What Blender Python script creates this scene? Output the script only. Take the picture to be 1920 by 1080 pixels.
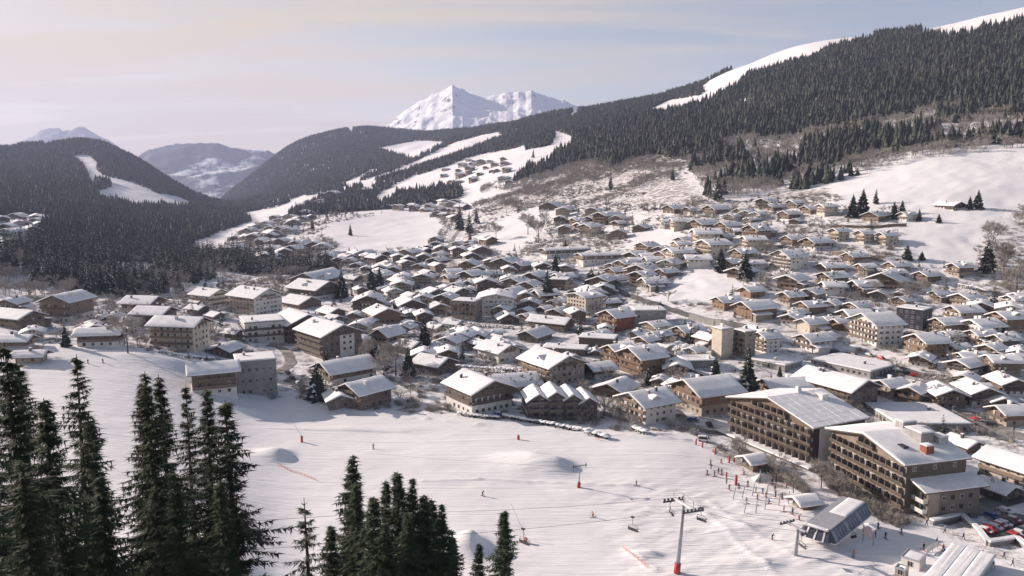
import bpy, math, random
import numpy as np
from mathutils import Vector, Matrix

# ------------------------------------------------------------------ clean
for o in list(bpy.data.objects):
    bpy.data.objects.remove(o, do_unlink=True)
S = bpy.context.scene
COL = S.collection
R = random.Random(7)

# ------------------------------------------------------------------ camera
CAMZ = 90.0
PITCH = math.radians(8.0)
FPX = 1500.0
cam_d = bpy.data.cameras.new('camera')
cam_d.sensor_width = 36.0
cam_d.lens = 36.0 * FPX / 1920.0
cam_d.clip_start = 0.5
cam_d.clip_end = 60000.0
cam = bpy.data.objects.new('camera', cam_d)
COL.objects.link(cam)
cam.location = (0, 0, CAMZ)
cam.rotation_euler = (math.radians(90) - PITCH, 0, 0)
S.camera = cam

# ------------------------------------------------------------------ light
SUN_EL = math.radians(21.0)
SUN_AZ = math.radians(-65.0)          # from +Y towards -X (sun on the left, a little ahead)
sun_dir = Vector((math.sin(SUN_AZ) * math.cos(SUN_EL), math.cos(SUN_AZ) * math.cos(SUN_EL), math.sin(SUN_EL)))
sl = bpy.data.lights.new('sun', 'SUN')
sl.energy = 5.0
sl.angle = math.radians(0.6)
sl.color = (1.0, 0.85, 0.76)
so = bpy.data.objects.new('sun', sl)
COL.objects.link(so)
so.rotation_euler = sun_dir.to_track_quat('Z', 'Y').to_euler()
so.location = (-200, 100, 300)

W = bpy.data.worlds.new('World')
S.world = W
W.use_nodes = True
nt = W.node_tree
nt.nodes.clear()
wout = nt.nodes.new('ShaderNodeOutputWorld')
wbg = nt.nodes.new('ShaderNodeBackground')
sky = nt.nodes.new('ShaderNodeTexSky')
sky.sky_type = 'NISHITA'
sky.sun_disc = False
sky.sun_elevation = SUN_EL
sky.sun_rotation = SUN_AZ
sky.altitude = 1000
sky.air_density = 1.0
sky.dust_density = 1.2
sky.ozone_density = 2.0
wbg.inputs['Strength'].default_value = 0.1
# thin high cloud veil: streaky noise over the sky direction
tc = nt.nodes.new('ShaderNodeTexCoord')
sep = nt.nodes.new('ShaderNodeSeparateXYZ')
nt.links.new(tc.outputs['Generated'], sep.inputs[0])
# project direction on a high plane: (x,y)/(z+0.12)
addz = nt.nodes.new('ShaderNodeMath'); addz.operation = 'ADD'; addz.inputs[1].default_value = 0.13
nt.links.new(sep.outputs['Z'], addz.inputs[0])
mx0 = nt.nodes.new('ShaderNodeMath'); mx0.operation = 'MAXIMUM'; mx0.inputs[1].default_value = 0.05
nt.links.new(addz.outputs[0], mx0.inputs[0])
dx = nt.nodes.new('ShaderNodeMath'); dx.operation = 'DIVIDE'
dy = nt.nodes.new('ShaderNodeMath'); dy.operation = 'DIVIDE'
nt.links.new(sep.outputs['X'], dx.inputs[0]); nt.links.new(mx0.outputs[0], dx.inputs[1])
nt.links.new(sep.outputs['Y'], dy.inputs[0]); nt.links.new(mx0.outputs[0], dy.inputs[1])
cmb = nt.nodes.new('ShaderNodeCombineXYZ')
nt.links.new(dx.outputs[0], cmb.inputs[0]); nt.links.new(dy.outputs[0], cmb.inputs[1])
mp = nt.nodes.new('ShaderNodeMapping')
mp.inputs['Rotation'].default_value = (0, 0, math.radians(24))
mp.inputs['Scale'].default_value = (0.42, 1.5, 1.0)
nt.links.new(cmb.outputs[0], mp.inputs['Vector'])
n1 = nt.nodes.new('ShaderNodeTexNoise')
n1.inputs['Scale'].default_value = 1.5
n1.inputs['Detail'].default_value = 7
n1.inputs['Roughness'].default_value = 0.55
n1.inputs['Distortion'].default_value = 0.5
nt.links.new(mp.outputs[0], n1.inputs['Vector'])
# cover is thicker towards the sun (left)
dotn = nt.nodes.new('ShaderNodeVectorMath'); dotn.operation = 'DOT_PRODUCT'
dotn.inputs[1].default_value = (-0.86, 0.40, -0.30)
nt.links.new(tc.outputs['Generated'], dotn.inputs[0])
cov = nt.nodes.new('ShaderNodeMath'); cov.operation = 'MULTIPLY_ADD'
cov.inputs[1].default_value = 0.62; cov.inputs[2].default_value = -0.08
nt.links.new(dotn.outputs['Value'], cov.inputs[0])
suma = nt.nodes.new('ShaderNodeMath'); suma.operation = 'ADD'
nt.links.new(n1.outputs['Fac'], suma.inputs[0]); nt.links.new(cov.outputs[0], suma.inputs[1])
ramp = nt.nodes.new('ShaderNodeMapRange')
ramp.inputs['From Min'].default_value = 0.46
ramp.inputs['From Max'].default_value = 0.86
ramp.inputs['To Min'].default_value = 0.0
ramp.inputs['To Max'].default_value = 0.92
nt.links.new(suma.outputs[0], ramp.inputs['Value'])
mixc = nt.nodes.new('ShaderNodeMix'); mixc.data_type = 'RGBA'
nt.links.new(ramp.outputs[0], mixc.inputs[0])
SKYTINT = nt.nodes.new('ShaderNodeMix'); SKYTINT.data_type = 'RGBA'; SKYTINT.blend_type = 'MULTIPLY'
SKYTINT.inputs[0].default_value = 1.0
SKYTINT.inputs[7].default_value = (1.08, 0.84, 0.70, 1)
nt.links.new(sky.outputs[0], SKYTINT.inputs[6])
nt.links.new(SKYTINT.outputs[2], mixc.inputs[6])
mixc.inputs[7].default_value = (4.95, 4.05, 2.75, 1)
nt.links.new(mixc.outputs[2], wbg.inputs['Color'])
nt.links.new(wbg.outputs[0], wout.inputs['Surface'])

S.view_settings.view_transform = 'Standard'
S.view_settings.look = 'None'
S.view_settings.exposure = 0.70
S.view_settings.gamma = 1.0
S.view_settings.use_curve_mapping = False
S.render.engine = 'CYCLES'
S.cycles.use_denoising = True
S.cycles.max_bounces = 6
S.cycles.diffuse_bounces = 3
S.cycles.volume_bounces = 1
S.cycles.glossy_bounces = 2
S.cycles.transparent_max_bounces = 6

# ------------------------------------------------------------------ picture <-> place
CP, SP = math.cos(PITCH), math.sin(PITCH)
def ray(u, v):
    a = (u - 960.0) / FPX; b = (540.0 - v) / FPX
    y = CP + b * SP; z = -SP + b * CP
    return a / y, z / y
def tv(v):
    return ray(960, v)[1]
def proj(x, y, z):
    zz = z - CAMZ
    d = y * CP - zz * SP
    return 960 + FPX * x / d, 540 - FPX * (y * SP + zz * CP) / d

def inpoly(px, py, poly):
    px = np.asarray(px); py = np.asarray(py)
    ins = np.zeros(px.shape, bool)
    n = len(poly)
    for i in range(n):
        x1, y1 = poly[i]; x2, y2 = poly[(i + 1) % n]
        c = ((y1 > py) != (y2 > py))
        with np.errstate(divide='ignore', invalid='ignore'):
            xi = (x2 - x1) * (py - y1) / ((y2 - y1) if y2 != y1 else 1e-9) + x1
        ins ^= (c & (px < xi))
    return ins

def vnoise(x, y, seed=0):
    x = np.asarray(x, float); y = np.asarray(y, float)
    xi = np.floor(x).astype(np.int64); yi = np.floor(y).astype(np.int64)
    fx = x - xi; fy = y - yi
    fx = fx * fx * (3 - 2 * fx); fy = fy * fy * (3 - 2 * fy)
    def h(a, b):
        n = (a * 374761393 + b * 668265263 + seed * 974711) & 0xffffffff
        n = ((n ^ (n >> 13)) * 1274126177) & 0xffffffff
        n = n ^ (n >> 16)
        return (n & 0xffffff) / float(0xffffff)
    a = h(xi, yi); b = h(xi + 1, yi); c = h(xi, yi + 1); d = h(xi + 1, yi + 1)
    return (a * (1 - fx) + b * fx) * (1 - fy) + (c * (1 - fx) + d * fx) * fy - 0.5
def fbm(x, y, octv=4, seed=0):
    s = 0; a = 1.0
    for i in range(octv):
        s = s + a * vnoise(x, y, seed + i * 17); x = np.asarray(x) * 2.03 + 3.1; y = np.asarray(y) * 2.03 - 1.7; a *= 0.5
    return s
# ------------------------------------------------------------------ terrain profiles
def Z(D, z): return ('z', D, z)
def P(D, v): return ('v', D, v)
NEAR_L = [Z(5, 62), Z(30, 58), Z(60, 46), Z(120, 20), Z(170, 9)]
NEAR_M = [Z(5, 55), Z(30, 50), Z(60, 38), Z(120, 13), Z(170, 2)]
NEAR_R = [Z(5, 48), Z(30, 42), Z(60, 28), Z(120, 8), Z(170, 1)]
PROF = {
 -900: [Z(5, 66), Z(60, 58), Z(120, 40), Z(180, 30), Z(300, 36), Z(500, 50), Z(900, 120), P(2500, 290), P(3500, 262), P(4300, 330)],
 0: NEAR_L + [Z(250, 11), P(330, 645), P(400, 605), P(520, 558), P(700, 452), P(900, 432), P(1400, 395), P(2000, 350), P(2800, 300), P(3500, 266), P(4200, 300)],
 100: NEAR_L + [Z(250, 12), P(330, 650), P(400, 607), P(520, 560), P(700, 480), P(900, 450), P(1400, 400), P(2000, 352), P(2800, 300), P(3400, 264), P(4200, 300)],
 200: NEAR_L + [Z(250, 10), P(330, 655), P(400, 612), P(520, 567), P(700, 512), P(900, 472), P(1400, 415), P(2000, 368), P(2800, 300), P(3300, 260), P(4000, 300)],
 260: NEAR_L + [Z(250, 9), P(330, 662), P(400, 616), P(520, 570), P(700, 518), P(900, 480), P(1400, 425), P(2000, 380), P(2700, 312), P(3100, 279), P(3800, 320)],
 320: NEAR_L + [Z(250, 7), P(330, 675), P(400, 624), P(520, 573), P(700, 523), P(900, 486), P(1400, 432), P(2000, 396), P(2600, 352), P(3000, 331), P(3700, 400)],
 380: NEAR_L + [Z(250, 4), P(330, 690), P(400, 632), P(520, 578), P(700, 525), P(900, 486), P(1400, 438), P(2000, 412), P(2600, 390), P(2900, 379), P(3600, 410), P(5000, 400), P(6000, 400)],
 440: NEAR_L + [Z(250, 2), Z(330, 2), P(400, 645), P(520, 583), P(700, 527), P(900, 486), P(1400, 440), P(2000, 418), P(2600, 405), P(3600, 396), P(4300, 380), P(5000, 349), P(5600, 380)],
 500: NEAR_M + [Z(250, 0), Z(330, 1), Z(400, 1), P(520, 590), P(700, 527), P(900, 482), P(1400, 420), P(2000, 397), P(2600, 389), P(3600, 370), P(4200, 330), P(4900, 288), P(5500, 340)],
 560: NEAR_M + [Z(250, 0), Z(330, 1), Z(400, 2), Z(520, 2), P(700, 525), P(900, 478), P(1100, 445), P(1400, 408), P(1800, 388), P(2300, 372), P(3000, 345), P(4000, 292), P(4800, 246), P(5500, 290)],
 640: NEAR_M + [Z(250, 0), Z(330, 1), Z(400, 2), Z(520, 2), P(700, 523), P(900, 480), P(1100, 442), P(1300, 412), P(1450, 403), P(1800, 380), P(2300, 352), P(3000, 322), P(4000, 272), P(4800, 235), P(5500, 280)],
 700: NEAR_M + [Z(250, 0), Z(330, 0), Z(400, 1), Z(520, 2), P(700, 520), P(900, 480), P(1100, 440), P(1300, 408), P(1450, 399), P(1800, 378), P(2300, 340), P(3000, 308), P(4000, 262), P(4700, 228), P(5400, 270)],
 800: NEAR_M + [Z(250, 0), Z(330, 0), Z(400, 0), P(600, 553), P(700, 520), P(900, 476), P(1100, 438), P(1300, 410), P(1500, 394), P(1800, 362), P(2300, 315), P(3000, 283), P(3800, 262), P(4500, 244), P(5200, 280)],
 900: NEAR_M + [Z(250, 0), Z(330, 0), Z(400, 0), P(600, 545), P(700, 510), P(900, 455), P(1100, 418), P(1400, 378), P(1800, 330), P(2300, 290), P(3000, 262), P(3600, 246), P(4100, 234), P(4800, 270)],
 1000: NEAR_R + [Z(250, 0), Z(330, 0), Z(400, 0), P(600, 540), P(700, 498), P(850, 450), P(1000, 412), P(1300, 362), P(1800, 296), P(2300, 254), P(3000, 222), P(3500, 205), P(4100, 250)],
 1080: NEAR_R + [Z(250, 0), Z(330, 0), Z(400, 1), P(600, 533), P(700, 490), P(850, 440), P(1000, 398), P(1300, 342), P(1700, 290), P(2300, 242), P(3000, 215), P(3200, 205), P(3800, 250)],
 1200: NEAR_R + [Z(250, 0), Z(350, 0), P(440, 632), P(500, 580), P(600, 520), P(700, 465), P(850, 405), P(1050, 345), P(1400, 278), P(1900, 228), P(2500, 197), P(2900, 185), P(3500, 230)],
 1300: NEAR_R + [Z(250, 0), Z(350, 1), P(440, 622), P(500, 565), P(600, 495), P(700, 440), P(850, 380), P(1050, 325), P(1400, 262), P(1900, 210), P(2400, 178), P(2700, 161), P(3300, 200)],
 1400: NEAR_R + [Z(250, -2), Z(300, -3), P(360, 700), P(440, 612), P(500, 553), P(600, 475), P(700, 420), P(850, 368), P(1050, 306), P(1400, 238), P(1900, 168), P(2300, 130), P(2600, 115), P(3200, 170)],
 1500: NEAR_R + [Z(210, 0), Z(250, -1), Z(300, -5), P(360, 705), P(440, 612), P(500, 548), P(600, 465), P(700, 408), P(850, 358), P(1050, 296), P(1400, 215), P(1900, 128), P(2400, 74), P(3000, 140)],
 1600: NEAR_R + [Z(210, -1), Z(250, -3), Z(300, -6), P(360, 705), P(440, 610), P(500, 542), P(600, 455), P(700, 392), P(850, 332), P(1050, 268), P(1400, 183), P(1800, 116), P(2300, 60), P(2900, 130)],
 1680: NEAR_R + [Z(210, -3), Z(250, -5), Z(300, -6), P(360, 700), P(440, 605), P(500, 538), P(600, 445), P(700, 375), P(850, 312), P(1050, 250), P(1400, 165), P(1800, 102), P(2200, 58), P(2800, 120)],
 1760: NEAR_R + [Z(210, -4), Z(250, -6), Z(300, -6), P(360, 695), P(440, 600), P(500, 535), P(600, 435), P(700, 360), P(850, 296), P(1050, 232), P(1400, 147), P(1800, 80), P(2100, 43), P(2700, 110)],
 1920: NEAR_R + [Z(210, -5), Z(250, -6), Z(300, -5), P(360, 690), P(440, 590), P(500, 520), P(600, 420), P(700, 350), P(850, 275), P(1050, 208), P(1400, 118), P(1800, 30), P(2000, 0), P(2600, 70)],
 2500: NEAR_R + [Z(250, -2), Z(360, 10), P(440, 560), P(600, 360), P(850, 210), P(1400, 20), P(1900, -120), P(2500, -50)],
}
YS = np.exp(np.concatenate([np.linspace(math.log(6.0), math.log(150.0), 90)[:-1], np.linspace(math.log(150.0), math.log(420.0), 380)[:-1], np.linspace(math.log(420.0), math.log(6600.0), 400)]))
s_in = np.arange(-0.80, 0.80001, 0.0048)
s_l = np.arange(-2.2, -0.80, 0.02); s_r = np.arange(0.82, 2.2, 0.02)
SS = np.concatenate([s_l, s_in, s_r])
cols_u = sorted(PROF)
T = np.zeros((len(YS), len(SS)))
tab_s = np.zeros((len(YS), len(cols_u))); tab_t = np.zeros_like(tab_s)
for j, u in enumerate(cols_u):
    Ds = []; ts = []
    for k, D, val in PROF[u]:
        Ds.append(math.log(D)); ts.append((val - CAMZ) / D if k == 'z' else tv(val))
    t = np.interp(np.log(YS), Ds, ts)
    last = math.exp(Ds[-1])
    far = YS > last
    t[far] = ts[-1] - 0.12 * (1 - last / YS[far])
    tab_t[:, j] = t
    # s for that pixel column at this t (invert the pitch)
    dep = CP - t * SP
    tab_s[:, j] = (u - 960.0) / FPX * dep
for i in range(len(YS)):
    T[i] = np.interp(SS, tab_s[i], tab_t[i])
def blur(A, n, axis):
    k = np.ones(2 * n + 1) / (2 * n + 1)
    pad = [(0, 0), (0, 0)]; pad[axis] = (n, n)
    B = np.pad(A, pad, mode='edge')
    return np.apply_along_axis(lambda m: np.convolve(m, k, mode='valid'), axis, B)
for _ in range(2):
    T = blur(T, 9, 1); T = blur(T, 4, 0)
GX = SS[None, :] * YS[:, None]
GY = np.repeat(YS[:, None], len(SS), 1)
ZG = CAMZ + T * YS[:, None]
far_w = np.clip((GY - 900) / 900, 0, 1)
mid_w = np.clip((GY - 330) / 120, 0, 1) * (1 - 0.6 * far_w)
near_w = 1 - np.clip((GY - 150) / 20, 0, 1)
ZG = ZG + far_w * (26 * fbm(GX / 420, GY / 420, 5, 3) * np.clip(GY / 3000, 0.35, 1.3))
ZG = ZG - far_w * 16 * np.abs(fbm(GX / 260 + 5, GY / 900, 3, 9)) * np.clip(GY / 2600, 0.3, 1.2)
ZG = ZG + mid_w * 1.3 * np.abs(fbm(GX / 13, GY / 13, 3, 23)) * np.clip((900 - GY) / 300, 0, 1)
ZG = ZG + mid_w * (3.0 * fbm(GX / 70, GY / 70, 4, 21) + 0.7 * fbm(GX / 9, GY / 9, 2, 29))
ZG = ZG + near_w * 2.0 * fbm(GX / 14, GY / 14, 3, 31)
pw_ = (1 - near_w) * (1 - np.clip((GY - 330) / 120, 0, 1))
ZG = ZG + pw_ * (0.9 * fbm(GX / 45, GY / 30, 3, 41) + 0.10 * fbm(GX / 3.5, GY / 3.5, 2, 43))

def pt0(u, v, z=0.0):
    s, t = ray(u, v); y = (z - CAMZ) / t
    return s * y, y
# groomed kicker mounds on the piste: (pixel, height, half width, half length)
def mound(u, v, h, rx, ry, lip=0.0, z0=0.0):
    global ZG
    x0, y0 = pt0(u, v, z0)
    dx_ = (GX - x0) / rx; dy_ = (GY - y0) / ry
    r2 = dx_ ** 2 + dy_ ** 2
    # steep on the right (downhill, shaded) side, long ramp on the left
    side = np.where(dx_ > 0, dx_ * 1.7, dx_ * 0.75)
    ZG = ZG + h * np.exp(-(side ** 2 + dy_ ** 2) * 1.6) * (r2 < 12)
mound(1040, 872, 3.3, 11, 7)
mound(992, 860, 1.9, 11, 7)
mound(522, 852, 2.6, 7, 6, z0=1)
mound(884, 1032, 4.6, 6.5, 7)
mound(740, 800, 0.7, 26, 4)
mound(1530, 1035, 1.0, 9, 5, z0=-1)
mound(1390, 985, 1.0, 10, 5)
mound(1430, 1060, 1.2, 12, 4)
mound(1220, 1040, 1.2, 5, 3)
mound(470, 770, 1.6, 14, 5, z0=2)
mound(330, 655, 2.5, 22, 9, z0=18)

def berm(pts, h, w, z0=0.0):
    global ZG
    P_ = [pt0(u, v, z0) for u, v in pts]
    for (xa, ya), (xb, yb) in zip(P_[:-1], P_[1:]):
        dx_, dy_ = xb - xa, yb - ya; L2 = dx_ * dx_ + dy_ * dy_
        t = np.clip(((GX - xa) * dx_ + (GY - ya) * dy_) / L2, 0, 1)
        d2 = (GX - xa - t * dx_) ** 2 + (GY - ya - t * dy_) ** 2
        nz = .5 + .9 * np.abs(fbm(GX / 2.2, GY / 2.2, 2, 61))
        ZG = np.where(d2 < 9 * w * w, ZG + h * nz * np.exp(-d2 / (w * w)), ZG)
berm([(790, 899), (900, 895), (1010, 898), (1200, 905)], .55, .8)
berm([(500, 800), (640, 797), (760, 800)], .4, .9, 1)
berm([(620, 822), (800, 826), (960, 822), (1040, 830)], .28, .8)
berm([(600, 757), (700, 772), (800, 782), (900, 793), (1100, 812), (1290, 822)], .8, 1.3)
berm([(1040, 912), (1100, 918), (1300, 962)], .25, .7)
berm([(1300, 930), (1350, 975), (1400, 1030), (1450, 1080)], .35, .8)
berm([(1330, 930), (1400, 985), (1500, 1050)], .3, .8)
berm([(1500, 1060), (1600, 1035), (1680, 1040), (1740, 1020)], .3, .8)
berm([(1700, 985), (1760, 1040), (1800, 1080)], -.25, .8)
berm([(1180, 1030), (1230, 1075)], .5, 1.2)
tk = np.clip((GX - 18) / 12, 0, 1) * np.clip((250 - GY) / 20, 0, 1) * np.clip((GY - 155) / 10, 0, 1) * np.clip((GX * -.0 + 92 - GX) / 12, 0, 1)
ZG = ZG + tk * (.26 * fbm((GX * .8 + GY * .6) / 7, (GX * -.6 + GY * .8) / 2.2, 3, 63))
LYS = np.log(YS)
def grid_idx(x, y):
    s = x / y
    fi = np.interp(s, SS, np.arange(len(SS)))
    fj = np.interp(np.log(np.clip(y, YS[0], YS[-1])), LYS, np.arange(len(YS)))
    return fi, fj
def terr(x, y):
    x = np.asarray(x, float); y = np.maximum(np.asarray(y, float), 6.01)
    fi, fj = grid_idx(x, y)
    i0 = np.clip(np.floor(fi).astype(int), 0, len(SS) - 2); j0 = np.clip(np.floor(fj).astype(int), 0, len(YS) - 2)
    a = fi - i0; b = fj - j0
    return (ZG[j0, i0] * (1 - a) + ZG[j0, i0 + 1] * a) * (1 - b) + (ZG[j0 + 1, i0] * (1 - a) + ZG[j0 + 1, i0 + 1] * a) * b
YR = np.exp(np.linspace(math.log(20.0), math.log(6500.0), 2600))
def hit(u, v):
    """first ground point seen at photo pixel (u, v)"""
    s, t = ray(u, v)
    z = terr(s * YR, YR); zr = CAMZ + t * YR
    k = np.argmax(z >= zr)
    if z[k] < zr[k]: k = len(YR) - 1
    k = max(k, 1)
    d0 = zr[k - 1] - z[k - 1]; d1 = z[k] - zr[k]
    f = d0 / (d0 + d1 + 1e-9)
    y = YR[k - 1] + (YR[k] - YR[k - 1]) * min(max(f, 0), 1)
    return float(s * y), float(y), float(terr(s * y, y))
def at_z(u, v, D):
    s, t = ray(u, v)
    return s * D, D, CAMZ + t * D

# ------------------------------------------------------------------ materials
def new_mat(name):
    m = bpy.data.materials.new(name); m.use_nodes = True
    nt = m.node_tree
    b = nt.nodes['Principled BSDF']
    return m, nt, b
def nd(nt, t, **kw):
    n = nt.nodes.new(t)
    for k, v in kw.items():
        if k.startswith('i_'):
            n.inputs[k[2:].replace('_', ' ')].default_value = v
        else: setattr(n, k, v)
    return n
def mat_noise(name, c1, c2, scale=2.0, rough=0.8, detail=4, bump=0.0, bscale=None, coord='Object', stretch=None, spec=0.3, obj_var=0.0):
    m, nt, b = new_mat(name)
    t = nd(nt, 'ShaderNodeTexCoord')
    vec = t.outputs[coord]
    if stretch:
        mp = nd(nt, 'ShaderNodeMapping'); mp.inputs['Scale'].default_value = stretch
        nt.links.new(vec, mp.inputs['Vector']); vec = mp.outputs[0]
    n = nd(nt, 'ShaderNodeTexNoise', i_Scale=scale, i_Detail=detail)
    nt.links.new(vec, n.inputs['Vector'])
    mr = nd(nt, 'ShaderNodeMapRange'); mr.inputs['From Min'].default_value = 0.3; mr.inputs['From Max'].default_value = 0.7
    nt.links.new(n.outputs['Fac'], mr.inputs['Value'])
    mx = nd(nt, 'ShaderNodeMix', data_type='RGBA')
    mx.inputs[6].default_value = (*c1, 1); mx.inputs[7].default_value = (*c2, 1)
    nt.links.new(mr.outputs[0], mx.inputs[0])
    col = mx.outputs[2]
    if obj_var:
        oi = nd(nt, 'ShaderNodeObjectInfo')
        m2 = nd(nt, 'ShaderNodeMapRange'); m2.inputs['To Min'].default_value = 1 - obj_var; m2.inputs['To Max'].default_value = 1 + obj_var
        nt.links.new(oi.outputs['Random'], m2.inputs['Value'])
        mm = nd(nt, 'ShaderNodeMix', data_type='RGBA', blend_type='MULTIPLY'); mm.inputs[0].default_value = 1
        nt.links.new(col, mm.inputs[6]); nt.links.new(m2.outputs[0], mm.inputs[7]); col = mm.outputs[2]
    nt.links.new(col, b.inputs['Base Color'])
    b.inputs['Roughness'].default_value = rough
    b.inputs['Specular IOR Level'].default_value = spec
    if bump:
        n2 = nd(nt, 'ShaderNodeTexNoise', i_Scale=bscale or scale * 3, i_Detail=4)
        nt.links.new(vec, n2.inputs['Vector'])
        bp = nd(nt, 'ShaderNodeBump', i_Strength=bump, i_Distance=0.1)
        nt.links.new(n2.outputs['Fac'], bp.inputs['Height']); nt.links.new(bp.outputs[0], b.inputs['Normal'])
    return m
M = {}
M['roof_snow'] = mat_noise('roof_snow', (0.76, 0.76, 0.77), (0.90, 0.90, 0.91), 0.35, 0.7, bump=0.35, bscale=1.6, spec=0.2)
def patchy():
    m, nt, b = new_mat('roof_snow_patchy')
    t = nd(nt, 'ShaderNodeTexCoord'); n = nd(nt, 'ShaderNodeTexNoise', i_Scale=0.45, i_Detail=5)
    nt.links.new(t.outputs['Object'], n.inputs['Vector'])
    mr = nd(nt, 'ShaderNodeMapRange'); mr.inputs['From Min'].default_value = 0.36; mr.inputs['From Max'].default_value = 0.43
    nt.links.new(n.outputs['Fac'], mr.inputs['Value'])
    mx = nd(nt, 'ShaderNodeMix', data_type='RGBA'); mx.inputs[6].default_value = (0.16, 0.145, 0.135, 1); mx.inputs[7].default_value = (0.82, 0.82, 0.83, 1)
    nt.links.new(mr.outputs[0], mx.inputs[0]); nt.links.new(mx.outputs[2], b.inputs['Base Color']); b.inputs['Roughness'].default_value = .75
    return m
M['roof_patchy'] = patchy()
M['wood_dark'] = mat_noise('wood_dark', (0.095, 0.077, 0.066), (0.18, 0.15, 0.125), 3.0, 0.75, stretch=(1, 1, 9), bump=0.3, obj_var=0.25)
M['wood_brown'] = mat_noise('wood_brown', (0.15, 0.112, 0.087), (0.28, 0.215, 0.17), 3.0, 0.75, stretch=(1, 1, 9), bump=0.3, obj_var=0.3)
M['wood_orange'] = mat_noise('wood_orange', (0.165, 0.105, 0.072), (0.27, 0.18, 0.125), 3.0, 0.75, stretch=(1, 1, 9), bump=0.3, obj_var=0.2)
M['wood_grey'] = mat_noise('wood_grey', (0.12, 0.105, 0.09), (0.22, 0.195, 0.165), 3.0, 0.8, stretch=(1, 1, 9), bump=0.3, obj_var=0.2)
M['plaster_white'] = mat_noise('plaster_white', (0.58, 0.56, 0.53), (0.72, 0.70, 0.67), 0.5, 0.85, obj_var=0.08)
M['plaster_beige'] = mat_noise('plaster_beige', (0.46, 0.41, 0.34), (0.60, 0.54, 0.46), 0.5, 0.85, obj_var=0.12)
M['plaster_tan'] = mat_noise('plaster_tan', (0.27, 0.225, 0.185), (0.37, 0.315, 0.265), 0.5, 0.85, obj_var=0.12)
M['concrete'] = mat_noise('concrete', (0.24, 0.235, 0.23), (0.36, 0.35, 0.34), 0.4, 0.9, obj_var=0.1)
M['stone'] = mat_noise('stone', (0.16, 0.14, 0.12), (0.30, 0.27, 0.24), 1.8, 0.9, detail=6, bump=0.5)
M['brick_red'] = mat_noise('brick_red', (0.20, 0.075, 0.05), (0.30, 0.12, 0.08), 1.2, 0.85)
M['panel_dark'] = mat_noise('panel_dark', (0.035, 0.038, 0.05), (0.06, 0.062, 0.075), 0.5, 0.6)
M['metal_grey'] = mat_noise('metal_grey', (0.30, 0.31, 0.33), (0.42, 0.43, 0.45), 1.0, 0.45)
M['metal_light'] = mat_noise('metal_light', (0.55, 0.56, 0.58), (0.68, 0.68, 0.70), 1.0, 0.4)
M['metal_dark'] = mat_noise('metal_dark', (0.05, 0.05, 0.055), (0.09, 0.09, 0.10), 1.0, 0.5)
M['red_pad'] = mat_noise('red_pad', (0.38, 0.05, 0.05), (0.48, 0.08, 0.07), 1.0, 0.6)
M['orange_net'] = mat_noise('orange_net', (0.60, 0.22, 0.16), (0.75, 0.30, 0.22), 2.0, 0.7)
M['glass'] = mat_noise('glass', (0.02, 0.024, 0.03), (0.05, 0.055, 0.065), 0.8, 0.15, spec=0.5, obj_var=0.4)
M['curtain'] = mat_noise('curtain', (0.45, 0.43, 0.40), (0.6, 0.58, 0.55), 1.0, 0.8)
M['frame_white'] = mat_noise('frame_white', (0.6, 0.58, 0.55), (0.7, 0.68, 0.65), 2.0, 0.6)
M['frame_wood'] = mat_noise('frame_wood', (0.16, 0.09, 0.05), (0.25, 0.15, 0.09), 2.0, 0.7)
M['asphalt'] = mat_noise('asphalt', (0.075, 0.072, 0.070), (0.21, 0.20, 0.195), 0.12, 0.9, detail=6, bump=0.1, coord='Generated' if False else 'Object')
M['slush'] = mat_noise('slush', (0.11, 0.10, 0.09), (0.42, 0.40, 0.39), 0.16, 0.85, detail=7)
M['bark'] = mat_noise('bark', (0.045, 0.034, 0.027), (0.10, 0.075, 0.06), 2.0, 0.9, stretch=(3, 3, 0.6), bump=0.6)
M['twig'] = mat_noise('twig', (0.24, 0.22, 0.20), (0.41, 0.38, 0.35), 0.7, 0.9, obj_var=0.25)
M['earth'] = mat_noise('earth', (0.12, 0.09, 0.06), (0.26, 0.21, 0.15), 0.3, 0.95, detail=6)
M['hay'] = mat_noise('hay', (0.30, 0.24, 0.14), (0.42, 0.35, 0.22), 0.3, 0.95, detail=6)
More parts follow.
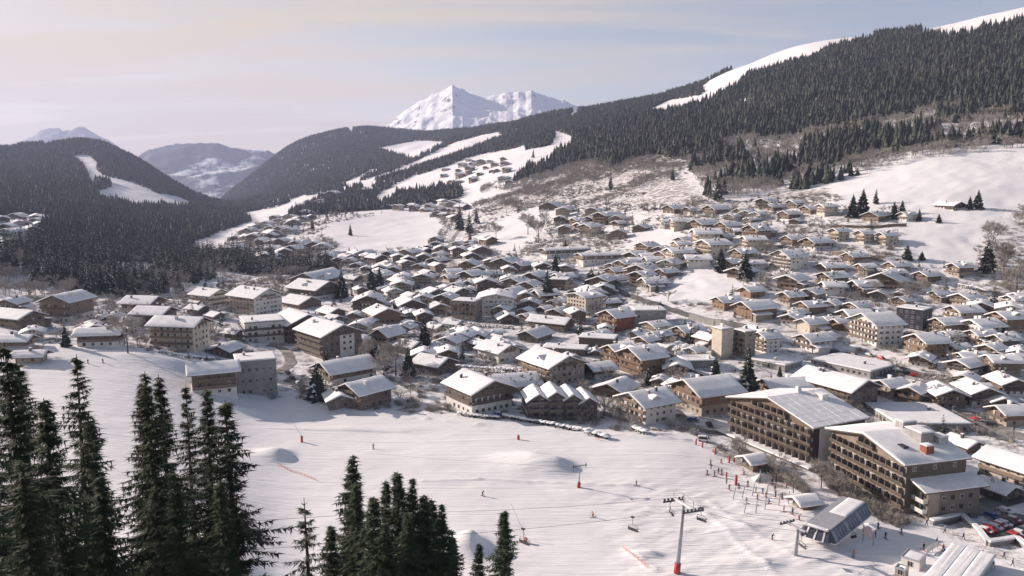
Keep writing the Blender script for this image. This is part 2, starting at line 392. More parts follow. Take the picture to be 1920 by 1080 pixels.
def needle_mat(name, c1, c2, snow=0.0, var=0.25, nscale=0.9, big=False):
    """needles; loose snow lies on what faces up, in patches"""
    m, nt, b = new_mat(name)
    t = nd(nt, 'ShaderNodeTexCoord')
    n = nd(nt, 'ShaderNodeTexNoise', i_Scale=nscale, i_Detail=3)
    nt.links.new(t.outputs['Object'], n.inputs['Vector'])
    mx = nd(nt, 'ShaderNodeMix', data_type='RGBA'); mx.inputs[6].default_value = (*c1, 1); mx.inputs[7].default_value = (*c2, 1)
    nt.links.new(n.outputs['Fac'], mx.inputs[0])
    if big:
        gp = nd(nt, 'ShaderNodeNewGeometry')
        nb_ = nd(nt, 'ShaderNodeTexNoise', i_Scale=0.006, i_Detail=5)
        nt.links.new(gp.outputs['Position'], nb_.inputs['Vector'])
        rb = nd(nt, 'ShaderNodeMapRange'); rb.inputs['From Min'].default_value = 0.38; rb.inputs['From Max'].default_value = 0.66
        nt.links.new(nb_.outputs['Fac'], rb.inputs['Value'])
        mb_ = nd(nt, 'ShaderNodeMix', data_type='RGBA'); mb_.inputs[7].default_value = (0.055, 0.060, 0.044, 1)
        nt.links.new(rb.outputs[0], mb_.inputs[0]); nt.links.new(mx.outputs[2], mb_.inputs[6]); mx = mb_
    oi = nd(nt, 'ShaderNodeObjectInfo')
    mr = nd(nt, 'ShaderNodeMapRange'); mr.inputs['To Min'].default_value = 1 - var; mr.inputs['To Max'].default_value = 1 + var
    nt.links.new(oi.outputs['Random'], mr.inputs['Value'])
    mm = nd(nt, 'ShaderNodeMix', data_type='RGBA', blend_type='MULTIPLY'); mm.inputs[0].default_value = 1
    nt.links.new(mx.outputs[2], mm.inputs[6]); nt.links.new(mr.outputs[0], mm.inputs[7])
    col = mm.outputs[2]
    if snow > 0:
        n2 = nd(nt, 'ShaderNodeTexNoise', i_Scale=1.3, i_Detail=2)
        nt.links.new(t.outputs['Object'], n2.inputs['Vector'])
        st = nd(nt, 'ShaderNodeMapRange'); st.inputs['From Min'].default_value = 0.62 - 0.25 * snow; st.inputs['From Max'].default_value = 0.72 - 0.2 * snow
        nt.links.new(n2.outputs['Fac'], st.inputs['Value'])
        ms = nd(nt, 'ShaderNodeMix', data_type='RGBA'); ms.inputs[7].default_value = (0.75, 0.77, 0.8, 1)
        ml = nd(nt, 'ShaderNodeMath', operation='MULTIPLY'); ml.inputs[1].default_value = snow
        nt.links.new(st.outputs[0], ml.inputs[0]); nt.links.new(ml.outputs[0], ms.inputs[0])
        nt.links.new(col, ms.inputs[6]); col = ms.outputs[2]
    nt.links.new(col, b.inputs['Base Color'])
    b.inputs['Roughness'].default_value = 0.75
    b.inputs['Specular IOR Level'].default_value = 0.25
    return m
M['needles'] = needle_mat('needles', (0.022, 0.038, 0.022), (0.060, 0.082, 0.040), 0.0)
M['needles_mid'] = needle_mat('needles_mid', (0.016, 0.028, 0.018), (0.044, 0.052, 0.030), 0.14, 0.5)
M['needles_far'] = needle_mat('needles_far', (0.022, 0.034, 0.025), (0.050, 0.062, 0.040), 0.04, 0.55, 0.25, True)
M['branch_snow'] = mat_noise('branch_snow', (0.75, 0.77, 0.8), (0.85, 0.86, 0.88), 2.0, 0.7)
def paint(name, c, rough=0.3):
    m, nt, b = new_mat(name); b.inputs['Base Color'].default_value = (*c, 1); b.inputs['Roughness'].default_value = rough
    t = nd(nt, 'ShaderNodeTexCoord'); n = nd(nt, 'ShaderNodeTexNoise', i_Scale=3.0, i_Detail=3)
    nt.links.new(t.outputs['Object'], n.inputs['Vector'])
    mr = nd(nt, 'ShaderNodeMapRange'); mr.inputs['To Min'].default_value = rough; mr.inputs['To Max'].default_value = rough + 0.3
    nt.links.new(n.outputs['Fac'], mr.inputs['Value']); nt.links.new(mr.outputs[0], b.inputs['Roughness'])
    return m

# snow ground: colour nearly even, relief in bump; mottled scrub and tracks poke through by noise masks
def snow_ground():
    m, nt, b = new_mat('snow_ground')
    t = nd(nt, 'ShaderNodeTexCoord')
    geo = nd(nt, 'ShaderNodeNewGeometry')
    att = nd(nt, 'ShaderNodeAttribute', attribute_name='cover')   # R scrub, G groomed, B tracked
    sepc = nd(nt, 'ShaderNodeSeparateColor')
    nt.links.new(att.outputs['Color'], sepc.inputs[0])
    na = nd(nt, 'ShaderNodeTexNoise', i_Scale=0.02, i_Detail=5)
    nt.links.new(geo.outputs['Position'], na.inputs['Vector'])
    base = nd(nt, 'ShaderNodeMix', data_type='RGBA'); base.inputs[6].default_value = (0.77, 0.765, 0.78, 1); base.inputs[7].default_value = (0.86, 0.85, 0.86, 1)
    nt.links.new(na.outputs['Fac'], base.inputs[0])
    # scrub / bare ground
    ns = nd(nt, 'ShaderNodeTexNoise', i_Scale=0.16, i_Detail=8, i_Roughness=0.65)
    nt.links.new(geo.outputs['Position'], ns.inputs['Vector'])
    thr = nd(nt, 'ShaderNodeMath', operation='SUBTRACT'); thr.inputs[0].default_value = 0.86
    hm = nd(nt, 'ShaderNodeMath', operation='MULTIPLY'); hm.inputs[1].default_value = 0.48
    nt.links.new(sepc.outputs[0], hm.inputs[0]); nt.links.new(hm.outputs[0], thr.inputs[1])
    df = nd(nt, 'ShaderNodeMath', operation='SUBTRACT'); nt.links.new(ns.outputs['Fac'], df.inputs[0]); nt.links.new(thr.outputs[0], df.inputs[1])
    ms = nd(nt, 'ShaderNodeMapRange'); ms.inputs['From Min'].default_value = -0.03; ms.inputs['From Max'].default_value = 0.12
    nt.links.new(df.outputs[0], ms.inputs['Value'])
    sc = nd(nt, 'ShaderNodeMix', data_type='RGBA'); sc.inputs[7].default_value = (0.27, 0.24, 0.215, 1)
    nt.links.new(ms.outputs[0], sc.inputs[0]); nt.links.new(base.outputs[2], sc.inputs[6])
    nt.links.new(sc.outputs[2], b.inputs['Base Color'])
    b.inputs['Roughness'].default_value = 0.65
    b.inputs['Specular IOR Level'].default_value = 0.2
    # relief
    nb = nd(nt, 'ShaderNodeTexNoise', i_Scale=0.35, i_Detail=8, i_Roughness=0.6)
    nt.links.new(geo.outputs['Position'], nb.inputs['Vector'])
    wv = nd(nt, 'ShaderNodeTexNoise', i_Scale=0.5, i_Detail=6, i_Distortion=0.8)
    mp = nd(nt, 'ShaderNodeMapping'); mp.inputs['Rotation'].default_value = (0, 0, math.radians(-38)); mp.inputs['Scale'].default_value = (0.18, 1.6, 1)
    nt.links.new(geo.outputs['Position'], mp.inputs['Vector']); nt.links.new(mp.outputs[0], wv.inputs['Vector'])
    gr = nd(nt, 'ShaderNodeTexNoise', i_Scale=0.6, i_Detail=5)
    mg = nd(nt, 'ShaderNodeMapping'); mg.inputs['Rotation'].default_value = (0, 0, math.radians(8)); mg.inputs['Scale'].default_value = (0.05, 1.0, 1)
    nt.links.new(geo.outputs['Position'], mg.inputs['Vector']); nt.links.new(mg.outputs[0], gr.inputs['Vector'])
    m1 = nd(nt, 'ShaderNodeMath', operation='MULTIPLY'); nt.links.new(wv.outputs['Fac'], m1.inputs[0]); nt.links.new(sepc.outputs[2], m1.inputs[1])
    m2 = nd(nt, 'ShaderNodeMath', operation='MULTIPLY'); nt.links.new(gr.outputs['Fac'], m2.inputs[0]); nt.links.new(sepc.outputs[1], m2.inputs[1])
    inv = nd(nt, 'ShaderNodeMath', operation='SUBTRACT'); inv.inputs[0].default_value = 1.0; nt.links.new(sepc.outputs[1], inv.inputs[1])
    m3 = nd(nt, 'ShaderNodeMath', operation='MULTIPLY'); nt.links.new(nb.outputs['Fac'], m3.inputs[0]); nt.links.new(inv.outputs[0], m3.inputs[1])
    s1 = nd(nt, 'ShaderNodeMath', operation='MULTIPLY_ADD'); s1.inputs[1].default_value = 0.8; nt.links.new(m1.outputs[0], s1.inputs[0]); nt.links.new(m3.outputs[0], s1.inputs[2])
    s2 = nd(nt, 'ShaderNodeMath', operation='MULTIPLY_ADD'); s2.inputs[1].default_value = 0.6; nt.links.new(m2.outputs[0], s2.inputs[0]); nt.links.new(s1.outputs[0], s2.inputs[2])
    bp = nd(nt, 'ShaderNodeBump', i_Strength=0.75, i_Distance=0.9)
    nt.links.new(s2.outputs[0], bp.inputs['Height']); nt.links.new(bp.outputs[0], b.inputs['Normal'])
    return m
M['snow_ground'] = snow_ground()

def link_obj(name, me, mats=None, parent=None, kind=None, loc=None, rotz=None):
    o = bpy.data.objects.new(name, me)
    COL.objects.link(o)
    if mats and me is not None:
        for mm in mats: me.materials.append(mm)
    if parent is not None: o.parent = parent
    if kind: o['kind'] = kind
    if loc is not None: o.location = loc
    if rotz is not None: o.rotation_euler = (0, 0, rotz)
    return o
def tag(o, label, cat, group=None):
    o['label'] = label; o['category'] = cat
    if group: o['group'] = group
    return o
def grid_mesh(name, X, Y, Zz, mats, smooth=True, kind='structure'):
    nj, ni = X.shape
    co = np.stack([X, Y, Zz], -1).reshape(-1, 3).astype(np.float32)
    idx = np.arange(nj * ni).reshape(nj, ni)
    q = np.stack([idx[:-1, :-1], idx[:-1, 1:], idx[1:, 1:], idx[1:, :-1]], -1).reshape(-1, 4)
    me = bpy.data.meshes.new(name)
    me.vertices.add(len(co)); me.vertices.foreach_set('co', co.ravel())
    me.loops.add(q.size); me.loops.foreach_set('vertex_index', q.ravel().astype(np.int32))
    me.polygons.add(len(q)); me.polygons.foreach_set('loop_start', np.arange(0, q.size, 4, dtype=np.int32))
    me.polygons.foreach_set('loop_total', np.full(len(q), 4, np.int32))
    me.update(calc_edges=True)
    if smooth: me.polygons.foreach_set('use_smooth', np.ones(len(q), bool))
    o = link_obj(name, me, mats); o['kind'] = kind
    return o

gu, gv = proj(GX, GY, ZG)
# ---- zone polygons, in photo pixels of the ground point
PISTE = [(-200, 1400), (-200, 700), (60, 650), (130, 640), (330, 665), (440, 742), (600, 752), (760, 775), (950, 790), (1130, 805), (1290, 815), (1330, 850), (1400, 900), (1500, 960), (1640, 950), (1760, 1000), (1960, 1100), (1960, 1400)]
TRACK = [(1130, 960), (1300, 900), (1480, 900), (1560, 940), (1480, 1000), (1640, 1040), (1700, 1300), (1150, 1300), (1200, 1060)]
VILL = [(0, 560), (330, 550), (560, 490), (400, 470), (480, 420), (620, 400), (880, 400), (1000, 380), (1240, 380), (1500, 370), (1620, 400), (1730, 400), (1920, 480), (1960, 1100), (1760, 1000), (1640, 950), (1500, 960), (1330, 850), (1290, 815), (1130, 805), (950, 790), (760, 775), (600, 752), (440, 742), (330, 665), (130, 640), (0, 700)]
MEADOWS = [
 [(590, 438), (640, 415), (740, 398), (810, 400), (830, 425), (800, 470), (720, 475), (640, 468), (620, 450)],
 [(890, 450), (930, 415), (1010, 385), (1060, 400), (1010, 440), (960, 470), (900, 462)],
 [(1220, 560), (1300, 500), (1340, 500), (1400, 535), (1340, 560), (1290, 570)],
 [(1560, 370), (1640, 320), (1740, 290), (1830, 300), (1920, 330), (1920, 360), (1840, 430), (1830, 500), (1700, 480), (1690, 420), (1740, 395), (1560, 385)],
 [(1150, 440), (1240, 430), (1290, 440), (1230, 470)],
]
SCRUB = [
 [(880, 400), (1000, 335), (1100, 300), (1260, 290), (1330, 375), (1290, 400), (1180, 390), (1060, 385), (960, 400)],
 [(1420, 372), (1480, 350), (1560, 350), (1600, 400), (1500, 390)],
 [(1845, 470), (1875, 425), (1960, 375), (1960, 620), (1860, 560)],
 [(500, 480), (620, 470), (820, 480), (960, 520), (860, 560), (600, 520)],
]
def pmask(polys):
    m = np.zeros(gu.shape, bool)
    for p in polys: m |= inpoly(gu, gv, p)
    return m
mP = pmask([PISTE]); mV = pmask([VILL]); mM = pmask(MEADOWS); mS = pmask(SCRUB); mT = pmask([TRACK])
cover = np.zeros(gu.shape + (4,), np.float32); cover[..., 3] = 1
cover[..., 0] = np.where(mM, 0.12, np.where(mP, 0.0, np.where(mS, 0.85, np.where(mV, 0.72, 0.30))))
cover[..., 1] = np.where(mP | mM, 1.0, 0.15)
cover[..., 2] = np.where(mT, 1.0, np.where(mP, 0.3, 0.0))
for c in range(3):
    cover[..., c] = blur(blur(cover[..., c], 2, 0), 2, 1)
ground = grid_mesh('ground', GX, GY, ZG, [M['snow_ground']])
ca = ground.data.color_attributes.new('cover', 'FLOAT_COLOR', 'POINT')
ca.data.foreach_set('color', cover.reshape(-1))

# ------------------------------------------------------------------ far mountains (own meshes, real distance)
def mountain(name, ridge, D0, depth, base_v, mat, amp, sc, seed, front=0.62, n=260, m=90, vertex=None):
    us = np.linspace(ridge[0][0], ridge[-1][0], n)
    rv = np.interp(us, [r[0] for r in ridge], [r[1] for r in ridge])
    X = np.zeros((m, n)); Y = np.zeros((m, n)); ZZ = np.zeros((m, n))
    for j in range(m):
        f = j / (m - 1)                       # 0 front foot .. 1 back foot
        for_y = D0 - depth * front + depth * f
        s = (us - 960) / FPX
        X[j] = s * for_y * (CP - 0 * SP); Y[j] = for_y
        zr = CAMZ + np.array([tv(v) for v in rv]) * D0
        zb = CAMZ + tv(base_v) * (D0 - depth * front)
        if f < front: h = (f / front)
        else: h = 1 - (f - front) / (1 - front)
        shp = h ** 1.15
        ZZ[j] = zb + (zr - zb) * shp
    env = np.sin(np.clip(np.linspace(0, 1, m), 0, 1) * math.pi)[:, None]
    rg = np.abs(fbm(X / sc, Y / sc * 1.0, 6, seed))
    ZZ = ZZ + amp * env * (0.35 - rg) * 1.2
    return grid_mesh(name, X, Y, ZZ, [mat], smooth=False)
def rock_snow(name, rock, thr, snowc=(0.82, 0.83, 0.85), sc=0.004):
    m, nt, b = new_mat(name)
    geo = nd(nt, 'ShaderNodeNewGeometry'); sx = nd(nt, 'ShaderNodeSeparateXYZ')
    nt.links.new(geo.outputs['Normal'], sx.inputs[0])
    n = nd(nt, 'ShaderNodeTexNoise', i_Scale=sc, i_Detail=8, i_Roughness=0.65)
    nt.links.new(geo.outputs['Position'], n.inputs['Vector'])
    a = nd(nt, 'ShaderNodeMath', operation='MULTIPLY_ADD'); a.inputs[1].default_value = 0.7
    nt.links.new(n.outputs['Fac'], a.inputs[0]); nt.links.new(sx.outputs['Z'], a.inputs[2])
    mr = nd(nt, 'ShaderNodeMapRange'); mr.inputs['From Min'].default_value = thr; mr.inputs['From Max'].default_value = thr + 0.09
    nt.links.new(a.outputs[0], mr.inputs['Value'])
    mx = nd(nt, 'ShaderNodeMix', data_type='RGBA'); mx.inputs[6].default_value = (*rock, 1); mx.inputs[7].default_value = (*snowc, 1)
    nt.links.new(mr.outputs[0], mx.inputs[0]); nt.links.new(mx.outputs[2], b.inputs['Base Color'])
    b.inputs['Roughness'].default_value = 0.8; b.inputs['Specular IOR Level'].default_value = 0.1
    return m
M['peak'] = rock_snow('peak_snow', (0.10, 0.10, 0.12), 0.98)
M['far_forest'] = rock_snow('far_forest', (0.03, 0.04, 0.05), 1.26, sc=0.0012)
M['far_rock'] = rock_snow('far_rock', (0.13, 0.135, 0.16), 1.42, sc=0.0015)
mountain('mountain_snow_peak', [(640, 280), (700, 252), (745, 224), (760, 213), (775, 205), (790, 193), (800, 190), (812, 182), (825, 177), (838, 169), (850, 161), (860, 168), (868, 167), (880, 176), (893, 179), (905, 181), (920, 180), (935, 182), (950, 178), (962, 179), (972, 175), (985, 177), (996, 174), (1006, 179), (1018, 181), (1026, 185), (1035, 185), (1046, 191), (1055, 192), (1075, 201), (1100, 208), (1180, 250)],
         8600, 3600, 330, M['peak'], 90, 480, 5, n=560, m=190)
mountain('mountain_far_forested', [(200, 330), (260, 300), (285, 287), (310, 284), (345, 279), (380, 273), (410, 274), (440, 282), (470, 284), (500, 292), (560, 310), (640, 330)],
         9600, 3600, 395, M['far_forest'], 200, 900, 15, n=260, m=90)
mountain('mountain_mid_valley', [(300, 392), (345, 366), (372, 352), (400, 343), (430, 348), (470, 356), (540, 365)],
         6900, 1300, 398, M['far_forest'], 60, 500, 25, n=140, m=50)
mountain('mountain_distant_peaks', [(10, 300), (40, 268), (70, 254), (80, 246), (100, 242), (118, 240), (124, 248), (136, 247), (150, 243), (163, 240), (175, 246), (190, 254), (215, 268), (250, 300)],
         13500, 2600, 300, M['far_rock'], 120, 700, 35, n=160, m=50)
# ------------------------------------------------------------------ mesh builder
class MB:
    def __init__(s): s.v = []; s.f = []; s.m = []; s.sm = []
    def quad(s, a, b, c, d, m=0, sm=False):
        n = len(s.v); s.v += [a, b, c, d]; s.f.append((n, n + 1, n + 2, n + 3)); s.m.append(m); s.sm.append(sm)
    def tri(s, a, b, c, m=0, sm=False):
        n = len(s.v); s.v += [a, b, c]; s.f.append((n, n + 1, n + 2)); s.m.append(m); s.sm.append(sm)
    def faces(s, vs, fs, m=0, sm=False):
        n = len(s.v); s.v += vs
        for f in fs: s.f.append(tuple(n + i for i in f)); s.m.append(m); s.sm.append(sm)
    def box(s, x0, x1, y0, y1, z0, z1, m=0):
        s.faces([(x0, y0, z0), (x1, y0, z0), (x1, y1, z0), (x0, y1, z0), (x0, y0, z1), (x1, y0, z1), (x1, y1, z1), (x0, y1, z1)],
                [(0, 3, 2, 1), (4, 5, 6, 7), (0, 1, 5, 4), (1, 2, 6, 5), (2, 3, 7, 6), (3, 0, 4, 7)], m)
    def bar(s, a, b, w, h=None, m=0):
        """square bar from a to b"""
        h = h or w
        a = Vector(a); b = Vector(b); d = (b - a).normalized()
        up = Vector((0, 0, 1)) if abs(d.z) < 0.95 else Vector((1, 0, 0))
        r = d.cross(up).normalized() * (w / 2); u = r.cross(d).normalized() * (h / 2)
        vs = [tuple(p + i * r + j * u) for p in (a, b) for i, j in ((-1, -1), (1, -1), (1, 1), (-1, 1))]
        s.faces(vs, [(0, 3, 2, 1), (4, 5, 6, 7), (0, 1, 5, 4), (1, 2, 6, 5), (2, 3, 7, 6), (3, 0, 4, 7)], m)
    def tube(s, pts, rads, n=6, m=0, sm=True, cap=True):
        base = len(s.v); k = len(pts)
        for i, p in enumerate(pts):
            p = Vector(p)
            q = Vector(pts[min(i + 1, k - 1)]) - Vector(pts[max(i - 1, 0)])
            if q.length < 1e-6: q = Vector((0, 0, 1))
            q.normalize()
            up = Vector((0, 0, 1)) if abs(q.z) < 0.9 else Vector((1, 0, 0))
            a = q.cross(up).normalized(); b = q.cross(a)
            for j in range(n):
                an = 2 * math.pi * j / n
                s.v.append(tuple(p + (a * math.cos(an) + b * math.sin(an)) * rads[i]))
        for i in range(k - 1):
            for j in range(n):
                j2 = (j + 1) % n
                s.f.append((base + i * n + j, base + (i + 1) * n + j, base + (i + 1) * n + j2, base + i * n + j2)); s.m.append(m); s.sm.append(sm)
        if cap:
            s.f.append(tuple(base + j for j in range(n))); s.m.append(m); s.sm.append(False)
            s.f.append(tuple(base + (k - 1) * n + n - 1 - j for j in range(n))); s.m.append(m); s.sm.append(False)
    def prism(s, poly, y0, y1, m=0):
        """poly in x,z (counter clockwise seen from -y), extruded along y"""
        n = len(poly)
        vs = [(x, y0, z) for x, z in poly] + [(x, y1, z) for x, z in poly]
        fs = [tuple(range(n)), tuple(range(2 * n - 1, n - 1, -1))]
        for i in range(n):
            j = (i + 1) % n; fs.append((i, n + i, n + j, j))
        s.faces(vs, fs, m)
    def mesh(s, name, mats):
        me = bpy.data.meshes.new(name)
        me.from_pydata(s.v, [], s.f)
        for mm in mats: me.materials.append(mm)
        me.polygons.foreach_set('material_index', s.m)
        me.polygons.foreach_set('use_smooth', s.sm)
        me.update()
        return me
    def build(s, name, mats, parent=None, kind=None, loc=None, rotz=None):
        return link_obj(name, s.mesh(name, mats), None, parent, kind, loc, rotz)
def empty(name, loc, rz=0.0):
    o = bpy.data.objects.new(name, None); COL.objects.link(o)
    o.location = loc; o.rotation_euler = (0, 0, rz); o.empty_display_size = 0.5
    return o
def child(name, me, parent, loc=None, rz=None):
    o = bpy.data.objects.new(name, me); COL.objects.link(o); o.parent = parent
    if loc is not None: o.location = loc
    if rz is not None: o.rotation_euler = (0, 0, rz)
    return o

# ------------------------------------------------------------------ trees
def spruce(rnd, H=26.0, rad=4.6, step=0.42, bare=0.12, sparse=0.0, seg=9, frost=0.0, ntw=5):
    """near spruce: (trunk mesh builder, crown mesh builder)"""
    tr = MB(); cr = MB()
    lean = (rnd.uniform(-.02, .02), rnd.uniform(-.02, .02))
    pts = [(lean[0] * z, lean[1] * z, z) for z in np.linspace(-1.0, H, 9)]
    tr.tube(pts, [0.34 * (1 - max(z, 0) / H) ** 0.9 + 0.02 for z in np.linspace(-1, H, 9)], 7)
    z = H * bare; ph0 = rnd.random() * 6
    while z < H - 0.25:
        f = (z - H * bare) / (H * (1 - bare))
        L0 = rad * 1.08 * (1 - f) ** 1.08 * (0.75 + 0.25 * min(1, f * 5)) + 0.14
        nb = rnd.choice((4, 5, 6)) if f < .93 else 4
        a0 = rnd.random() * 6.28
        for b in range(nb):
            if rnd.random() < sparse: continue
            a = a0 + 6.283 * b / nb + rnd.uniform(-.35, .35)
            L = L0 * rnd.uniform(0.5, 1.15) * (.86 + .28 * math.sin(z * 1.1 + a * 1.0 + ph0))
            if rnd.random() < 0.06: L *= 1.25
            ca, sa = math.cos(a), math.sin(a)
            droop = (0.30 + 0.35 * (1 - f)) * rnd.uniform(.7, 1.3); rise = 0.10 + 0.55 * f ** 2
            zz = z + rnd.uniform(-.2, .2)
            n = max(3, int(L / 0.30))
            prev = None
            px, py = lean[0] * z, lean[1] * z
            for i in range(n + 1):
                t = i / n
                r = L * t
                h = zz + rise * r * 0.8 - droop * r * t * (1.15 - 0.55 * t)
                q = (px + ca * r, py + sa * r, h)
                if prev is not None:
                    # wood: one thin sliver
                    w = 0.035 * (1 - t) + 0.012
                    if i % 2 == 0 or n < 6:
                        pass
                    cr.tri((prev[0] - sa * w, prev[1] + ca * w, prev[2]), (prev[0] + sa * w, prev[1] - ca * w, prev[2]), q, 1)
                    wd = (0.58 + 0.17 * L) * (1 - 0.62 * t) * 0.66 + 0.13
                    for sgn in (-1, 1):
                        for kk_ in range(ntw):
                            tt = rnd.random()
                            bx = prev[0] + (q[0] - prev[0]) * tt; by = prev[1] + (q[1] - prev[1]) * tt; bz = prev[2] + (q[2] - prev[2]) * tt
                            fw = rnd.uniform(.25, .95)
                            fx = ca * fw - sgn * sa; fy = sa * fw + sgn * ca
                            k = wd * rnd.uniform(.55, 1.25)
                            hang = rnd.uniform(.05, .75) * k
                            w2 = rnd.uniform(.03, .062)
                            cr.tri((bx - ca * w2, by - sa * w2, bz), (bx + ca * w2, by + sa * w2, bz + .01), (bx + fx * k, by + fy * k, bz - hang), 2 if rnd.random() < frost else 0)
                        if rnd.random() < .8:   # hanging spray
                            w2 = rnd.uniform(.03, .06)
                            cr.tri((q[0] - ca * w2, q[1] - sa * w2, q[2]), (q[0] + ca * w2, q[1] + sa * w2, q[2]), (q[0] + rnd.uniform(-.1, .1) - sa * .12 * sgn, q[1] + rnd.uniform(-.1, .1) + ca * .12 * sgn, q[2] - rnd.uniform(.2, .65)), 0)
                prev = q
            # tip
            cr.tri((prev[0] - sa * .10, prev[1] + ca * .10, prev[2]), (prev[0] + sa * .10, prev[1] - ca * .10, prev[2]), (prev[0] + ca * .45, prev[1] + sa * .45, prev[2] - .05), 0)
        z += step * rnd.uniform(.75, 1.25) * (1 - 0.35 * f)
    for a in range(5):
        cr.tri((pts[-1][0] - .03, pts[-1][1], H - .7), (pts[-1][0] + math.cos(a * 1.26) * .3, pts[-1][1] + math.sin(a * 1.26) * .3, H - .35), (pts[-1][0] + .03, pts[-1][1], H - .6), 0)
    return tr, cr
def conifer_mid(rnd, H=20.0, rad=3.4, tiers=15, nb=7, snow=0.15):
    """mid distance conifer: drooping ragged fans; returns (trunk, crown)"""
    tr = MB(); cr = MB()
    tr.tube([(0, 0, -1), (0, 0, H * .5), (0, 0, H * .97)], [0.30, 0.18, 0.03], 5)
    for k in range(tiers):
        f = k / (tiers - 1)
        z = H * (0.09 + 0.86 * f)
        L0 = rad * (1 - f) ** 0.8 + 0.25
        a0 = rnd.random() * 6.28
        for b in range(nb):
            a = a0 + 6.283 * b / nb + rnd.uniform(-.3, .3)
            L = L0 * rnd.uniform(.6, 1.2); da = 0.42 * rnd.uniform(.7, 1.3)
            hz = z + rnd.uniform(-.4, .4)
            c = lambda r, an, h: (r * math.cos(an), r * math.sin(an), h)
            p0 = (0, 0, hz + .5 + .1 * L); e = c(L, a, hz - .28 * L + .35)
            l = c(L * .62, a - da, hz - .34 * L); r = c(L * .62, a + da, hz - .34 * L)
            mi = c(L * .55, a, hz + .02)
            m = 1 if rnd.random() < snow else 0
            cr.tri(p0, l, mi, m); cr.tri(p0, mi, r, 0); cr.tri(mi, l, e, 0); cr.tri(mi, e, r, m)
    cr.tri((-.2, 0, H * .93), (.2, .1, H * .93), (0, 0, H)); cr.tri((0, -.2, H * .93), (.1, .2, H * .93), (0, 0, H))
    return tr, cr
def conifer_far(rnd, H=18.0, rad=3.0, tiers=5):
    cr = MB()
    for k in range(tiers):
        f = k / tiers
        z0 = H * (0.05 + 0.80 * f); z1 = min(H, z0 + H * (.30 + .1 * (1 - f)))
        r = rad * (1 - f) ** .85 + .3
        n = 7; a0 = rnd.random() * 6.28
        ring = []
        for i in range(n):
            a = a0 + 6.283 * i / n; rr = r * rnd.uniform(.6, 1.2)
            ring.append((rr * math.cos(a), rr * math.sin(a), z0 + rnd.uniform(-.05, .05) * H))
        for i in range(n):
            if rnd.random() < .9: cr.tri(ring[i], ring[(i + 1) % n], (rnd.uniform(-.2, .2), rnd.uniform(-.2, .2), z1), 0)
    return cr
def bare_tree(rnd, H=12.0, depth=4, spread=0.55, n0=5, width=1.0, skip_trunk=False, twig_w=0.05):
    """leafless tree; (trunk, crown) - limbs taper, fine twigs as slivers"""
    tr = MB(); cr = MB()
    tr.tube([(0, 0, -.8), (rnd.uniform(-.1, .1), 0, H * .28), (rnd.uniform(-.3, .3), rnd.uniform(-.3, .3), H * .55)], [.020 * H, .014 * H, .007 * H], 5)
    def grow(p, d, L, lev):
        q = p + d * L
        w = max(twig_w, 0.0045 * H * (depth - lev + .6) / depth)
        if lev <= 1: cr.tube([tuple(p), tuple(q)], [w, w * .6], 3, 0, cap=False)
        else:
            sd = d.cross(Vector((rnd.uniform(-1, 1), rnd.uniform(-1, 1), .2))).normalized() * w
            cr.tri(tuple(p - sd), tuple(p + sd), tuple(q), 0)
        if lev >= depth: return
        for i in range(rnd.choice((2, 3, 3, 4)) if lev else n0):
            nd_ = (d + Vector((rnd.uniform(-1, 1), rnd.uniform(-1, 1), rnd.uniform(-.45, .75))) * spread * 1.15).normalized()
            grow(p + d * L * rnd.uniform(.45, 1.0), nd_, L * rnd.uniform(.58, .8), lev + 1)
    for i in range(n0):
        a = 6.283 * i / n0 + rnd.uniform(-.4, .4)
        z = H * rnd.uniform(.2, .5)
        grow(Vector((0, 0, z)), Vector((math.cos(a) * width, math.sin(a) * width, rnd.uniform(.7, 1.6))).normalized(), H * .24, 0)
    return tr, cr
def bush(rnd, rr=1.6, n=70, w=.05):
    cr = MB()
    for i in range(n):
        a = rnd.random() * 6.283; e = rnd.uniform(.25, 1.5); L = rr * rnd.uniform(.5, 1.1)
        b = Vector((rnd.uniform(-.4, .4) * rr, rnd.uniform(-.4, .4) * rr, -.1))
        d = Vector((math.cos(a) * math.cos(e), math.sin(a) * math.cos(e), math.sin(e)))
        sd = d.cross(Vector((rnd.random(), rnd.random(), rnd.random()))).normalized() * w
        cr.tri(tuple(b - sd), tuple(b + sd), tuple(b + d * L), 0)
        c = b + d * L * .5; d2 = (d + Vector((rnd.uniform(-.8, .8), rnd.uniform(-.8, .8), rnd.uniform(-.3, .5)))).normalized()
        cr.tri(tuple(c - sd * .7), tuple(c + sd * .7), tuple(c + d2 * L * .6), 0)
    return cr
SPR = []
rt = random.Random(11)
for H, rad, st, ba, sp, fr in ((27, 4.9, .44, .08, .06, 0), (25, 5.0, .42, .05, .04, 0), (29, 5.0, .52, .15, .16, 0), (22, 4.8, .40, .05, .04, .012), (24, 4.1, .46, .10, .10, 0)):
    tr_, cr_ = spruce(rt, H, rad, st, ba, sp, frost=fr)
    SPR.append((tr_.mesh('trunk', [M['bark']]), cr_.mesh('crown', [M['needles'], M['bark'], M['branch_snow']]), H))
MID = []
for i in range(5):
    tr_, cr_ = conifer_mid(rt, 20, rt.uniform(3.0, 4.2), 17, 8, (.05, .1, .15, .3, .1)[i])
    MID.append((tr_.mesh('trunk', [M['bark']]), cr_.mesh('crown', [M['needles_mid'], M['branch_snow']]), 20.0))
BARE = []
for i in range(4):
    tr_, cr_ = bare_tree(rt, 12, 5, .55, 7, twig_w=.045)
    BARE.append((tr_.mesh('trunk', [M['bark']]), cr_.mesh('crown', [M['twig']]), 12.0))

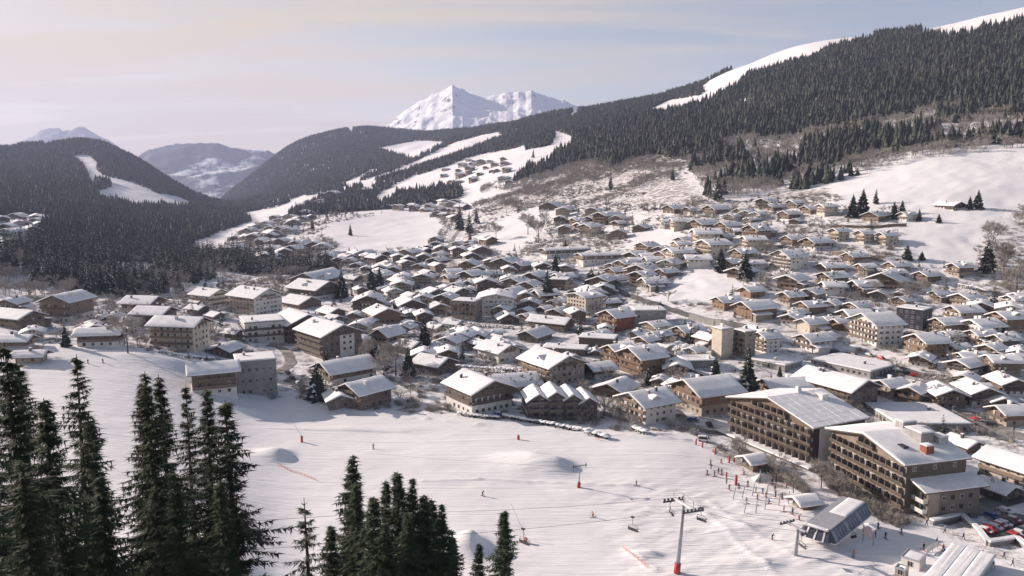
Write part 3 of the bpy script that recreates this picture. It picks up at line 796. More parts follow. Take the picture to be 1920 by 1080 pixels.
def place_tree(kind, lib, i, x, y, h, label, cat, group=None, z=None, name=None, rx=1.0, sink=0.2):
    tm, cm, H = lib[i % len(lib)]
    zz = float(terr(x, y)) if z is None else z
    o = empty(name or kind, (x, y, zz - sink), R.random() * 6.28)
    k = h / H
    o.scale = (k * rx, k * rx, k)
    child('trunk', tm, o); child('crown', cm, o)
    tag(o, label, cat, group)
    return o

# ------------------------------------------------------------------ scattered woods: geometry-node stuff
def proto_collection(name, meshes):
    c = bpy.data.collections.new(name)
    for i, me in enumerate(meshes):
        o = bpy.data.objects.new('%s_%02d' % (name, i), me); c.objects.link(o)
    return c
farm = [conifer_far(rt, rt.uniform(13, 20), rt.uniform(2.8, 5.2), rt.choice((4, 5, 6))).mesh('fir_form', [M['needles_far']]) for _ in range(9)]
midm = []
for i in range(3):
    t_, c_ = conifer_mid(rt, 18, 3.3, 11, 6, .12); midm.append(c_.mesh('fir_form', [M['needles_mid'], M['branch_snow']]))
barem = []
for i in range(4):
    t_, c_ = bare_tree(rt, 11, 3, .6, 5, twig_w=.085)
    c_.faces(t_.v, t_.f, 0); barem.append(c_.mesh('bare_form', [M['twig']]))
bushm = [bush(rt, rt.uniform(1.1, 1.9)).mesh('bush_form', [M['twig']]) for _ in range(4)]
C_FAR = proto_collection('fir_forms', farm); C_MID = proto_collection('fir_forms_near', midm)
C_BARE = proto_collection('bare_forms', barem); C_BUSH = proto_collection('bush_forms', bushm)
def scatter_group(coll):
    ng = bpy.data.node_groups.new('scatter_' + coll.name, 'GeometryNodeTree')
    ng.interface.new_socket('Geometry', in_out='INPUT', socket_type='NodeSocketGeometry')
    ng.interface.new_socket('Geometry', in_out='OUTPUT', socket_type='NodeSocketGeometry')
    gi = ng.nodes.new('NodeGroupInput'); go = ng.nodes.new('NodeGroupOutput')
    ci = ng.nodes.new('GeometryNodeCollectionInfo'); ci.inputs['Collection'].default_value = coll
    ci.inputs['Separate Children'].default_value = True; ci.inputs['Reset Children'].default_value = True
    io = ng.nodes.new('GeometryNodeInstanceOnPoints'); io.inputs['Pick Instance'].default_value = True
    ng.links.new(gi.outputs[0], io.inputs['Points']); ng.links.new(ci.outputs[0], io.inputs['Instance'])
    def attr(nm, ty):
        a = ng.nodes.new('GeometryNodeInputNamedAttribute'); a.data_type = ty; a.inputs['Name'].default_value = nm
        return a.outputs['Attribute']
    ng.links.new(attr('idx', 'INT'), io.inputs['Instance Index'])
    ng.links.new(attr('rot', 'FLOAT_VECTOR'), io.inputs['Rotation'])
    ng.links.new(attr('scl', 'FLOAT_VECTOR'), io.inputs['Scale'])
    ng.links.new(io.outputs[0], go.inputs[0])
    return ng
def scatter(name, coll, x, y, z, h, rnd, flat=1.0):
    n = len(x)
    me = bpy.data.meshes.new(name)
    me.vertices.add(n); me.vertices.foreach_set('co', np.stack([x, y, z], -1).astype(np.float32).ravel())
    a = me.attributes.new('idx', 'INT', 'POINT'); a.data.foreach_set('value', rnd.integers(0, len(coll.objects), n).astype(np.int32))
    a = me.attributes.new('rot', 'FLOAT_VECTOR', 'POINT'); r = np.zeros((n, 3), np.float32); r[:, 2] = rnd.random(n) * 6.28; a.data.foreach_set('vector', r.ravel())
    a = me.attributes.new('scl', 'FLOAT_VECTOR', 'POINT'); w = h * rnd.uniform(.8, 1.15, n) * flat
    a.data.foreach_set('vector', np.stack([w, w, h], -1).astype(np.float32).ravel())
    o = link_obj(name, me); o['kind'] = 'stuff'
    md = o.modifiers.new('scatter', 'NODES'); md.node_group = scatter_group(coll)
    return o
G = np.random.default_rng(5)
def sample(Y0, Y1, s0, s1, area_per):
    """even random points in the wedge of ground"""
    A = (s1 - s0) * (Y1 ** 2 - Y0 ** 2) / 2
    n = int(A / area_per)
    y = np.sqrt(G.uniform(Y0 ** 2, Y1 ** 2, n)); x = y * G.uniform(s0, s1, n)
    return x, y
def in_any(u, v, polys):
    m = np.zeros(u.shape, bool)
    for p in polys: m |= inpoly(u, v, p)
    return m

SNOW1 = [(1222, 216), (1222, 203), (1255, 188), (1310, 180), (1322, 173), (1314, 164), (1330, 151), (1400, 118), (1440, 99), (1550, 55), (1648, 55), (1636, 70), (1600, 80), (1550, 88), (1530, 106), (1440, 130), (1405, 137), (1385, 160), (1345, 181), (1310, 197), (1270, 212)]
SNOW2 = [(1725, 66), (1740, 40), (1800, 20), (1860, 0), (1900, -15), (1960, -40), (1960, 26), (1900, 46), (1850, 58), (1790, 72)]
SNOW3 = [(1378, 198), (1388, 188), (1412, 184), (1412, 196), (1395, 202)]
FOR_R = [(1085, 195), (1320, 130), (1420, 60), (1650, 20), (1925, -120), (2600, -300), (2600, 400), (1960, 330), (1880, 318), (1790, 298), (1735, 292), (1660, 315), (1560, 352), (1545, 375), (1480, 370), (1420, 372), (1330, 378), (1300, 330), (1282, 300), (1230, 292), (1180, 300), (1150, 318), (1120, 305), (1090, 300), (1010, 328), (985, 335), (990, 305), (1060, 280), (1085, 262), (1085, 235)]
BARE_R = [(1330, 378), (1280, 300), (1400, 250), (1600, 240), (1750, 200), (1960, 180), (1960, 340), (1880, 320), (1790, 300), (1735, 292), (1660, 315), (1560, 352), (1545, 375), (1420, 375)]
BARE_C = [(880, 400), (905, 350), (985, 335), (1090, 305), (1180, 300), (1230, 295), (1285, 300), (1335, 378), (1290, 395), (1180, 392), (1060, 388), (960, 395)]
# central hill
FOR_C = [(395, 396), (420, 370), (480, 290), (590, 200), (740, 180), (830, 200), (960, 180), (1100, 150), (1092, 262), (1040, 245), (960, 262), (930, 248), (850, 268), (760, 312), (640, 352), (560, 372), (520, 388), (440, 402)]
CSNOW = [[(705, 278), (780, 264), (845, 266), (810, 282), (775, 300), (745, 292)], [(750, 318), (800, 292), (850, 268), (900, 254), (938, 248), (926, 262), (880, 281), (825, 298), (775, 313)],
         [(652, 243), (664, 234), (660, 250)], [(1062, 222), (1078, 205), (1086, 210), (1075, 222)],
         [(640, 345), (700, 318), (720, 312), (700, 325), (655, 350)]]
BELT_C = [(556, 395), (600, 372), (690, 345), (760, 325), (830, 300), (925, 265), (1000, 245), (1045, 238), (1035, 256), (960, 280), (890, 292), (830, 314), (760, 336), (706, 366), (704, 376), (760, 362), (850, 350), (868, 360), (860, 378), (760, 390), (640, 404), (560, 418), (540, 410)]
SPOT_C = [(985, 260), (1040, 252), (1035, 272), (985, 282)]
BELT_C2 = [(960, 345), (985, 318), (1040, 300), (1090, 280), (1130, 285), (1130, 305), (1060, 320), (1000, 335)]
# left hill
FOR_L = [(-900, 150), (60, 230), (210, 230), (260, 250), (330, 310), (400, 372), (450, 395), (470, 415), (400, 440), (330, 470), (-900, 470)]
LSNOW = [[(134, 292), (165, 290), (183, 305), (182, 318), (192, 328), (212, 334), (250, 342), (272, 352), (292, 362), (330, 368), (368, 382), (350, 389), (300, 388), (258, 388), (240, 386), (222, 378), (190, 376), (184, 362), (176, 352), (166, 335), (160, 318)],
         [(-20, 266), (20, 264), (45, 264), (48, 270), (20, 280), (-20, 276)], [(80, 268), (95, 266), (98, 272), (84, 276)],
         [(292, 418), (350, 416), (352, 424), (300, 424)], [(-20, 404), (80, 404), (85, 420), (75, 460), (-20, 480)]]
LTREES_IN = [(178, 340), (207, 340), (208, 352), (180, 358)]
BELT_L = [(-60, 490), (0, 470), (80, 455), (100, 415), (250, 425), (400, 455), (440, 470), (515, 490), (520, 505), (560, 500), (600, 500), (640, 506), (560, 520), (440, 515), (380, 530), (290, 556), (170, 556), (60, 556), (-60, 556)]
LCLEAR = [[(0, 530), (60, 535), (60, 550), (0, 548)], [(205, 492), (290, 494), (290, 520), (215, 512)], [(290, 428), (350, 424), (350, 442), (300, 440)]]

x, y = sample(850, 3600, .05, 1.1, 44)
z = terr(x, y); u, v = proj(x, y, z)
dn = fbm(x / 90, y / 90, 3, 77)
k = inpoly(u, v, FOR_R) & ~in_any(u, v, [SNOW1, SNOW2, SNOW3])
lo = inpoly(u, v, BARE_R)
isb = (lo & (dn > 0.08 - 0.22 * (v - 240) / 120)) | (G.random(len(x)) < .10)
k1 = k & ~isb
k1 &= (G.random(len(x)) < np.where(lo, .8, 1.0))
ridge_y = np.interp(u, [1080, 1200, 1300, 1400, 1500, 1600, 1680, 1760, 1920], [3300, 3000, 2800, 2620, 2400, 2300, 2200, 2100, 2000])
k1 &= (y < ridge_y + 25) | (u < 1190)
k &= (y < ridge_y + 25) | (u < 1190)
hh = G.uniform(.6, 1.5, len(x)) * np.where(y > 2000, .78, 1.0)
scatter('conifer_forest_right_slope', C_FAR, x[k1], y[k1], z[k1] - .3, hh[k1], G)
kb = k & isb & (G.random(len(x)) < .62)
scatter('leafless_wood_right_slope', C_BARE, x[kb], y[kb], z[kb] - .3, hh[kb] * 1.05, G, 1.2)
x, y = sample(850, 1600, -.06, .27, 26)
z = terr(x, y); u, v = proj(x, y, z)
dn = fbm(x / 60, y / 60, 3, 78)
k = inpoly(u, v, BARE_C) & (dn > -.08 + .5 * np.clip((v - 330) / 70, -.3, 1) + .35 * np.clip((u - 1130) / 160, 0, 1))
scatter('leafless_wood_below_forest', C_BARE, x[k], y[k], z[k] - .3, G.uniform(.55, 1.0, k.sum()), G, 1.2)
x, y = sample(1500, 5600, -.5, .12, 72)
z = terr(x, y); u, v = proj(x, y, z)
dn = fbm(x / 140, y / 140, 3, 79)
k = (inpoly(u, v, FOR_C) & ~in_any(u, v, CSNOW)) | inpoly(u, v, BELT_C) | inpoly(u, v, SPOT_C) | inpoly(u, v, BELT_C2)
k &= ~((y < 4000) & (u < 760) & (dn > .32))
scatter('conifer_forest_central_hill', C_FAR, x[k], y[k], z[k] - .3, G.uniform(.7, 1.25, k.sum()), G)
x, y = sample(800, 4200, -1.1, -.28, 66)
z = terr(x, y); u, v = proj(x, y, z)
k = (inpoly(u, v, FOR_L) & ~in_any(u, v, LSNOW)) | inpoly(u, v, LTREES_IN)
k &= (G.random(len(x)) < np.where(u < -100, .55, 1.0))
scatter('conifer_forest_left_hill', C_FAR, x[k], y[k], z[k] - .3, G.uniform(.75, 1.3, k.sum()), G)
# nearer belt on the left: the nearest as single trees, the rest as one wood
x, y = sample(440, 950, -1.0, -.2, 38)
z = terr(x, y); u, v = proj(x, y, z)
k = inpoly(u, v, BELT_L) & ~in_any(u, v, LCLEAR)
dn = fbm(x / 30, y / 30, 3, 80)
isb = dn > np.where(v > 515, -.10, .25)
nearest = np.where(k & ~isb)[0]
nearest = nearest[np.argsort(y[nearest])]
sing = nearest[:150]; rest = nearest[150:]
def where_belt(uu):
    for lim, w_ in ((70, 'at the far left edge'), (150, 'behind the tall brown chalet'), (225, 'left of the bright roofed brown chalet'), (300, 'behind the bright roofed brown chalet'), (380, 'behind the white chalet with the brown strip'),
                    (450, 'behind the big white and brown block'), (530, 'at its thinning right end')):
        if uu < lim: return w_
    return 'left of the twin-gabled lodge'
for q, i in enumerate(sing):
    if v[i] < 0: continue
    place_tree('spruce_tree', MID, int(G.integers(0, 5)), float(x[i]), float(y[i]), float(G.uniform(15, 25)),
               '%s spruce of the wooded belt %s' % (('front row', 'second row', 'deeper')[0 if q < 50 else 1 if q < 100 else 2], where_belt(u[i])), 'tree', 'spruces of the wooded belt on the left')
scatter('conifer_wood_left_belt', C_MID, x[rest], y[rest], z[rest] - .3, G.uniform(.8, 1.35, len(rest)), G)
kb = k & isb
scatter('leafless_wood_left_belt', C_BARE, x[kb], y[kb], z[kb] - .3, G.uniform(.8, 1.25, kb.sum()), G, 1.15)

# ------------------------------------------------------------------ foreground spruces (tops given, feet on the hillside)
FG = [ # u_top, v_top, distance, library index, width factor, label
 (-70, 600, 46, 0, 1.1, 'dark spruce at the left picture edge, mostly cut off by it'),
 (22, 640, 52, 1, 1.0, 'tall dense spruce nearest the left edge of the foreground stand'),
 (52, 672, 60, 4, .95, 'slim spruce tucked behind the leftmost dense foreground spruce'),
 (130, 668, 62, 2, 1.0, 'tall open spruce with a pointed top rising alone before the left piste'),
 (96, 745, 56, 3, 1.0, 'shorter dark spruce between the two tallest left foreground spruces'),
 (172, 770, 66, 4, 1.15, 'spruce on the right flank of the left foreground stand'),
 (196, 890, 52, 3, .9, 'low dark spruce at the foot of the left foreground stand'),
 (60, 860, 42, 1, 1.0, 'broad dark spruce filling the bottom left corner'),
 (252, 716, 72, 4, 1.0, 'slim spruce at the left of the middle foreground group'),
 (288, 697, 68, 1, .95, 'dense spruce with the highest top of the middle foreground group'),
 (312, 704, 74, 4, .95, 'narrow spruce right behind the highest top of the middle group'),
 (347, 722, 80, 2, .95, 'thin open spruce standing behind the middle foreground group'),
 (388, 728, 68, 0, 1.0, 'dense spruce in the right half of the middle foreground group'),
 (437, 752, 66, 2, 1.35, 'open spruce with long drooping boughs at the right of the middle group'),
 (330, 880, 60, 1, 1.0, 'dark lower spruce in front of the middle foreground group'),
 (420, 905, 62, 4, 1.0, 'lower spruce under the long drooping boughs'),
 (648, 857, 92, 1, 1.05, 'tall dense spruce at the left of the lower middle group'),
 (690, 930, 84, 3, 1.0, 'greenish bushy spruce in front of the lower middle group'),
 (713, 898, 98, 4, .9, 'slim spruce top in the middle of the lower middle group'),
 (752, 888, 96, 3, .95, 'spruce with a snowy bough in the lower middle group'),
 (781, 900, 90, 1, .9, 'dense pointed spruce in the right half of the lower middle group'),
 (820, 932, 96, 4, .95, 'slim spruce with a thin leader in the lower middle group'),
 (838, 948, 88, 1, .95, 'rightmost dense spruce of the lower middle group'),
 (612, 985, 90, 3, .95, 'low spruce at the left foot of the lower middle group'),
 (730, 985, 80, 1, 1.0, 'dark spruce filling the centre of the lower middle group'),
 (893, 1018, 104, 3, .9, 'small dark spruce between the lower middle group and the lone spruce'),
 (668, 905, 88, 0, 1.1, 'dark spruce just right of the tallest of the lower middle group'),
 (800, 925, 92, 3, 1.0, 'spruce half hidden in the right half of the lower middle group'),
 (765, 960, 84, 0, 1.1, 'broad dark spruce low in the lower middle group'),
 (855, 990, 92, 1, 1.0, 'low spruce closing the lower middle group on the right'),
 (942, 962, 112, 3, 1.05, 'lone snow dusted spruce at the bottom edge beside the piste'),
]
for i, (u_, v_, D, li, rx, lab) in enumerate(FG):
    xx, yy, zt = at_z(u_, v_, D)
    zb = float(terr(xx, yy))
    place_tree('spruce_tree', SPR, li, xx, yy, zt - zb + .3, lab, 'tree', 'spruces in the foreground', rx=rx * (1.2 if u_ > 600 else 1.08))
# thin half-bare conifer beside the lower middle group
tr_, cr_ = spruce(rt, 20, 3.2, .8, .42, .4)
SP2 = [(tr_.mesh('trunk', [M['bark']]), cr_.mesh('crown', [M['needles_mid'], M['bark'], M['branch_snow']]), 20.0)]
xx, yy, zt = at_z(580, 930, 84)
place_tree('pine_tree', SP2, 0, xx, yy, zt - float(terr(xx, yy)), 'thin half bare conifer with a long naked trunk at the bottom', 'tree', rx=1.1)
# ------------------------------------------------------------------ building kit
def window_mesh(name, w, h, fr, glass_m, curtain=False, shutters=None):
    b = MB()
    b.box(-w / 2, w / 2, -.05, .02, 0, h, 0)                       # frame
    t = .09
    cols = 2
    cw = (w - t * (cols + 1)) / cols
    for i in range(cols):
        x0 = -w / 2 + t + i * (cw + t)
        b.box(x0, x0 + cw, -.085 + .02, -.04, t, h - t, 1)
    if curtain:
        b.box(-w / 2 + t, -w / 2 + t + cw * .9, -.07, -.06, t, h - t, 2)
    if shutters:
        for sx in (-1, 1):
            xa = sx * (w / 2 + .05); xb = sx * (w / 2 + .55)
            b.box(min(xa, xb), max(xa, xb), -.07, .0, 0, h, 3)
    return b.mesh(name, [M[fr], M[glass_m], M['curtain'], M['wood_brown']])
WIN = [window_mesh('window', 1.25, 1.3, 'frame_white', 'glass'), window_mesh('window', 1.25, 1.3, 'frame_wood', 'glass'),
       window_mesh('window', 1.1, 1.3, 'frame_white', 'glass', shutters=True), window_mesh('window', 1.25, 1.3, 'frame_white', 'glass', curtain=True)]
DOORW = [window_mesh('glazed_door', 1.7, 2.05, 'frame_white', 'glass', curtain=True), window_mesh('glazed_door', 1.7, 2.05, 'frame_wood', 'glass')]
def chimney_mesh(w, d, h, mat='stone'):
    b = MB(); b.box(-w / 2, w / 2, -d / 2, d / 2, -1.2, h, 0)
    b.box(-w / 2 - .1, w / 2 + .1, -d / 2 - .1, d / 2 + .1, h, h + .12, 0)
    b.box(-w / 2 - .05, w / 2 + .05, -d / 2 - .05, d / 2 + .05, h + .12, h + .42, 1)
    return b.mesh('chimney', [M[mat], M['roof_snow']])
CHIM = [chimney_mesh(.9, .9, 1.1), chimney_mesh(1.5, .8, 1.2, 'plaster_white'), chimney_mesh(.8, .8, 1.4, 'metal_dark')]
STY = { # lower, upper, balcony, trim
 'brown': ('plaster_white', 'wood_brown', 'wood_brown', 'wood_dark'), 'dark': ('plaster_white', 'wood_dark', 'wood_dark', 'wood_dark'),
 'alldark': ('wood_dark', 'wood_dark', 'wood_brown', 'wood_dark'), 'orange': ('plaster_tan', 'wood_orange', 'wood_brown', 'wood_brown'),
 'allorange': ('wood_orange', 'wood_orange', 'wood_orange', 'wood_brown'),
 'white': ('plaster_white', 'plaster_white', 'wood_brown', 'wood_dark'), 'beige': ('plaster_beige', 'plaster_beige', 'wood_brown', 'wood_dark'),
 'tan': ('plaster_tan', 'plaster_tan', 'wood_brown', 'wood_dark'), 'grey': ('concrete', 'wood_grey', 'wood_grey', 'wood_dark'),
 'concrete': ('concrete', 'concrete', 'concrete', 'concrete'), 'brick': ('brick_red', 'brick_red', 'wood_orange', 'wood_dark'),
 'mixed': ('stone', 'wood_brown', 'wood_brown', 'wood_dark'), 'panel': ('panel_dark', 'panel_dark', 'metal_dark', 'panel_dark'),
 'whitedark': ('plaster_white', 'plaster_white', 'wood_dark', 'wood_dark'), 'greywood': ('stone', 'wood_grey', 'wood_grey', 'wood_dark'),
 'brownall': ('wood_brown', 'wood_brown', 'wood_brown', 'wood_dark'),
}
def roof_h(x, W, e, r):
    return e + (r - e) * (1 - abs(x) / W)
def snow_cover_mb(W, y0, y1, e, r, th, rnd, slope_break=True):
    """snow lying on a gable roof: rounded lips, slightly uneven"""
    b = MB()
    prof = [(-W - .02, 0.0), (-W - .13, th * .45), (-W + .05, th * .9), (-W * .62, th * 1.0), (-W * .3, th), (-.35, th * .97), (.35, th * .97), (W * .3, th), (W * .62, th * 1.0), (W - .05, th * .9), (W + .13, th * .45), (W + .02, 0.0)]
    k = len(prof)
    ys = [y0 - .02, y0 - .12, y0 + .2] + list(np.linspace(y0 + .9, y1 - .9, max(2, int((y1 - y0) / 2.5)))) + [y1 - .2, y1 + .12, y1 + .02]
    n0 = len(b.v)
    for i, y in enumerate(ys):
        sc = (.12, .55, .95)[i] if i < 3 else (.12, .55, .95)[len(ys) - 1 - i] if i >= len(ys) - 3 else 1.0
        for j, (x, t) in enumerate(prof):
            nz = rnd.uniform(-.09, .09) if 0 < j < k - 1 else 0
            xx = max(-W - .13, min(W + .13, x + (rnd.uniform(-.08, .08) if j in (1, 2, k - 2, k - 3) else 0)))
            b.v.append((xx, y, roof_h(min(abs(x), W), W, e, r) + t * sc + nz))
    for i in range(len(ys) - 1):
        for j in range(k - 1):
            a = n0 + i * k + j
            b.f.append((a, a + 1, a + k + 1, a + k)); b.m.append(0); b.sm.append(True)
    r0 = len(b.v); b.v += [(0, ys[0], r), (0, ys[-1], r)]
    q = n0 + (len(ys) - 1) * k; h2 = k // 2
    b.f += [tuple([r0] + [n0 + j for j in range(h2, -1, -1)]), tuple([r0] + [n0 + j for j in range(k - 1, h2 - 1, -1)])]
    b.f += [tuple([r0 + 1] + [q + j for j in range(0, h2 + 1)]), tuple([r0 + 1] + [q + j for j in range(h2, k)])]
    b.m += [0] * 4; b.sm += [False] * 4
    return b
def snow_flat_mb(x0, x1, y0, y1, z, th, rnd, n=4):
    b = MB()
    xs = [x0, x0 - .08, x0 + .25] + list(np.linspace(x0 + 1, x1 - 1, n)) + [x1 - .25, x1 + .08, x1]
    ys = [y0, y0 - .08, y0 + .25] + list(np.linspace(y0 + 1, y1 - 1, n)) + [y1 - .25, y1 + .08, y1]
    K = len(xs)
    def pr(i, n): return (0, .5, .95)[i] if i < 3 else (0, .5, .95)[n - 1 - i] if i >= n - 3 else 1.0
    for j, y in enumerate(ys):
        for i, x in enumerate(xs):
            b.v.append((x, y, z + th * min(pr(i, K), pr(j, len(ys))) + (rnd.uniform(-.05, .05) if 2 < i < K - 3 and 2 < j < len(ys) - 3 else 0)))
    for j in range(len(ys) - 1):
        for i in range(K - 1):
            a = j * K + i; b.f.append((a, a + 1, a + K + 1, a + K)); b.m.append(0); b.sm.append(True)
    return b
def windows_on(root, face, n, z, halfspan, off, near, acc, rnd, lib, vary=0.12, margin=1.0):
    """a row of windows on a face; 'near' makes each an object, else it goes to the joined part acc"""
    if n <= 0: return
    span = 2 * (halfspan - margin)
    for i in range(n):
        if rnd.random() < vary: continue
        p = -span / 2 + span * (i + .5) / n
        me = rnd.choice(lib)
        if face == 'f': loc = (p, -off, z); rz = 0
        elif face == 'b': loc = (-p, off, z); rz = math.pi
        elif face == 'l': loc = (-off, -p, z); rz = -math.pi / 2
        else: loc = (off, p, z); rz = math.pi / 2
        if near: child(me.name.split('.')[0], me, root, loc, rz)
        else:
            hx, hh = .55, 1.15
            c, s = math.cos(rz), math.sin(rz)
            def T(a, bb, cz): return (loc[0] + a * c - bb * s, loc[1] + a * s + bb * c, loc[2] + cz)
            m = 0 if rnd.random() < .72 else 1
            vs = [T(-hx, -.06, 0), T(hx, -.06, 0), T(hx, -.06, hh), T(-hx, -.06, hh), T(-hx, .02, 0), T(hx, .02, 0), T(hx, .02, hh), T(-hx, .02, hh)]
            acc.faces(vs, [(0, 1, 2, 3), (0, 4, 5, 1), (1, 5, 6, 2), (2, 6, 7, 3), (3, 7, 4, 0)], m)
def balcony_mb(face, halfspan, off, z, depth, rail=.95, post=True, slab=.16):
    b = MB()
    def bx(a0, a1, o0, o1, z0, z1, m=0):
        if face == 'f': b.box(a0, a1, -o1, -o0, z0, z1, m)
        elif face == 'b': b.box(a0, a1, o0, o1, z0, z1, m)
        elif face == 'l': b.box(-o1, -o0, a0, a1, z0, z1, m)
        else: b.box(o0, o1, a0, a1, z0, z1, m)
    bx(-halfspan, halfspan, off - .05, off + depth, z - slab, z)
    zr = z + .12
    for k in range(3):       # boards of the parapet, gaps between
        bx(-halfspan, halfspan, off + depth - .07, off + depth, zr + k * .29, zr + k * .29 + .22)
    for sgn in (-1, 1):
        a = sgn * halfspan
        bx(min(a, a - sgn * .07), max(a, a - sgn * .07), off, off + depth - .07, zr, z + rail)
    bx(-halfspan, halfspan, off + depth - .12, off + depth + .03, z + rail - .02, z + rail + .07)
    return b
def build_house(root, w, l, st, sty, rnd, near=True, pitch=.36, over=1.1, gover=1.5, sh=2.7, snow=.45, flat=False, sides='fl', balc=True, lower=None,
                chim=1, panel=None, cross=0, shed=False, wv=.12, found=4.0, winrows=None, annex=False, dormer=False):
    lo, up, ba, tr = STY[sty]
    H = st * sh
    nlow = (1 if st >= 2 else 0) if lower is None else lower
    hw, hl = w / 2, l / 2
    rise = hw * pitch
    b = MB(); b.box(-hw - .06, hw + .06, -hl - .06, hl + .06, -found, max(.4, nlow * sh), 0)
    b.build('base_wall', [M[lo]], root)
    b = MB()
    z0 = max(.4, nlow * sh) - .02
    if flat: b.box(-hw, hw, -hl, hl, z0, H + .5, 0)
    else: b.prism([(-hw, z0), (hw, z0), (hw, H), (0, H + rise), (-hw, H)], -hl, hl, 0)
    b.build('upper_wall', [M[up]], root)
    W = hw + over
    e = H - over * pitch + .12; r = H + rise + .12
    if flat:
        b = MB(); b.box(-hw - .35, hw + .35, -hl - .35, hl + .35, H + .45, H + .75, 0); rf = b.build('roof', [M[tr]], root)
        snow_flat_mb(-hw - .3, hw + .3, -hl - .3, hl + .3, H + .76, snow, rnd).build('snow_cover', [M['roof_snow']], root)
    else:
        b = MB(); t = .26
        b.prism([(-W, e), (0, r), (W, e), (W, e + t), (0, r + t), (-W, e + t)], -hl - gover, hl + gover, 0)
        rf = b.build('roof', [M[tr]], root)
        if snow > 0:
            snow_cover_mb(W - .02, -hl - gover + .03, hl + gover - .03, e + t, r + t, snow, rnd).build('snow_cover', [M['roof_patchy' if rnd.random() < .13 else 'roof_snow']], root)
    for c in range(chim):
        cx = rnd.choice((-1, 1)) * rnd.uniform(.15, .55) * hw; cy = rnd.uniform(-.5, .6) * hl
        zc = (H + .8) if flat else roof_h(abs(cx), W, e, r) + .3
        child('chimney', rnd.choice(CHIM), rf, (cx, cy, zc + snow * .6))
    lib = {'brown': [WIN[0], WIN[1]], 'white': [WIN[2], WIN[0], WIN[3]]}.get(sty, [WIN[0], WIN[3], WIN[1]] if 'plaster' in up else [WIN[0], WIN[1]])
    acc = MB()
    nf = max(1, int((w - 1.6) / 2.7)); ns = max(1, int((l - 1.6) / 3.0))
    for k in range(st):
        zz = k * sh + .85
        isd = balc and k >= 1
        fl = DOORW if isd and 'f' in sides else lib
        windows_on(root, 'f', nf, zz - (.75 if fl is DOORW else 0), hw, hl + (.08 if k < nlow else .02), near, acc, rnd, fl, wv)
        windows_on(root, 'l', ns, zz, hl, hw + (.08 if k < nlow else .02), near, acc, rnd, lib, wv)
        windows_on(root, 'r', ns, zz, hl, hw + (.08 if k < nlow else .02), near, acc, rnd, lib, wv + .2)
        windows_on(root, 'b', max(1, nf - 1), zz, hw, hl + (.08 if k < nlow else .02), near, acc, rnd, lib, wv + .3) if near else None
    if not flat and rise > 1.7:
        windows_on(root, 'f', 2 if w > 9 else 1, H + .15, hw * .42, hl + .02, near, acc, rnd, lib, 0, .3)
    if balc:
        for k in range(1, st):
            for sd in sides:
                hs = (hw if sd in 'fb' else hl); of = (hl if sd in 'fb' else hw)
                balcony_mb(sd, hs + (.1 if sd == 'f' else -.2), of, k * sh, 1.25).build('balcony', [M[ba]], root)
        if not flat and rise > 2.0:
            balcony_mb('f', hw * .5, hl, H - .1, 1.1).build('balcony', [M[ba]], root)
    if panel:
        fc, x0, x1, za, zb = panel
        b = MB()
        if fc == 'f': b.box(x0 * hw, x1 * hw, -hl - .10, -hl - .03, za * H, zb * H, 0)
        elif fc == 'r': b.box(hw + .03, hw + .10, x0 * hl, x1 * hl, za * H, zb * H, 0)
        b.build('render_panel', [M['plaster_white']], root)
        if fc == 'f':
            for k in range(1, st):
                for q_ in (.3, .72): child('window', WIN[1], root, ((x0 + (x1 - x0) * q_) * hw, -hl - .11, k * sh + .7))
    if not near and acc.v:
        acc.build('window', [M['glass'], M['frame_white']], root, kind='stuff')
    # lean-to wing and dormer: no two houses quite alike
    if annex:
        sx = rnd.choice((-1, 1)); aw = rnd.uniform(2.6, 4.2); al_ = l * rnd.uniform(.45, .8); ah = rnd.uniform(2.2, 2.9) if st < 3 else rnd.uniform(2.4, 5)
        ya = rnd.choice((-hl + .4, hl - al_ - .4))
        x0_, x1_ = (hw + .05, hw + aw) if sx > 0 else (-hw - aw, -hw - .05)
        b = MB(); b.box(x0_, x1_, ya, ya + al_, -found, ah, 0); b.build('annex_wall', [M[rnd.choice((lo, up, 'wood_grey'))]], root)
        xi, xo = sx * (hw + .04), sx * (hw + aw + .6)
        b = MB(); zi, zo = ah + .9, ah + .15
        pl = [(xi, zi), (xo, zo), (xo, zo + .18), (xi, zi + .18)]
        b.prism(pl if sx < 0 else pl[::-1], ya - .5, ya + al_ + .5, 0)
        pl = [(xi, zi + .19), (xo + sx * .03, zo + .19), (xo + sx * .03, zo + .5), (xi + (xo - xi) * .5, (zi + zo) / 2 + .64), (xi, zi + .6)]
        b.prism(pl if sx < 0 else pl[::-1], ya - .52, ya + al_ + .52, 1)
        b.build('annex_roof', [M[tr], M['roof_snow']], root)
        windows_on(root, 'f', 0, 1, 1, 1, near, acc, rnd, lib)
    if dormer and not flat:
        sx = rnd.choice((-1, 1)); dw = rnd.uniform(1.3, 1.9); yc = rnd.uniform(-.3, .3) * hl
        xf = sx * hw * .78; xb = sx * hw * .15
        zt = roof_h(hw * .15, W, e, r) - .05
        b = MB()
        zb_ = roof_h(hw * .78, W, e, r)
        zr = min(r - .1, zb_ + 1.9)
        pts_ = [(yc - dw, zb_ - .2), (yc + dw, zb_ - .2), (yc + dw, zr - .7), (yc, zr), (yc - dw, zr - .7)]
        vs = [(xf, p, q) for p, q in pts_] + [(xb, p, q) for p, q in pts_]
        b.faces(vs, [(0, 1, 2, 3, 4), (9, 8, 7, 6, 5)] + [(i, 5 + i, 5 + (i + 1) % 5, (i + 1) % 5) for i in range(5)], 0)
        xo = xf + sx * .7
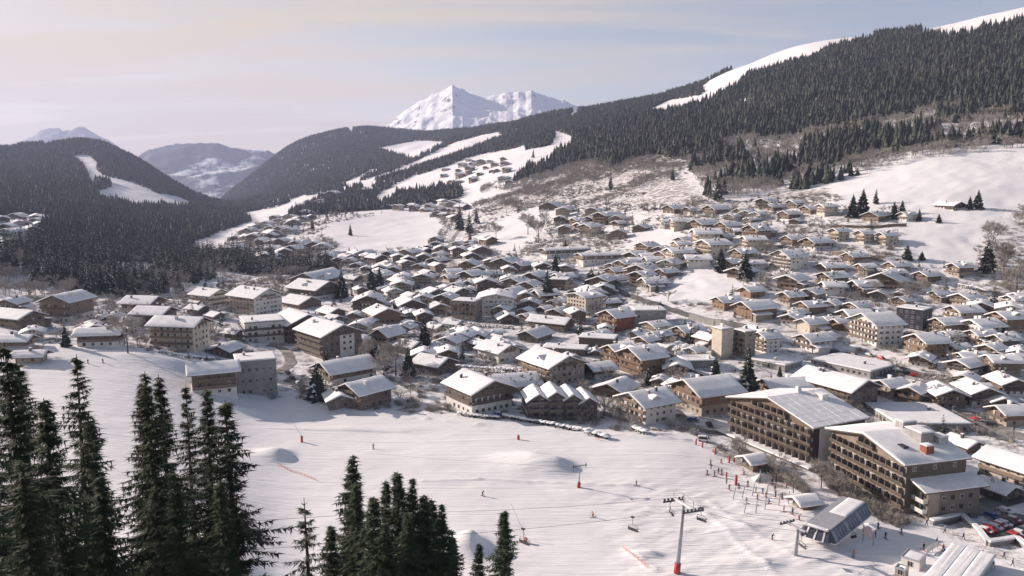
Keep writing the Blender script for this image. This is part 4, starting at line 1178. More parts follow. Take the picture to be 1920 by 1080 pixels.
        for sg in (-1, 1):
            q = [(xo, yc, zr + .05), (xo, yc + sg * (dw + .5), zr - .95), (xb, yc + sg * (dw + .5), zr - .95), (xb, yc, zr + .05)]
            q2 = [(a_, b_, c_ + .5) for a_, b_, c_ in q]
            b.faces(q + q2, [(0, 1, 2, 3), (7, 6, 5, 4), (0, 4, 5, 1), (1, 5, 6, 2), (2, 6, 7, 3), (3, 7, 4, 0)], 1)
        b.build('dormer', [M[up], M['roof_snow']], root)
    # purlin ends under the gable
    if near and not flat:
        b = MB()
        for q in (-.98, -.5, 0, .5, .98):
            zq = roof_h(abs(q) * hw, W, e, r) - .02
            b.box(q * hw - .12, q * hw + .12, -hl - gover + .25, -hl - .0, zq - .3, zq, 0)
        b.build('purlins', [M[tr]], root, kind='stuff')
    return rf
FOOT = []           # footprints, for keeping fillers apart
def put_house(u, v, pw, st, th, sty, label, cat='chalet', asp=1.15, group=None, name=None, grow=1.0, zoff=0.0, ph=None, **kw):
    x, y, z = hit(u, v)
    th_r = math.radians(th)
    d = y * CP - (z - CAMZ) * SP
    Wm = pw * 1.07 * d / FPX
    if not kw.get('flat'):
        kw.setdefault('over', 1.5); kw.setdefault('gover', 1.9); kw.setdefault('pitch', .40)
    over = kw.get('over', .4) ; gov = kw.get('gover', .4)
    # local axis seen from the camera: add the view angle
    va = math.atan2(x, y)
    e_ = th_r
    th_r = e_ - va          # th is given against the line of sight
    c, s = abs(math.cos(e_)), abs(math.sin(e_))
    w = (Wm - 2 * over * c - 2 * gov * s) / (c + asp * s)
    w = max(w, 4.5) * grow
    l = w * asp
    back = .42 * (w * s + l * c)
    vx, vy = x / math.hypot(x, y), y / math.hypot(x, y)
    cx, cy = x + vx * back, y + vy * back
    zz = z + zoff
    sh = kw.pop('sh', 2.7)
    if ph: sh = ph * (.86 if not kw.get('flat') else 1.0) * d / FPX / st
    o = empty(name or cat.replace(' ', '_'), (cx, cy, zz), th_r)
    rnd = random.Random(int(u * 7 + v * 13))
    if kw.get('cat') is None and not kw.get('flat') and cat in ('chalet', 'hotel', 'apartment block'):
        kw.setdefault('annex', rnd.random() < .45 and cat == 'chalet'); kw.setdefault('dormer', rnd.random() < .4)
        if 'chim' not in kw: kw['chim'] = rnd.choice((1, 1, 2, 2, 3))
    build_house(o, w, l, st, sty, rnd, near=(y < 520), sh=sh, **kw)
    tag(o, label, cat, group)
    FOOT.append((cx, cy, max(w, l) * .62))
    return o
# ------------------------------------------------------------------ the village, building by building (photo pixel of the foot of the front wall)
B = 'apartment block'
V = [
 # left edge
 (26, 588, 64, 2, -30, 'brown', 'brown chalet at the far left edge, wooded belt right behind it', {}),
 (130, 605, 98, 3, -38, 'brown', 'tall brown chalet with dark chimneys standing apart at the left', dict(ph=46, chim=2)),
 (35, 618, 98, 2, 35, 'brownall', 'long low brown house in the shade at the left edge', dict(asp=1.5)),
 (212, 612, 50, 1, -8, 'brown', 'tiny gabled chalet between the tall brown chalet and the beige block', dict(ph=16)),
 (270, 592, 84, 2, 55, 'brown', 'brown chalet with bright roof, edge of the wood behind', dict(ph=26)),
 (292, 614, 88, 2, 55, 'grey', 'grey gabled house with a dark dormer behind the beige block', dict(ph=28, chim=2)),
 (340, 657, 116, 4, 58, 'beige', 'beige apartment block with stacked wooden balconies and white gable', dict(cat=B, ph=52, asp=1.5, sides='l', lower=0)),
 (190, 652, 92, 2, 72, 'brown', 'long low house with a porch beside the bare tree at the left', dict(asp=1.8, ph=28)),
 (395, 580, 76, 3, 40, 'white', 'white chalet with a brown gable strip below the wood', dict(ph=30, panel=None)),
 (372, 592, 50, 1, 42, 'brown', 'small snowy cottage left in front of the white chalet with brown strip', dict(ph=14)),
 (480, 592, 104, 4, 38, 'white', 'big white and brown apartment chalet with one dark chimney on a bright roof', dict(cat=B, ph=40, sides='l', lower=0)),
 (405, 600, 42, 1, 30, 'brown', 'little snowed-in shed between two white chalets', dict(ph=9)),
 (438, 637, 46, 1, 45, 'grey', 'small low hut between the beige block and the white grid block', dict(ph=14)),
 (425, 670, 72, 1, -32, 'alldark', 'dark roofed low shed behind the piste-side house at the left', dict(ph=14, snow=.12)),
 (402, 740, 92, 3, 92, 'brown', 'wooden piste-side house with one smooth slanting snow roof', dict(ph=50, asp=1.2, pitch=.36, sides='l', annex=False, dormer=False)),
 (481, 739, 74, 3, 4, 'concrete', 'bare grey concrete flat block joined to the piste-side house', dict(cat=B, flat=True, ph=62, asp=.9, balc=False, name='concrete_block')),
 (30, 652, 78, 1, 60, 'brown', 'low long house at the left edge just above the piste', dict(asp=1.6, ph=14)),
 (60, 682, 70, 1, 65, 'tan', 'low tan wing with a flat snow roof at the top of the left piste', dict(asp=1.5, ph=16)),
 # centre left
 (598, 541, 108, 2, -32, 'brown', 'long twin-gabled lodge at the upper edge of the wood clearing', dict(asp=1.6, ph=18)),
 (662, 537, 44, 2, 45, 'brown', 'small chalet with bluish shaded roof right of the twin-gabled lodge', dict(ph=16)),
 (590, 564, 104, 2, 42, 'dark', 'wide dark gabled chalet below the twin-gabled lodge', dict(ph=24, asp=1.2)),
 (565, 580, 82, 1, 35, 'brown', 'low snow covered house in front of the wide dark gabled chalet', dict(ph=12)),
 (492, 641, 78, 3, 8, 'whitedark', 'block with white grid of windows on its left end', dict(cat=B, flat=True, ph=36, asp=1.0)),
 (562, 642, 112, 3, 22, 'alldark', 'big dark timber chalet with broad gable left of the white-panel block', dict(ph=40, asp=1.1)),
 (618, 673, 130, 4, 28, 'dark', 'large brown balcony block with a white panel on its shaded gable', dict(cat=B, ph=52, asp=1.25, sides='l', panel=('f', -.12, .62, .02, .98), lower=0)),
 (693, 586, 66, 2, -6, 'alldark', 'dark gabled chalet with a small white panel in its front', dict(ph=24, panel=('f', -.4, .2, .05, .85))),
 (766, 586, 66, 1, 14, 'brown', 'low gabled house with rounded snow roof right of the dark white-panel chalet', dict(ph=16)),
 (718, 607, 74, 1, 18, 'orange', 'small chalet with a reddish gable and two dark chimneys', dict(ph=20, chim=2)),
 (622, 597, 58, 1, 30, 'brown', 'snowy low roof tucked behind the large brown balcony block', dict(ph=12)),
 (727, 655, 68, 2, -40, 'brown', 'steep chalet in shade with a bluish roof behind the bare trees', dict(ph=30, pitch=.6)),
 (760, 627, 48, 1, -20, 'tan', 'small house with a yellowish wall left of the big village spruce', dict(ph=14)),
 (818, 627, 48, 1, 40, 'brown', 'small brown cabin right of the big village spruce', dict(ph=14)),
 (675, 553, 30, 1, 20, 'brown', 'tiny snowy cabin behind the dark white-panel chalet', dict(ph=12)),
 (648, 720, 128, 2, -62, 'brown', 'long brown chalet with a two part roof above the hexagon chalet', dict(ph=26, asp=1.25)),
 (684, 768, 116, 2, -52, 'brownall', 'brown chalet at the upper piste edge with a porch wing', dict(ph=36, asp=1.0)),
 (636, 766, 62, 1, 8, 'greywood', 'small porch wing with shallow gable at the piste edge', dict(ph=20)),
 (815, 706, 92, 1, 48, 'dark', 'low house under a broad shaded roof right of the tall bare trees', dict(ph=24, asp=1.1)),
 (898, 777, 140, 2, 32, 'dark', 'big dark chalet with a lit orange balcony at the piste edge', dict(ph=50, asp=1.05, chim=2, gover=2.2)),
 (962, 738, 112, 1, -70, 'dark', 'broad shaded snow roof behind the big dark piste chalet', dict(ph=16, asp=1.2)),
 (935, 681, 92, 1, 40, 'white', 'white chalet with brown shutters facing left in the centre', dict(ph=24)),
 (1035, 723, 134, 3, 36, 'tan', 'big chalet with a lit brown balcony side and plain grey gable', dict(ph=42, asp=1.15, sides='l')),
 (1003, 643, 76, 1, -32, 'grey', 'low house under a curved grey-white roof in the village centre', dict(ph=14, asp=1.3)),
 (1060, 669, 84, 1, 80, 'greywood', 'long low flat house right of the curved roof', dict(flat=True, ph=12, asp=2)),
 (1122, 653, 72, 1, 80, 'dark', 'flat snow roofed shop left behind the orange hotel', dict(flat=True, ph=16, asp=1.6)),
 (1116, 668, 26, 1, 0, 'dark', 'tiny kiosk with a snow hat beside the orange hotel', dict(ph=9)),
 (1033, 622, 92, 2, 62, 'orange', 'long chalet with zigzag lit gables in the village centre', dict(ph=18, asp=1.9)),
 (876, 601, 56, 4, -20, 'tan', 'narrow balcony tower block with flat snow roof in the centre', dict(cat=B, flat=True, ph=34, asp=.9, sides='fl')),
 (932, 590, 76, 3, -4, 'white', 'wide white building with tall dark window strips in the centre', dict(cat=B, ph=36, asp=1.0, pitch=.22, balc=False)),
 (941, 596, 46, 2, -15, 'tan', 'small snow roofed house in front of the wide white building', dict(ph=18)),
 (950, 607, 48, 1, 12, 'alldark', 'dark shed with steep roof before the wide white building', dict(ph=11, pitch=.5)),
 (1096, 592, 78, 5, -48, 'beige', 'beige five storey block with a grey shaded end', dict(cat=B, ph=40, asp=.8, lower=0, balc=False, pitch=.2, wv=0.02)),
 (1042, 581, 36, 2, -40, 'brownall', 'small brown house left of the beige five storey block', dict(ph=16)),
 (1155, 622, 76, 3, -48, 'brick', 'reddish three storey house left of the grey flat annex', dict(ph=32, asp=.85)),
 (1214, 612, 66, 2, -78, 'concrete', 'grey annex with long bluish flat roof beside the reddish house', dict(flat=True, ph=28, asp=1.3, balc=False)),
 (1050, 544, 40, 2, -10, 'alldark', 'dark flat house between two spruces above the beige block', dict(flat=True, ph=18)),
 (1197, 640, 46, 1, -38, 'alldark', 'dark steep roofed barn below the grey flat annex', dict(ph=14, pitch=.5, snow=.1)),
 (1236, 647, 54, 2, -45, 'greywood', 'weathered grey chalet just left of the courtyard houses', dict(ph=20)),
 (1203, 706, 100, 3, -52, 'allorange', 'glowing orange timber hotel with stone corner and shaded end', dict(cat='hotel', ph=40, asp=.75, lower=0, sides='f')),
 (1160, 690, 72, 3, -52, 'allorange', 'left gabled wing of the glowing orange timber hotel', dict(cat='hotel', ph=36, asp=.9, lower=0, sides='f')),
 (1307, 692, 74, 1, -70, 'concrete', 'flat snowed-over hall right behind the orange timber hotel', dict(flat=True, ph=12, asp=1.4, balc=False)),
 (1155, 750, 90, 1, -28, 'dark', 'low chalet with smooth shaded roof between the two front rows', dict(ph=20, asp=1.0)),
 (1322, 778, 146, 2, -52, 'orange', 'rusty brown chalet hotel beside the cleared street by the piste', dict(cat='hotel', ph=44, asp=.95, chim=2)),
 (1212, 797, 124, 3, -50, 'white', 'modern white balcony house with terrace above the piste', dict(ph=44, asp=.9, lower=0)),
 # towers and middle right
 (1353, 673, 40, 6, -48, 'beige', 'windowless beige tower with pyramid roof in the centre right', dict(cat=B, ph=54, asp=1.0, flat=True, balc=False, wv=1.0)),
 (1394, 672, 42, 5, -48, 'tan', 'narrow tower with red brown balconies next to the beige tower', dict(cat=B, ph=48, asp=.8, flat=True, sides='f')),
 (1437, 664, 60, 4, -50, 'white', 'white gabled block with a bluish shaded side right of the towers', dict(cat=B, ph=36, asp=.9, lower=0)),
 (1420, 640, 70, 2, 40, 'brown', 'wide snowy roof peeping out behind the white gabled block', dict(ph=16)),
 (1290, 640, 72, 2, -48, 'mixed', 'dark courtyard house with ragged snow patches', dict(ph=20)),
 (1328, 655, 62, 2, 42, 'dark', 'dark chalet with a folded roof left of the beige tower', dict(ph=22)),
 (1362, 582, 64, 1, -50, 'orange', 'orange timber chalet above the retaining wall, leftmost of the pair', dict(ph=18)),
 (1415, 600, 88, 1, -48, 'orange', 'wide orange timber chalet above the retaining wall, right of the pair', dict(ph=24)),
 (1410, 560, 56, 1, -48, 'orange', 'small orange chalet on the slope under the two snow-field spruces', dict(ph=16)),
 (1484, 573, 58, 2, -48, 'orange', 'light orange chalet with a flat front among snowy gardens', dict(ph=20)),
 (1520, 592, 64, 1, -48, 'mixed', 'brown chalet with round blue-shaded drift at its right', dict(ph=20)),
 (1520, 626, 62, 1, -46, 'beige', 'beige chalet with timber gallery above the white corner house', dict(ph=22)),
 (1575, 620, 44, 1, -46, 'allorange', 'small orange chalet squeezed left of the white balcony hotel', dict(ph=18)),
 (1525, 660, 78, 2, -46, 'white', 'white corner house with brown gable by the grey yard', dict(ph=24)),
 (1640, 648, 104, 4, -50, 'white', 'large white hotel with four dark balcony rows', dict(cat='hotel', ph=46, asp=.75, lower=0, sides='f', wv=0.0)),
 (1712, 618, 60, 4, -20, 'panel', 'dark grey square block with flat snow roof right of the white hotel', dict(cat=B, flat=True, ph=36, asp=.9, balc=False)),
 (1775, 630, 72, 3, -46, 'brown', 'brown chalet block right of the dark grey square block', dict(ph=26)),
 (1736, 673, 84, 3, -50, 'orange', 'chalet hotel with lit orange balconies in front of the white hotel', dict(cat='hotel', ph=36, asp=.8)),
 (1805, 606, 74, 2, -48, 'beige', 'pale chalet with a broad roof on the lower right slope', dict(ph=24)),
 (1890, 628, 80, 3, -46, 'orange', 'reddish chalet with crossed timber beams at the right edge', dict(ph=36)),
 (1838, 648, 64, 2, -46, 'beige', 'small pale chalet below the reddish timber chalet', dict(ph=22)),
 (1882, 658, 62, 2, -46, 'grey', 'grey chalet with shaded side at the right edge', dict(ph=24)),
 (1820, 690, 78, 1, -48, 'orange', 'low orange chalet in front of the pale right-hand houses', dict(ph=18)),
 (1915, 692, 56, 2, -46, 'mixed', 'stone and timber chalet cut by the right edge', dict(ph=24)),
 # shops behind the hotels
 (1565, 764, 158, 3, 52, 'dark', 'long dark timber block with white window squares behind the big hotel', dict(cat=B, ph=42, asp=1.6, sides='l', lower=0)),
 (1470, 752, 116, 2, -60, 'tan', 'wide snowy roof house directly behind the big balcony hotel', dict(ph=22)),
 (1668, 748, 72, 2, -40, 'tan', 'yellowish gabled shop with shaded roof in the shopping street', dict(ph=28)),
 (1712, 758, 62, 2, -20, 'allorange', 'bright timber shop front with a white porch post', dict(ph=28)),
 (1768, 766, 84, 2, 26, 'mixed', 'dark gabled shop right of the bright timber shop front', dict(ph=30, asp=1.1)),
 (1830, 762, 90, 2, 28, 'dark', 'dark gabled house with a huge white roof, second from the right', dict(ph=30, asp=1.3)),
 (1886, 742, 80, 2, 30, 'dark', 'dark gabled house with a white roof at the right edge', dict(ph=26, asp=1.2)),
 (1872, 770, 60, 1, 20, 'dark', 'small cottage with a crumpled snow roof below the dark gables', dict(ph=20)),
 (1600, 704, 150, 1, -30, 'concrete', 'wide flat snowed-over hall between yard and timber block', dict(flat=True, ph=10, asp=.8, balc=False, cat='hall')),
 (1452, 694, 96, 1, -30, 'concrete', 'flat snow roofed hall right of the tall dark spruce', dict(flat=True, ph=9, asp=.8, balc=False, cat='hall')),
 (1715, 812, 180, 1, -62, 'concrete', 'sprawling flat snow roof behind the arcade hotel', dict(flat=True, ph=14, asp=1.0, balc=False, cat='hall')),
 (1806, 852, 76, 1, 50, 'brown', 'small brown chalet behind the roof vents of the arcade hotel', dict(ph=20)),
 (1895, 925, 130, 3, 60, 'beige', 'beige apartment house with a broad bright roof at the right edge', dict(cat=B, ph=56, asp=1.3, sides='l', chim=2)),
 (1868, 938, 84, 1, 58, 'alldark', 'dark shop with shaded snow roof below the beige right-hand apartments', dict(ph=22)),
 (1893, 800, 86, 2, -50, 'orange', 'timber restaurant with lit gable beside the busy square', dict(ph=28, cat='restaurant')),
 # right slope
 (1780, 394, 58, 1, 50, 'dark', 'lone dark farmhouse high on the white meadow', dict(ph=10, asp=1.4)),
 (1573, 453, 44, 3, -46, 'beige', 'leftmost of three beige terraced chalets below the meadow', dict(ph=22, lower=0)),
 (1621, 457, 42, 3, -46, 'beige', 'middle one of three beige terraced chalets below the meadow', dict(ph=22, lower=0)),
 (1662, 461, 46, 3, -46, 'beige', 'rightmost of three beige terraced chalets below the meadow', dict(ph=22, lower=0)),
 (1641, 416, 54, 1, -30, 'brown', 'brown chalet with arched snow roof above the beige terraces', dict(ph=13)),
 (1701, 415, 40, 2, -46, 'white', 'small white chalet beside the two dark trees above the terraces', dict(ph=14)),
 (1531, 469, 66, 2, -46, 'brown', 'broad brown chalet with row of little white windows on the slope', dict(ph=16)),
 (1487, 461, 50, 1, -46, 'brown', 'plain brown chalet left above the half-timbered block', dict(ph=14)),
 (1479, 508, 76, 4, -48, 'whitedark', 'half-timbered white and dark block on the slope', dict(ph=30, asp=.8, cat=B)),
 (1602, 496, 52, 2, -46, 'orange', 'orange chalet with a yellow wall below the beige terraces', dict(ph=17)),
 (1560, 541, 66, 2, -46, 'mixed', 'brown chalet over a stone terrace, mid right slope', dict(ph=24)),
 (1658, 542, 78, 1, -12, 'brown', 'very wide brown gable facing the camera on the right slope', dict(ph=18, pitch=.42, asp=.8)),
 (1682, 512, 54, 1, -46, 'tan', 'tan chalet just above the very wide brown gable', dict(ph=15)),
 (1800, 520, 54, 2, -46, 'orange', 'reddish chalet with stone base beside the snowy shrubs at right', dict(ph=22)),
 (1738, 531, 56, 1, -40, 'mixed', 'low stone chalet half hidden by snowy conifers at right', dict(ph=16)),
 (1480, 412, 46, 1, -46, 'brown', 'brown chalet in the top row, third from its right end', dict(ph=12)),
 (1521, 402, 48, 1, -46, 'brown', 'last brown chalet at the right end of the top row', dict(ph=11)),
 (1450, 396, 40, 1, -46, 'dark', 'dark chalet in the top row under the forest', dict(ph=9)),
 (1418, 454, 60, 4, -46, 'brown', 'brown four storey block among chalets on the upper slope', dict(ph=26, asp=.8, cat=B)),
 (1266, 401, 52, 1, -46, 'brown', 'brown chalet next to a blue-shaded drift, top left of the slope', dict(ph=11)),
 (1343, 402, 56, 1, -46, 'brown', 'brown chalet with twin gable in the top row', dict(ph=11)),
 (1395, 405, 46, 1, -46, 'brown', 'low brown chalet right of the twin gable in the top row', dict(ph=9)),
 (1320, 431, 66, 1, -46, 'brown', 'wide chalet with a big snowy roof in the second row of the slope', dict(ph=12)),
 (1365, 434, 52, 1, -46, 'brown', 'smaller chalet right of the wide one in the second row', dict(ph=12)),
 (1058, 482, 96, 2, -62, 'dark', 'long dark barrack-like block running up the slope, upper of two', dict(ph=14, asp=3.0, cat=B, pitch=.2)),
 (1134, 494, 112, 2, -64, 'brown', 'long brown block running up the slope, lower of two', dict(ph=16, asp=3.2, cat=B, pitch=.2)),
 (1250, 491, 54, 1, -46, 'orange', 'orange chalet below the meadow tongue on the slope', dict(ph=14)),
 (1286, 462, 50, 1, -46, 'brown', 'brown chalet at the right end of the meadow tongue', dict(ph=12)),
 (1330, 471, 54, 1, -46, 'brown', 'brown chalet above the left snow-field spruce', dict(ph=12)),
 (1394, 492, 58, 2, -48, 'brown', 'tall brown chalet between the two snow-field spruces', dict(ph=20)),
 (1205, 513, 52, 1, -46, 'tan', 'tan chalet above the left rim of the snow field', dict(ph=14)),
 (1250, 523, 50, 1, -46, 'orange', 'orange cabin with dark porch at the left rim of the snow field', dict(ph=14)),
 (1155, 521, 48, 1, -46, 'brown', 'brown chalet at the bend of the main road', dict(ph=14)),
 (1036, 394, 54, 1, -20, 'dark', 'isolated farm on the knoll left of the leafless wood', dict(ph=8, asp=1.3)),
 (1150, 411, 44, 1, -30, 'dark', 'small farm below the leafless wood', dict(ph=8)),
 (900, 482, 48, 1, 10, 'brown', 'brown chalet right of the curved brown road', dict(ph=14)),
 (915, 460, 40, 1, 30, 'orange', 'small orange chalet right above the curved brown road', dict(ph=12)),
 (880, 512, 48, 2, -15, 'orange', 'orange brown chalet where the curved road enters the village', dict(ph=18)),
 (1050, 512, 44, 1, -30, 'brown', 'brown chalet below the upper long dark block', dict(ph=12)),
 (978, 510, 44, 1, -40, 'dark', 'dark little chalet left of the upper long dark block', dict(ph=14)),
]
for (u_, v_, pw, st, th, sty, lab, kw) in V:
    kw = dict(kw)
    put_house(u_, v_, pw, st, th, sty, lab, **kw)

# ---- fillers: the closely packed small houses between and beyond, copies of eight chalets
PROTO = []
pr = random.Random(23)
for i, (w, l, st, sty, kw) in enumerate([
    (11, 12, 2, 'brown', {}), (13, 13, 2, 'dark', {}), (10, 13, 1, 'orange', {}), (12, 14, 3, 'mixed', {}),
    (14, 12, 2, 'tan', {}), (11, 11, 2, 'white', {}), (9, 11, 1, 'greywood', {}), (15, 14, 3, 'beige', dict(pitch=.28)), (12, 12, 2, 'brownall', {}), (13, 15, 2, 'white', dict(pitch=.3)), (12, 13, 2, 'grey', {}), (13, 15, 1, 'alldark', {})]):
    root = bpy.data.objects.new('chalet', None)
    COL.objects.link(root)
    build_house(root, w, l, st, sty, pr, near=False, snow=.7, over=1.9, gover=2.2, sh=2.45, sides='f', annex=i % 2 == 0, dormer=i % 3 == 0, chim=1 + i % 3, **kw)
    PROTO.append((root, max(w, l), sty))
def copy_tree(o, parent=None):
    c = o.copy(); COL.objects.link(c)
    if parent is not None: c.parent = parent
    for ch in list(o.children): copy_tree(ch, c)
    return c
STYW = {'brown': 'brown timber', 'dark': 'dark timber', 'orange': 'orange timber', 'mixed': 'stone and timber', 'tan': 'tan rendered', 'white': 'white rendered', 'greywood': 'weathered grey', 'beige': 'beige rendered', 'brownall': 'all-brown timber', 'alldark': 'low dark timber', 'grey': 'grey stone and timber'}
FILL = [ # polygon, spacing m, count cap, sizes, words, yaw mean, yaw spread
 ([(600, 600), (900, 590), (1100, 600), (1330, 640), (1330, 760), (1100, 700), (900, 690), (780, 680), (600, 640)], 14, 30, (.45, .75), 'squeezed between the larger middle houses', -10, 60),
 ([(1440, 560), (1920, 560), (1920, 740), (1700, 740), (1500, 640)], 14, 20, (.5, .85), 'squeezed between the houses of the right quarter', -60, 30),
 ([(880, 500), (1000, 500), (1160, 520), (1170, 560), (1130, 600), (1000, 560), (880, 560), (840, 520)], 15, 40, (.75, 1.0), 'in the dense centre left of the main road', -30, 40),
 ([(700, 480), (840, 500), (880, 560), (850, 600), (780, 580), (700, 540), (660, 505)], 15, 42, (.7, 1.0), 'among close rooftops right of the village spruces', 10, 35),
 ([(1180, 640), (1330, 660), (1340, 700), (1260, 690), (1180, 660)], 13, 8, (.6, .8), 'beside the courtyard houses', -40, 20),
 ([(400, 480), (480, 440), (590, 460), (640, 480), (700, 480), (660, 505), (560, 480), (480, 500)], 17, 45, (.8, 1.1), 'in the far part of the village behind the wood', 5, 40),
 ([(420, 455), (490, 420), (560, 400), (610, 400), (560, 440), (500, 462)], 22, 40, (.8, 1.1), 'in the far valley bottom', 5, 40),
 ([(830, 440), (870, 430), (890, 470), (880, 500), (700, 482), (780, 476)], 17, 26, (.8, 1.0), 'beside the curved road under the round meadow', 0, 40),
 ([(720, 392), (850, 380), (880, 400), (870, 425), (830, 420), (780, 400)], 22, 26, (.8, 1.1), 'along the rim of the round meadow', 0, 50),
 ([(810, 325), (900, 296), (960, 300), (960, 345), (880, 345), (830, 345)], 30, 34, (.8, 1.15), 'in the hamlet high on the far slope', -20, 40),
 ([(560, 378), (650, 360), (700, 372), (640, 395), (580, 400)], 40, 14, (1.0, 1.5), 'between the woods on the far slope', 0, 40),
 ([(1160, 470), (1290, 470), (1310, 500), (1230, 545), (1150, 510)], 15, 22, (.75, 1.0), 'on the slope above the bend of the main road', -62, 34),
 ([(1300, 440), (1400, 440), (1440, 470), (1400, 520), (1310, 480)], 16, 9, (.65, 1.1), 'on the crowded upper slope', -62, 34),
 ([(1240, 395), (1540, 385), (1560, 410), (1500, 440), (1250, 445)], 17, 20, (.6, 1.1), 'in the top rows under the forest', -62, 34),
 ([(1440, 520), (1560, 500), (1720, 550), (1780, 560), (1600, 570), (1470, 560)], 17, 5, (.7, .95), 'in the gardens of the right slope', -62, 34),
 ([(1600, 500), (1700, 500), (1780, 560), (1700, 590), (1600, 570)], 17, 3, (.7, .9), 'around the very wide brown gable', -62, 34),
 ([(1740, 590), (1960, 560), (1960, 620), (1850, 600)], 17, 4, (.8, 1.0), 'above the reddish chalets at the right', -62, 34),
 ([(0, 410), (80, 410), (82, 450), (0, 470)], 22, 14, (1.0, 1.3), 'in the hillside cluster at the left edge above the wood', 25, 40),
 ([(500, 600), (560, 600), (760, 590), (900, 640), (800, 680), (700, 640), (560, 600)], 14, 14, (.55, .8), 'between the bigger chalets of the middle rows', 15, 40),
 ([(820, 610), (1000, 640), (970, 660), (840, 650)], 14, 8, (.6, .8), 'left of the curved grey roof', 20, 40),
 ([(960, 560), (1060, 560), (1180, 600), (1140, 640), (1000, 620)], 13, 12, (.55, .8), 'around the beige five storey block', -30, 30),
 ([(0, 580), (240, 600), (240, 640), (0, 640)], 15, 6, (.5, .7), 'between the chalets at the left edge', 20, 40),
 ([(990, 395), (1160, 400), (1240, 420), (1180, 450), (1060, 440), (1010, 420)], 22, 18, (.8, 1.0), 'scattered under the leafless wood', -30, 30),
 ([(1480, 560), (1600, 590), (1590, 620), (1480, 610)], 14, 6, (.6, .8), 'left above the white balcony hotel', -46, 10),
 ([(1780, 640), (1920, 650), (1930, 720), (1800, 720)], 14, 8, (.6, .8), 'among the low houses at the right edge', -62, 34),
]
used = set(); nfill = 0
ROADS_PX = [
 ([(892, 398), (866, 425), (846, 455), (843, 480), (852, 500), (868, 520)], 5.5, 'slush', 'road_curved'),
 ([(1080, 520), (1125, 532), (1165, 548), (1220, 568), (1290, 590), (1350, 604), (1412, 616), (1450, 630)], 7, 'asphalt', 'road_main'),
 ([(815, 540), (845, 565), (868, 588), (905, 604), (960, 608), (1010, 614)], 6, 'slush', 'road_centre'),
 ([(1555, 664), (1585, 666), (1620, 674), (1680, 692), (1735, 706), (1800, 712), (1860, 720)], 9, 'asphalt', 'road_yard'),
 ([(1752, 976), (1800, 962), (1860, 944), (1930, 925), (2000, 905)], 8, 'asphalt', 'road_station_street'),
 ([(1262, 768), (1285, 790), (1310, 806), (1345, 812), (1372, 812)], 5, 'slush', 'road_lane'),
 ([(1640, 772), (1720, 784), (1790, 786), (1850, 800), (1930, 822)], 7, 'slush', 'shopping_street'),
 ([(520, 700), (545, 680), (530, 655), (500, 648)], 5, 'slush', 'road_alley'),
 ([(1170, 560), (1130, 600), (1090, 618), (1010, 614)], 5, 'slush', 'road_side'),
]
def near_road(u, v):
    for pts, w, m_, n_ in ROADS_PX:
        for a, b in zip(pts[:-1], pts[1:]):
            dx, dy = b[0] - a[0], b[1] - a[1]
            t = max(0, min(1, ((u - a[0]) * dx + (v - a[1]) * dy) / (dx * dx + dy * dy)))
            if abs(u - a[0] - t * dx) < 14 and abs(v - a[1] - t * dy) < 8: return True
    return False
fr = random.Random(99)
recs = []
for poly, gap, cap, (s0, s1), words, ym, ysp in FILL:
    us = [p[0] for p in poly]; vs = [p[1] for p in poly]
    n = 0
    for _ in range(cap * 36):
        if n >= cap * .82: break
        u_ = fr.uniform(min(us), max(us)); v_ = fr.uniform(min(vs), max(vs))
        if not inpoly(np.array([u_]), np.array([v_]), poly)[0] or near_road(u_, v_): continue
        if in_any(np.array([u_]), np.array([v_]), MEADOWS)[0]: continue
        x, y, z = hit(u_, v_)
        pi = fr.randrange(len(PROTO)); sz = PROTO[pi][1]
        k = fr.uniform(s0, s1) * fr.choice((1.0, 1.1, 1.1, 1.35))
        rad = sz * k * .6
        if any((x - a) ** 2 + (y - b_) ** 2 < (rad + c) ** 2 * .84 for a, b_, c in FOOT): continue
        recs.append((rad / y, x, y, z, k, pi, math.radians(ym + fr.uniform(-ysp, ysp)), words))
        FOOT.append((x, y, rad)); n += 1
recs.sort(reverse=True)
NSING = 172
PREP = (' with ', ' at ', ' behind ', ' beside ', ' in ', ' right ', ' left ', ' under ', ' above ', ' below ', ' among ', ' between ', ' on ', ' of ', ' before ', ' just ', ' by ', ' directly ', ' cut ', ' squeezed ', ' where ', ' next ', ' standing ', ' mostly ', ' peeping ', ' tucked ', ' over ', ' running ', ' facing ', ' half ')
def short(lab, room):
    w_ = lab.split()
    if len(w_) <= room: return lab
    cut = min([lab.index(p) for p in PREP if p in lab and len(lab[:lab.index(p)].split()) >= 2] or [len(lab)])
    return ' '.join(lab[:cut].rstrip(',').split()[:room])
LM = []
for o in list(COL.objects):
    if o.get('category') and o.parent is None and o.type == 'EMPTY' and o.get('category') in ('chalet', 'hotel', 'apartment block', 'hall') and o.get('label') and not o.name.startswith('spruce'):
        pu, pv = proj(o.location.x, o.location.y, o.location.z); LM.append((pu, pv, o['label']))
seen = {}
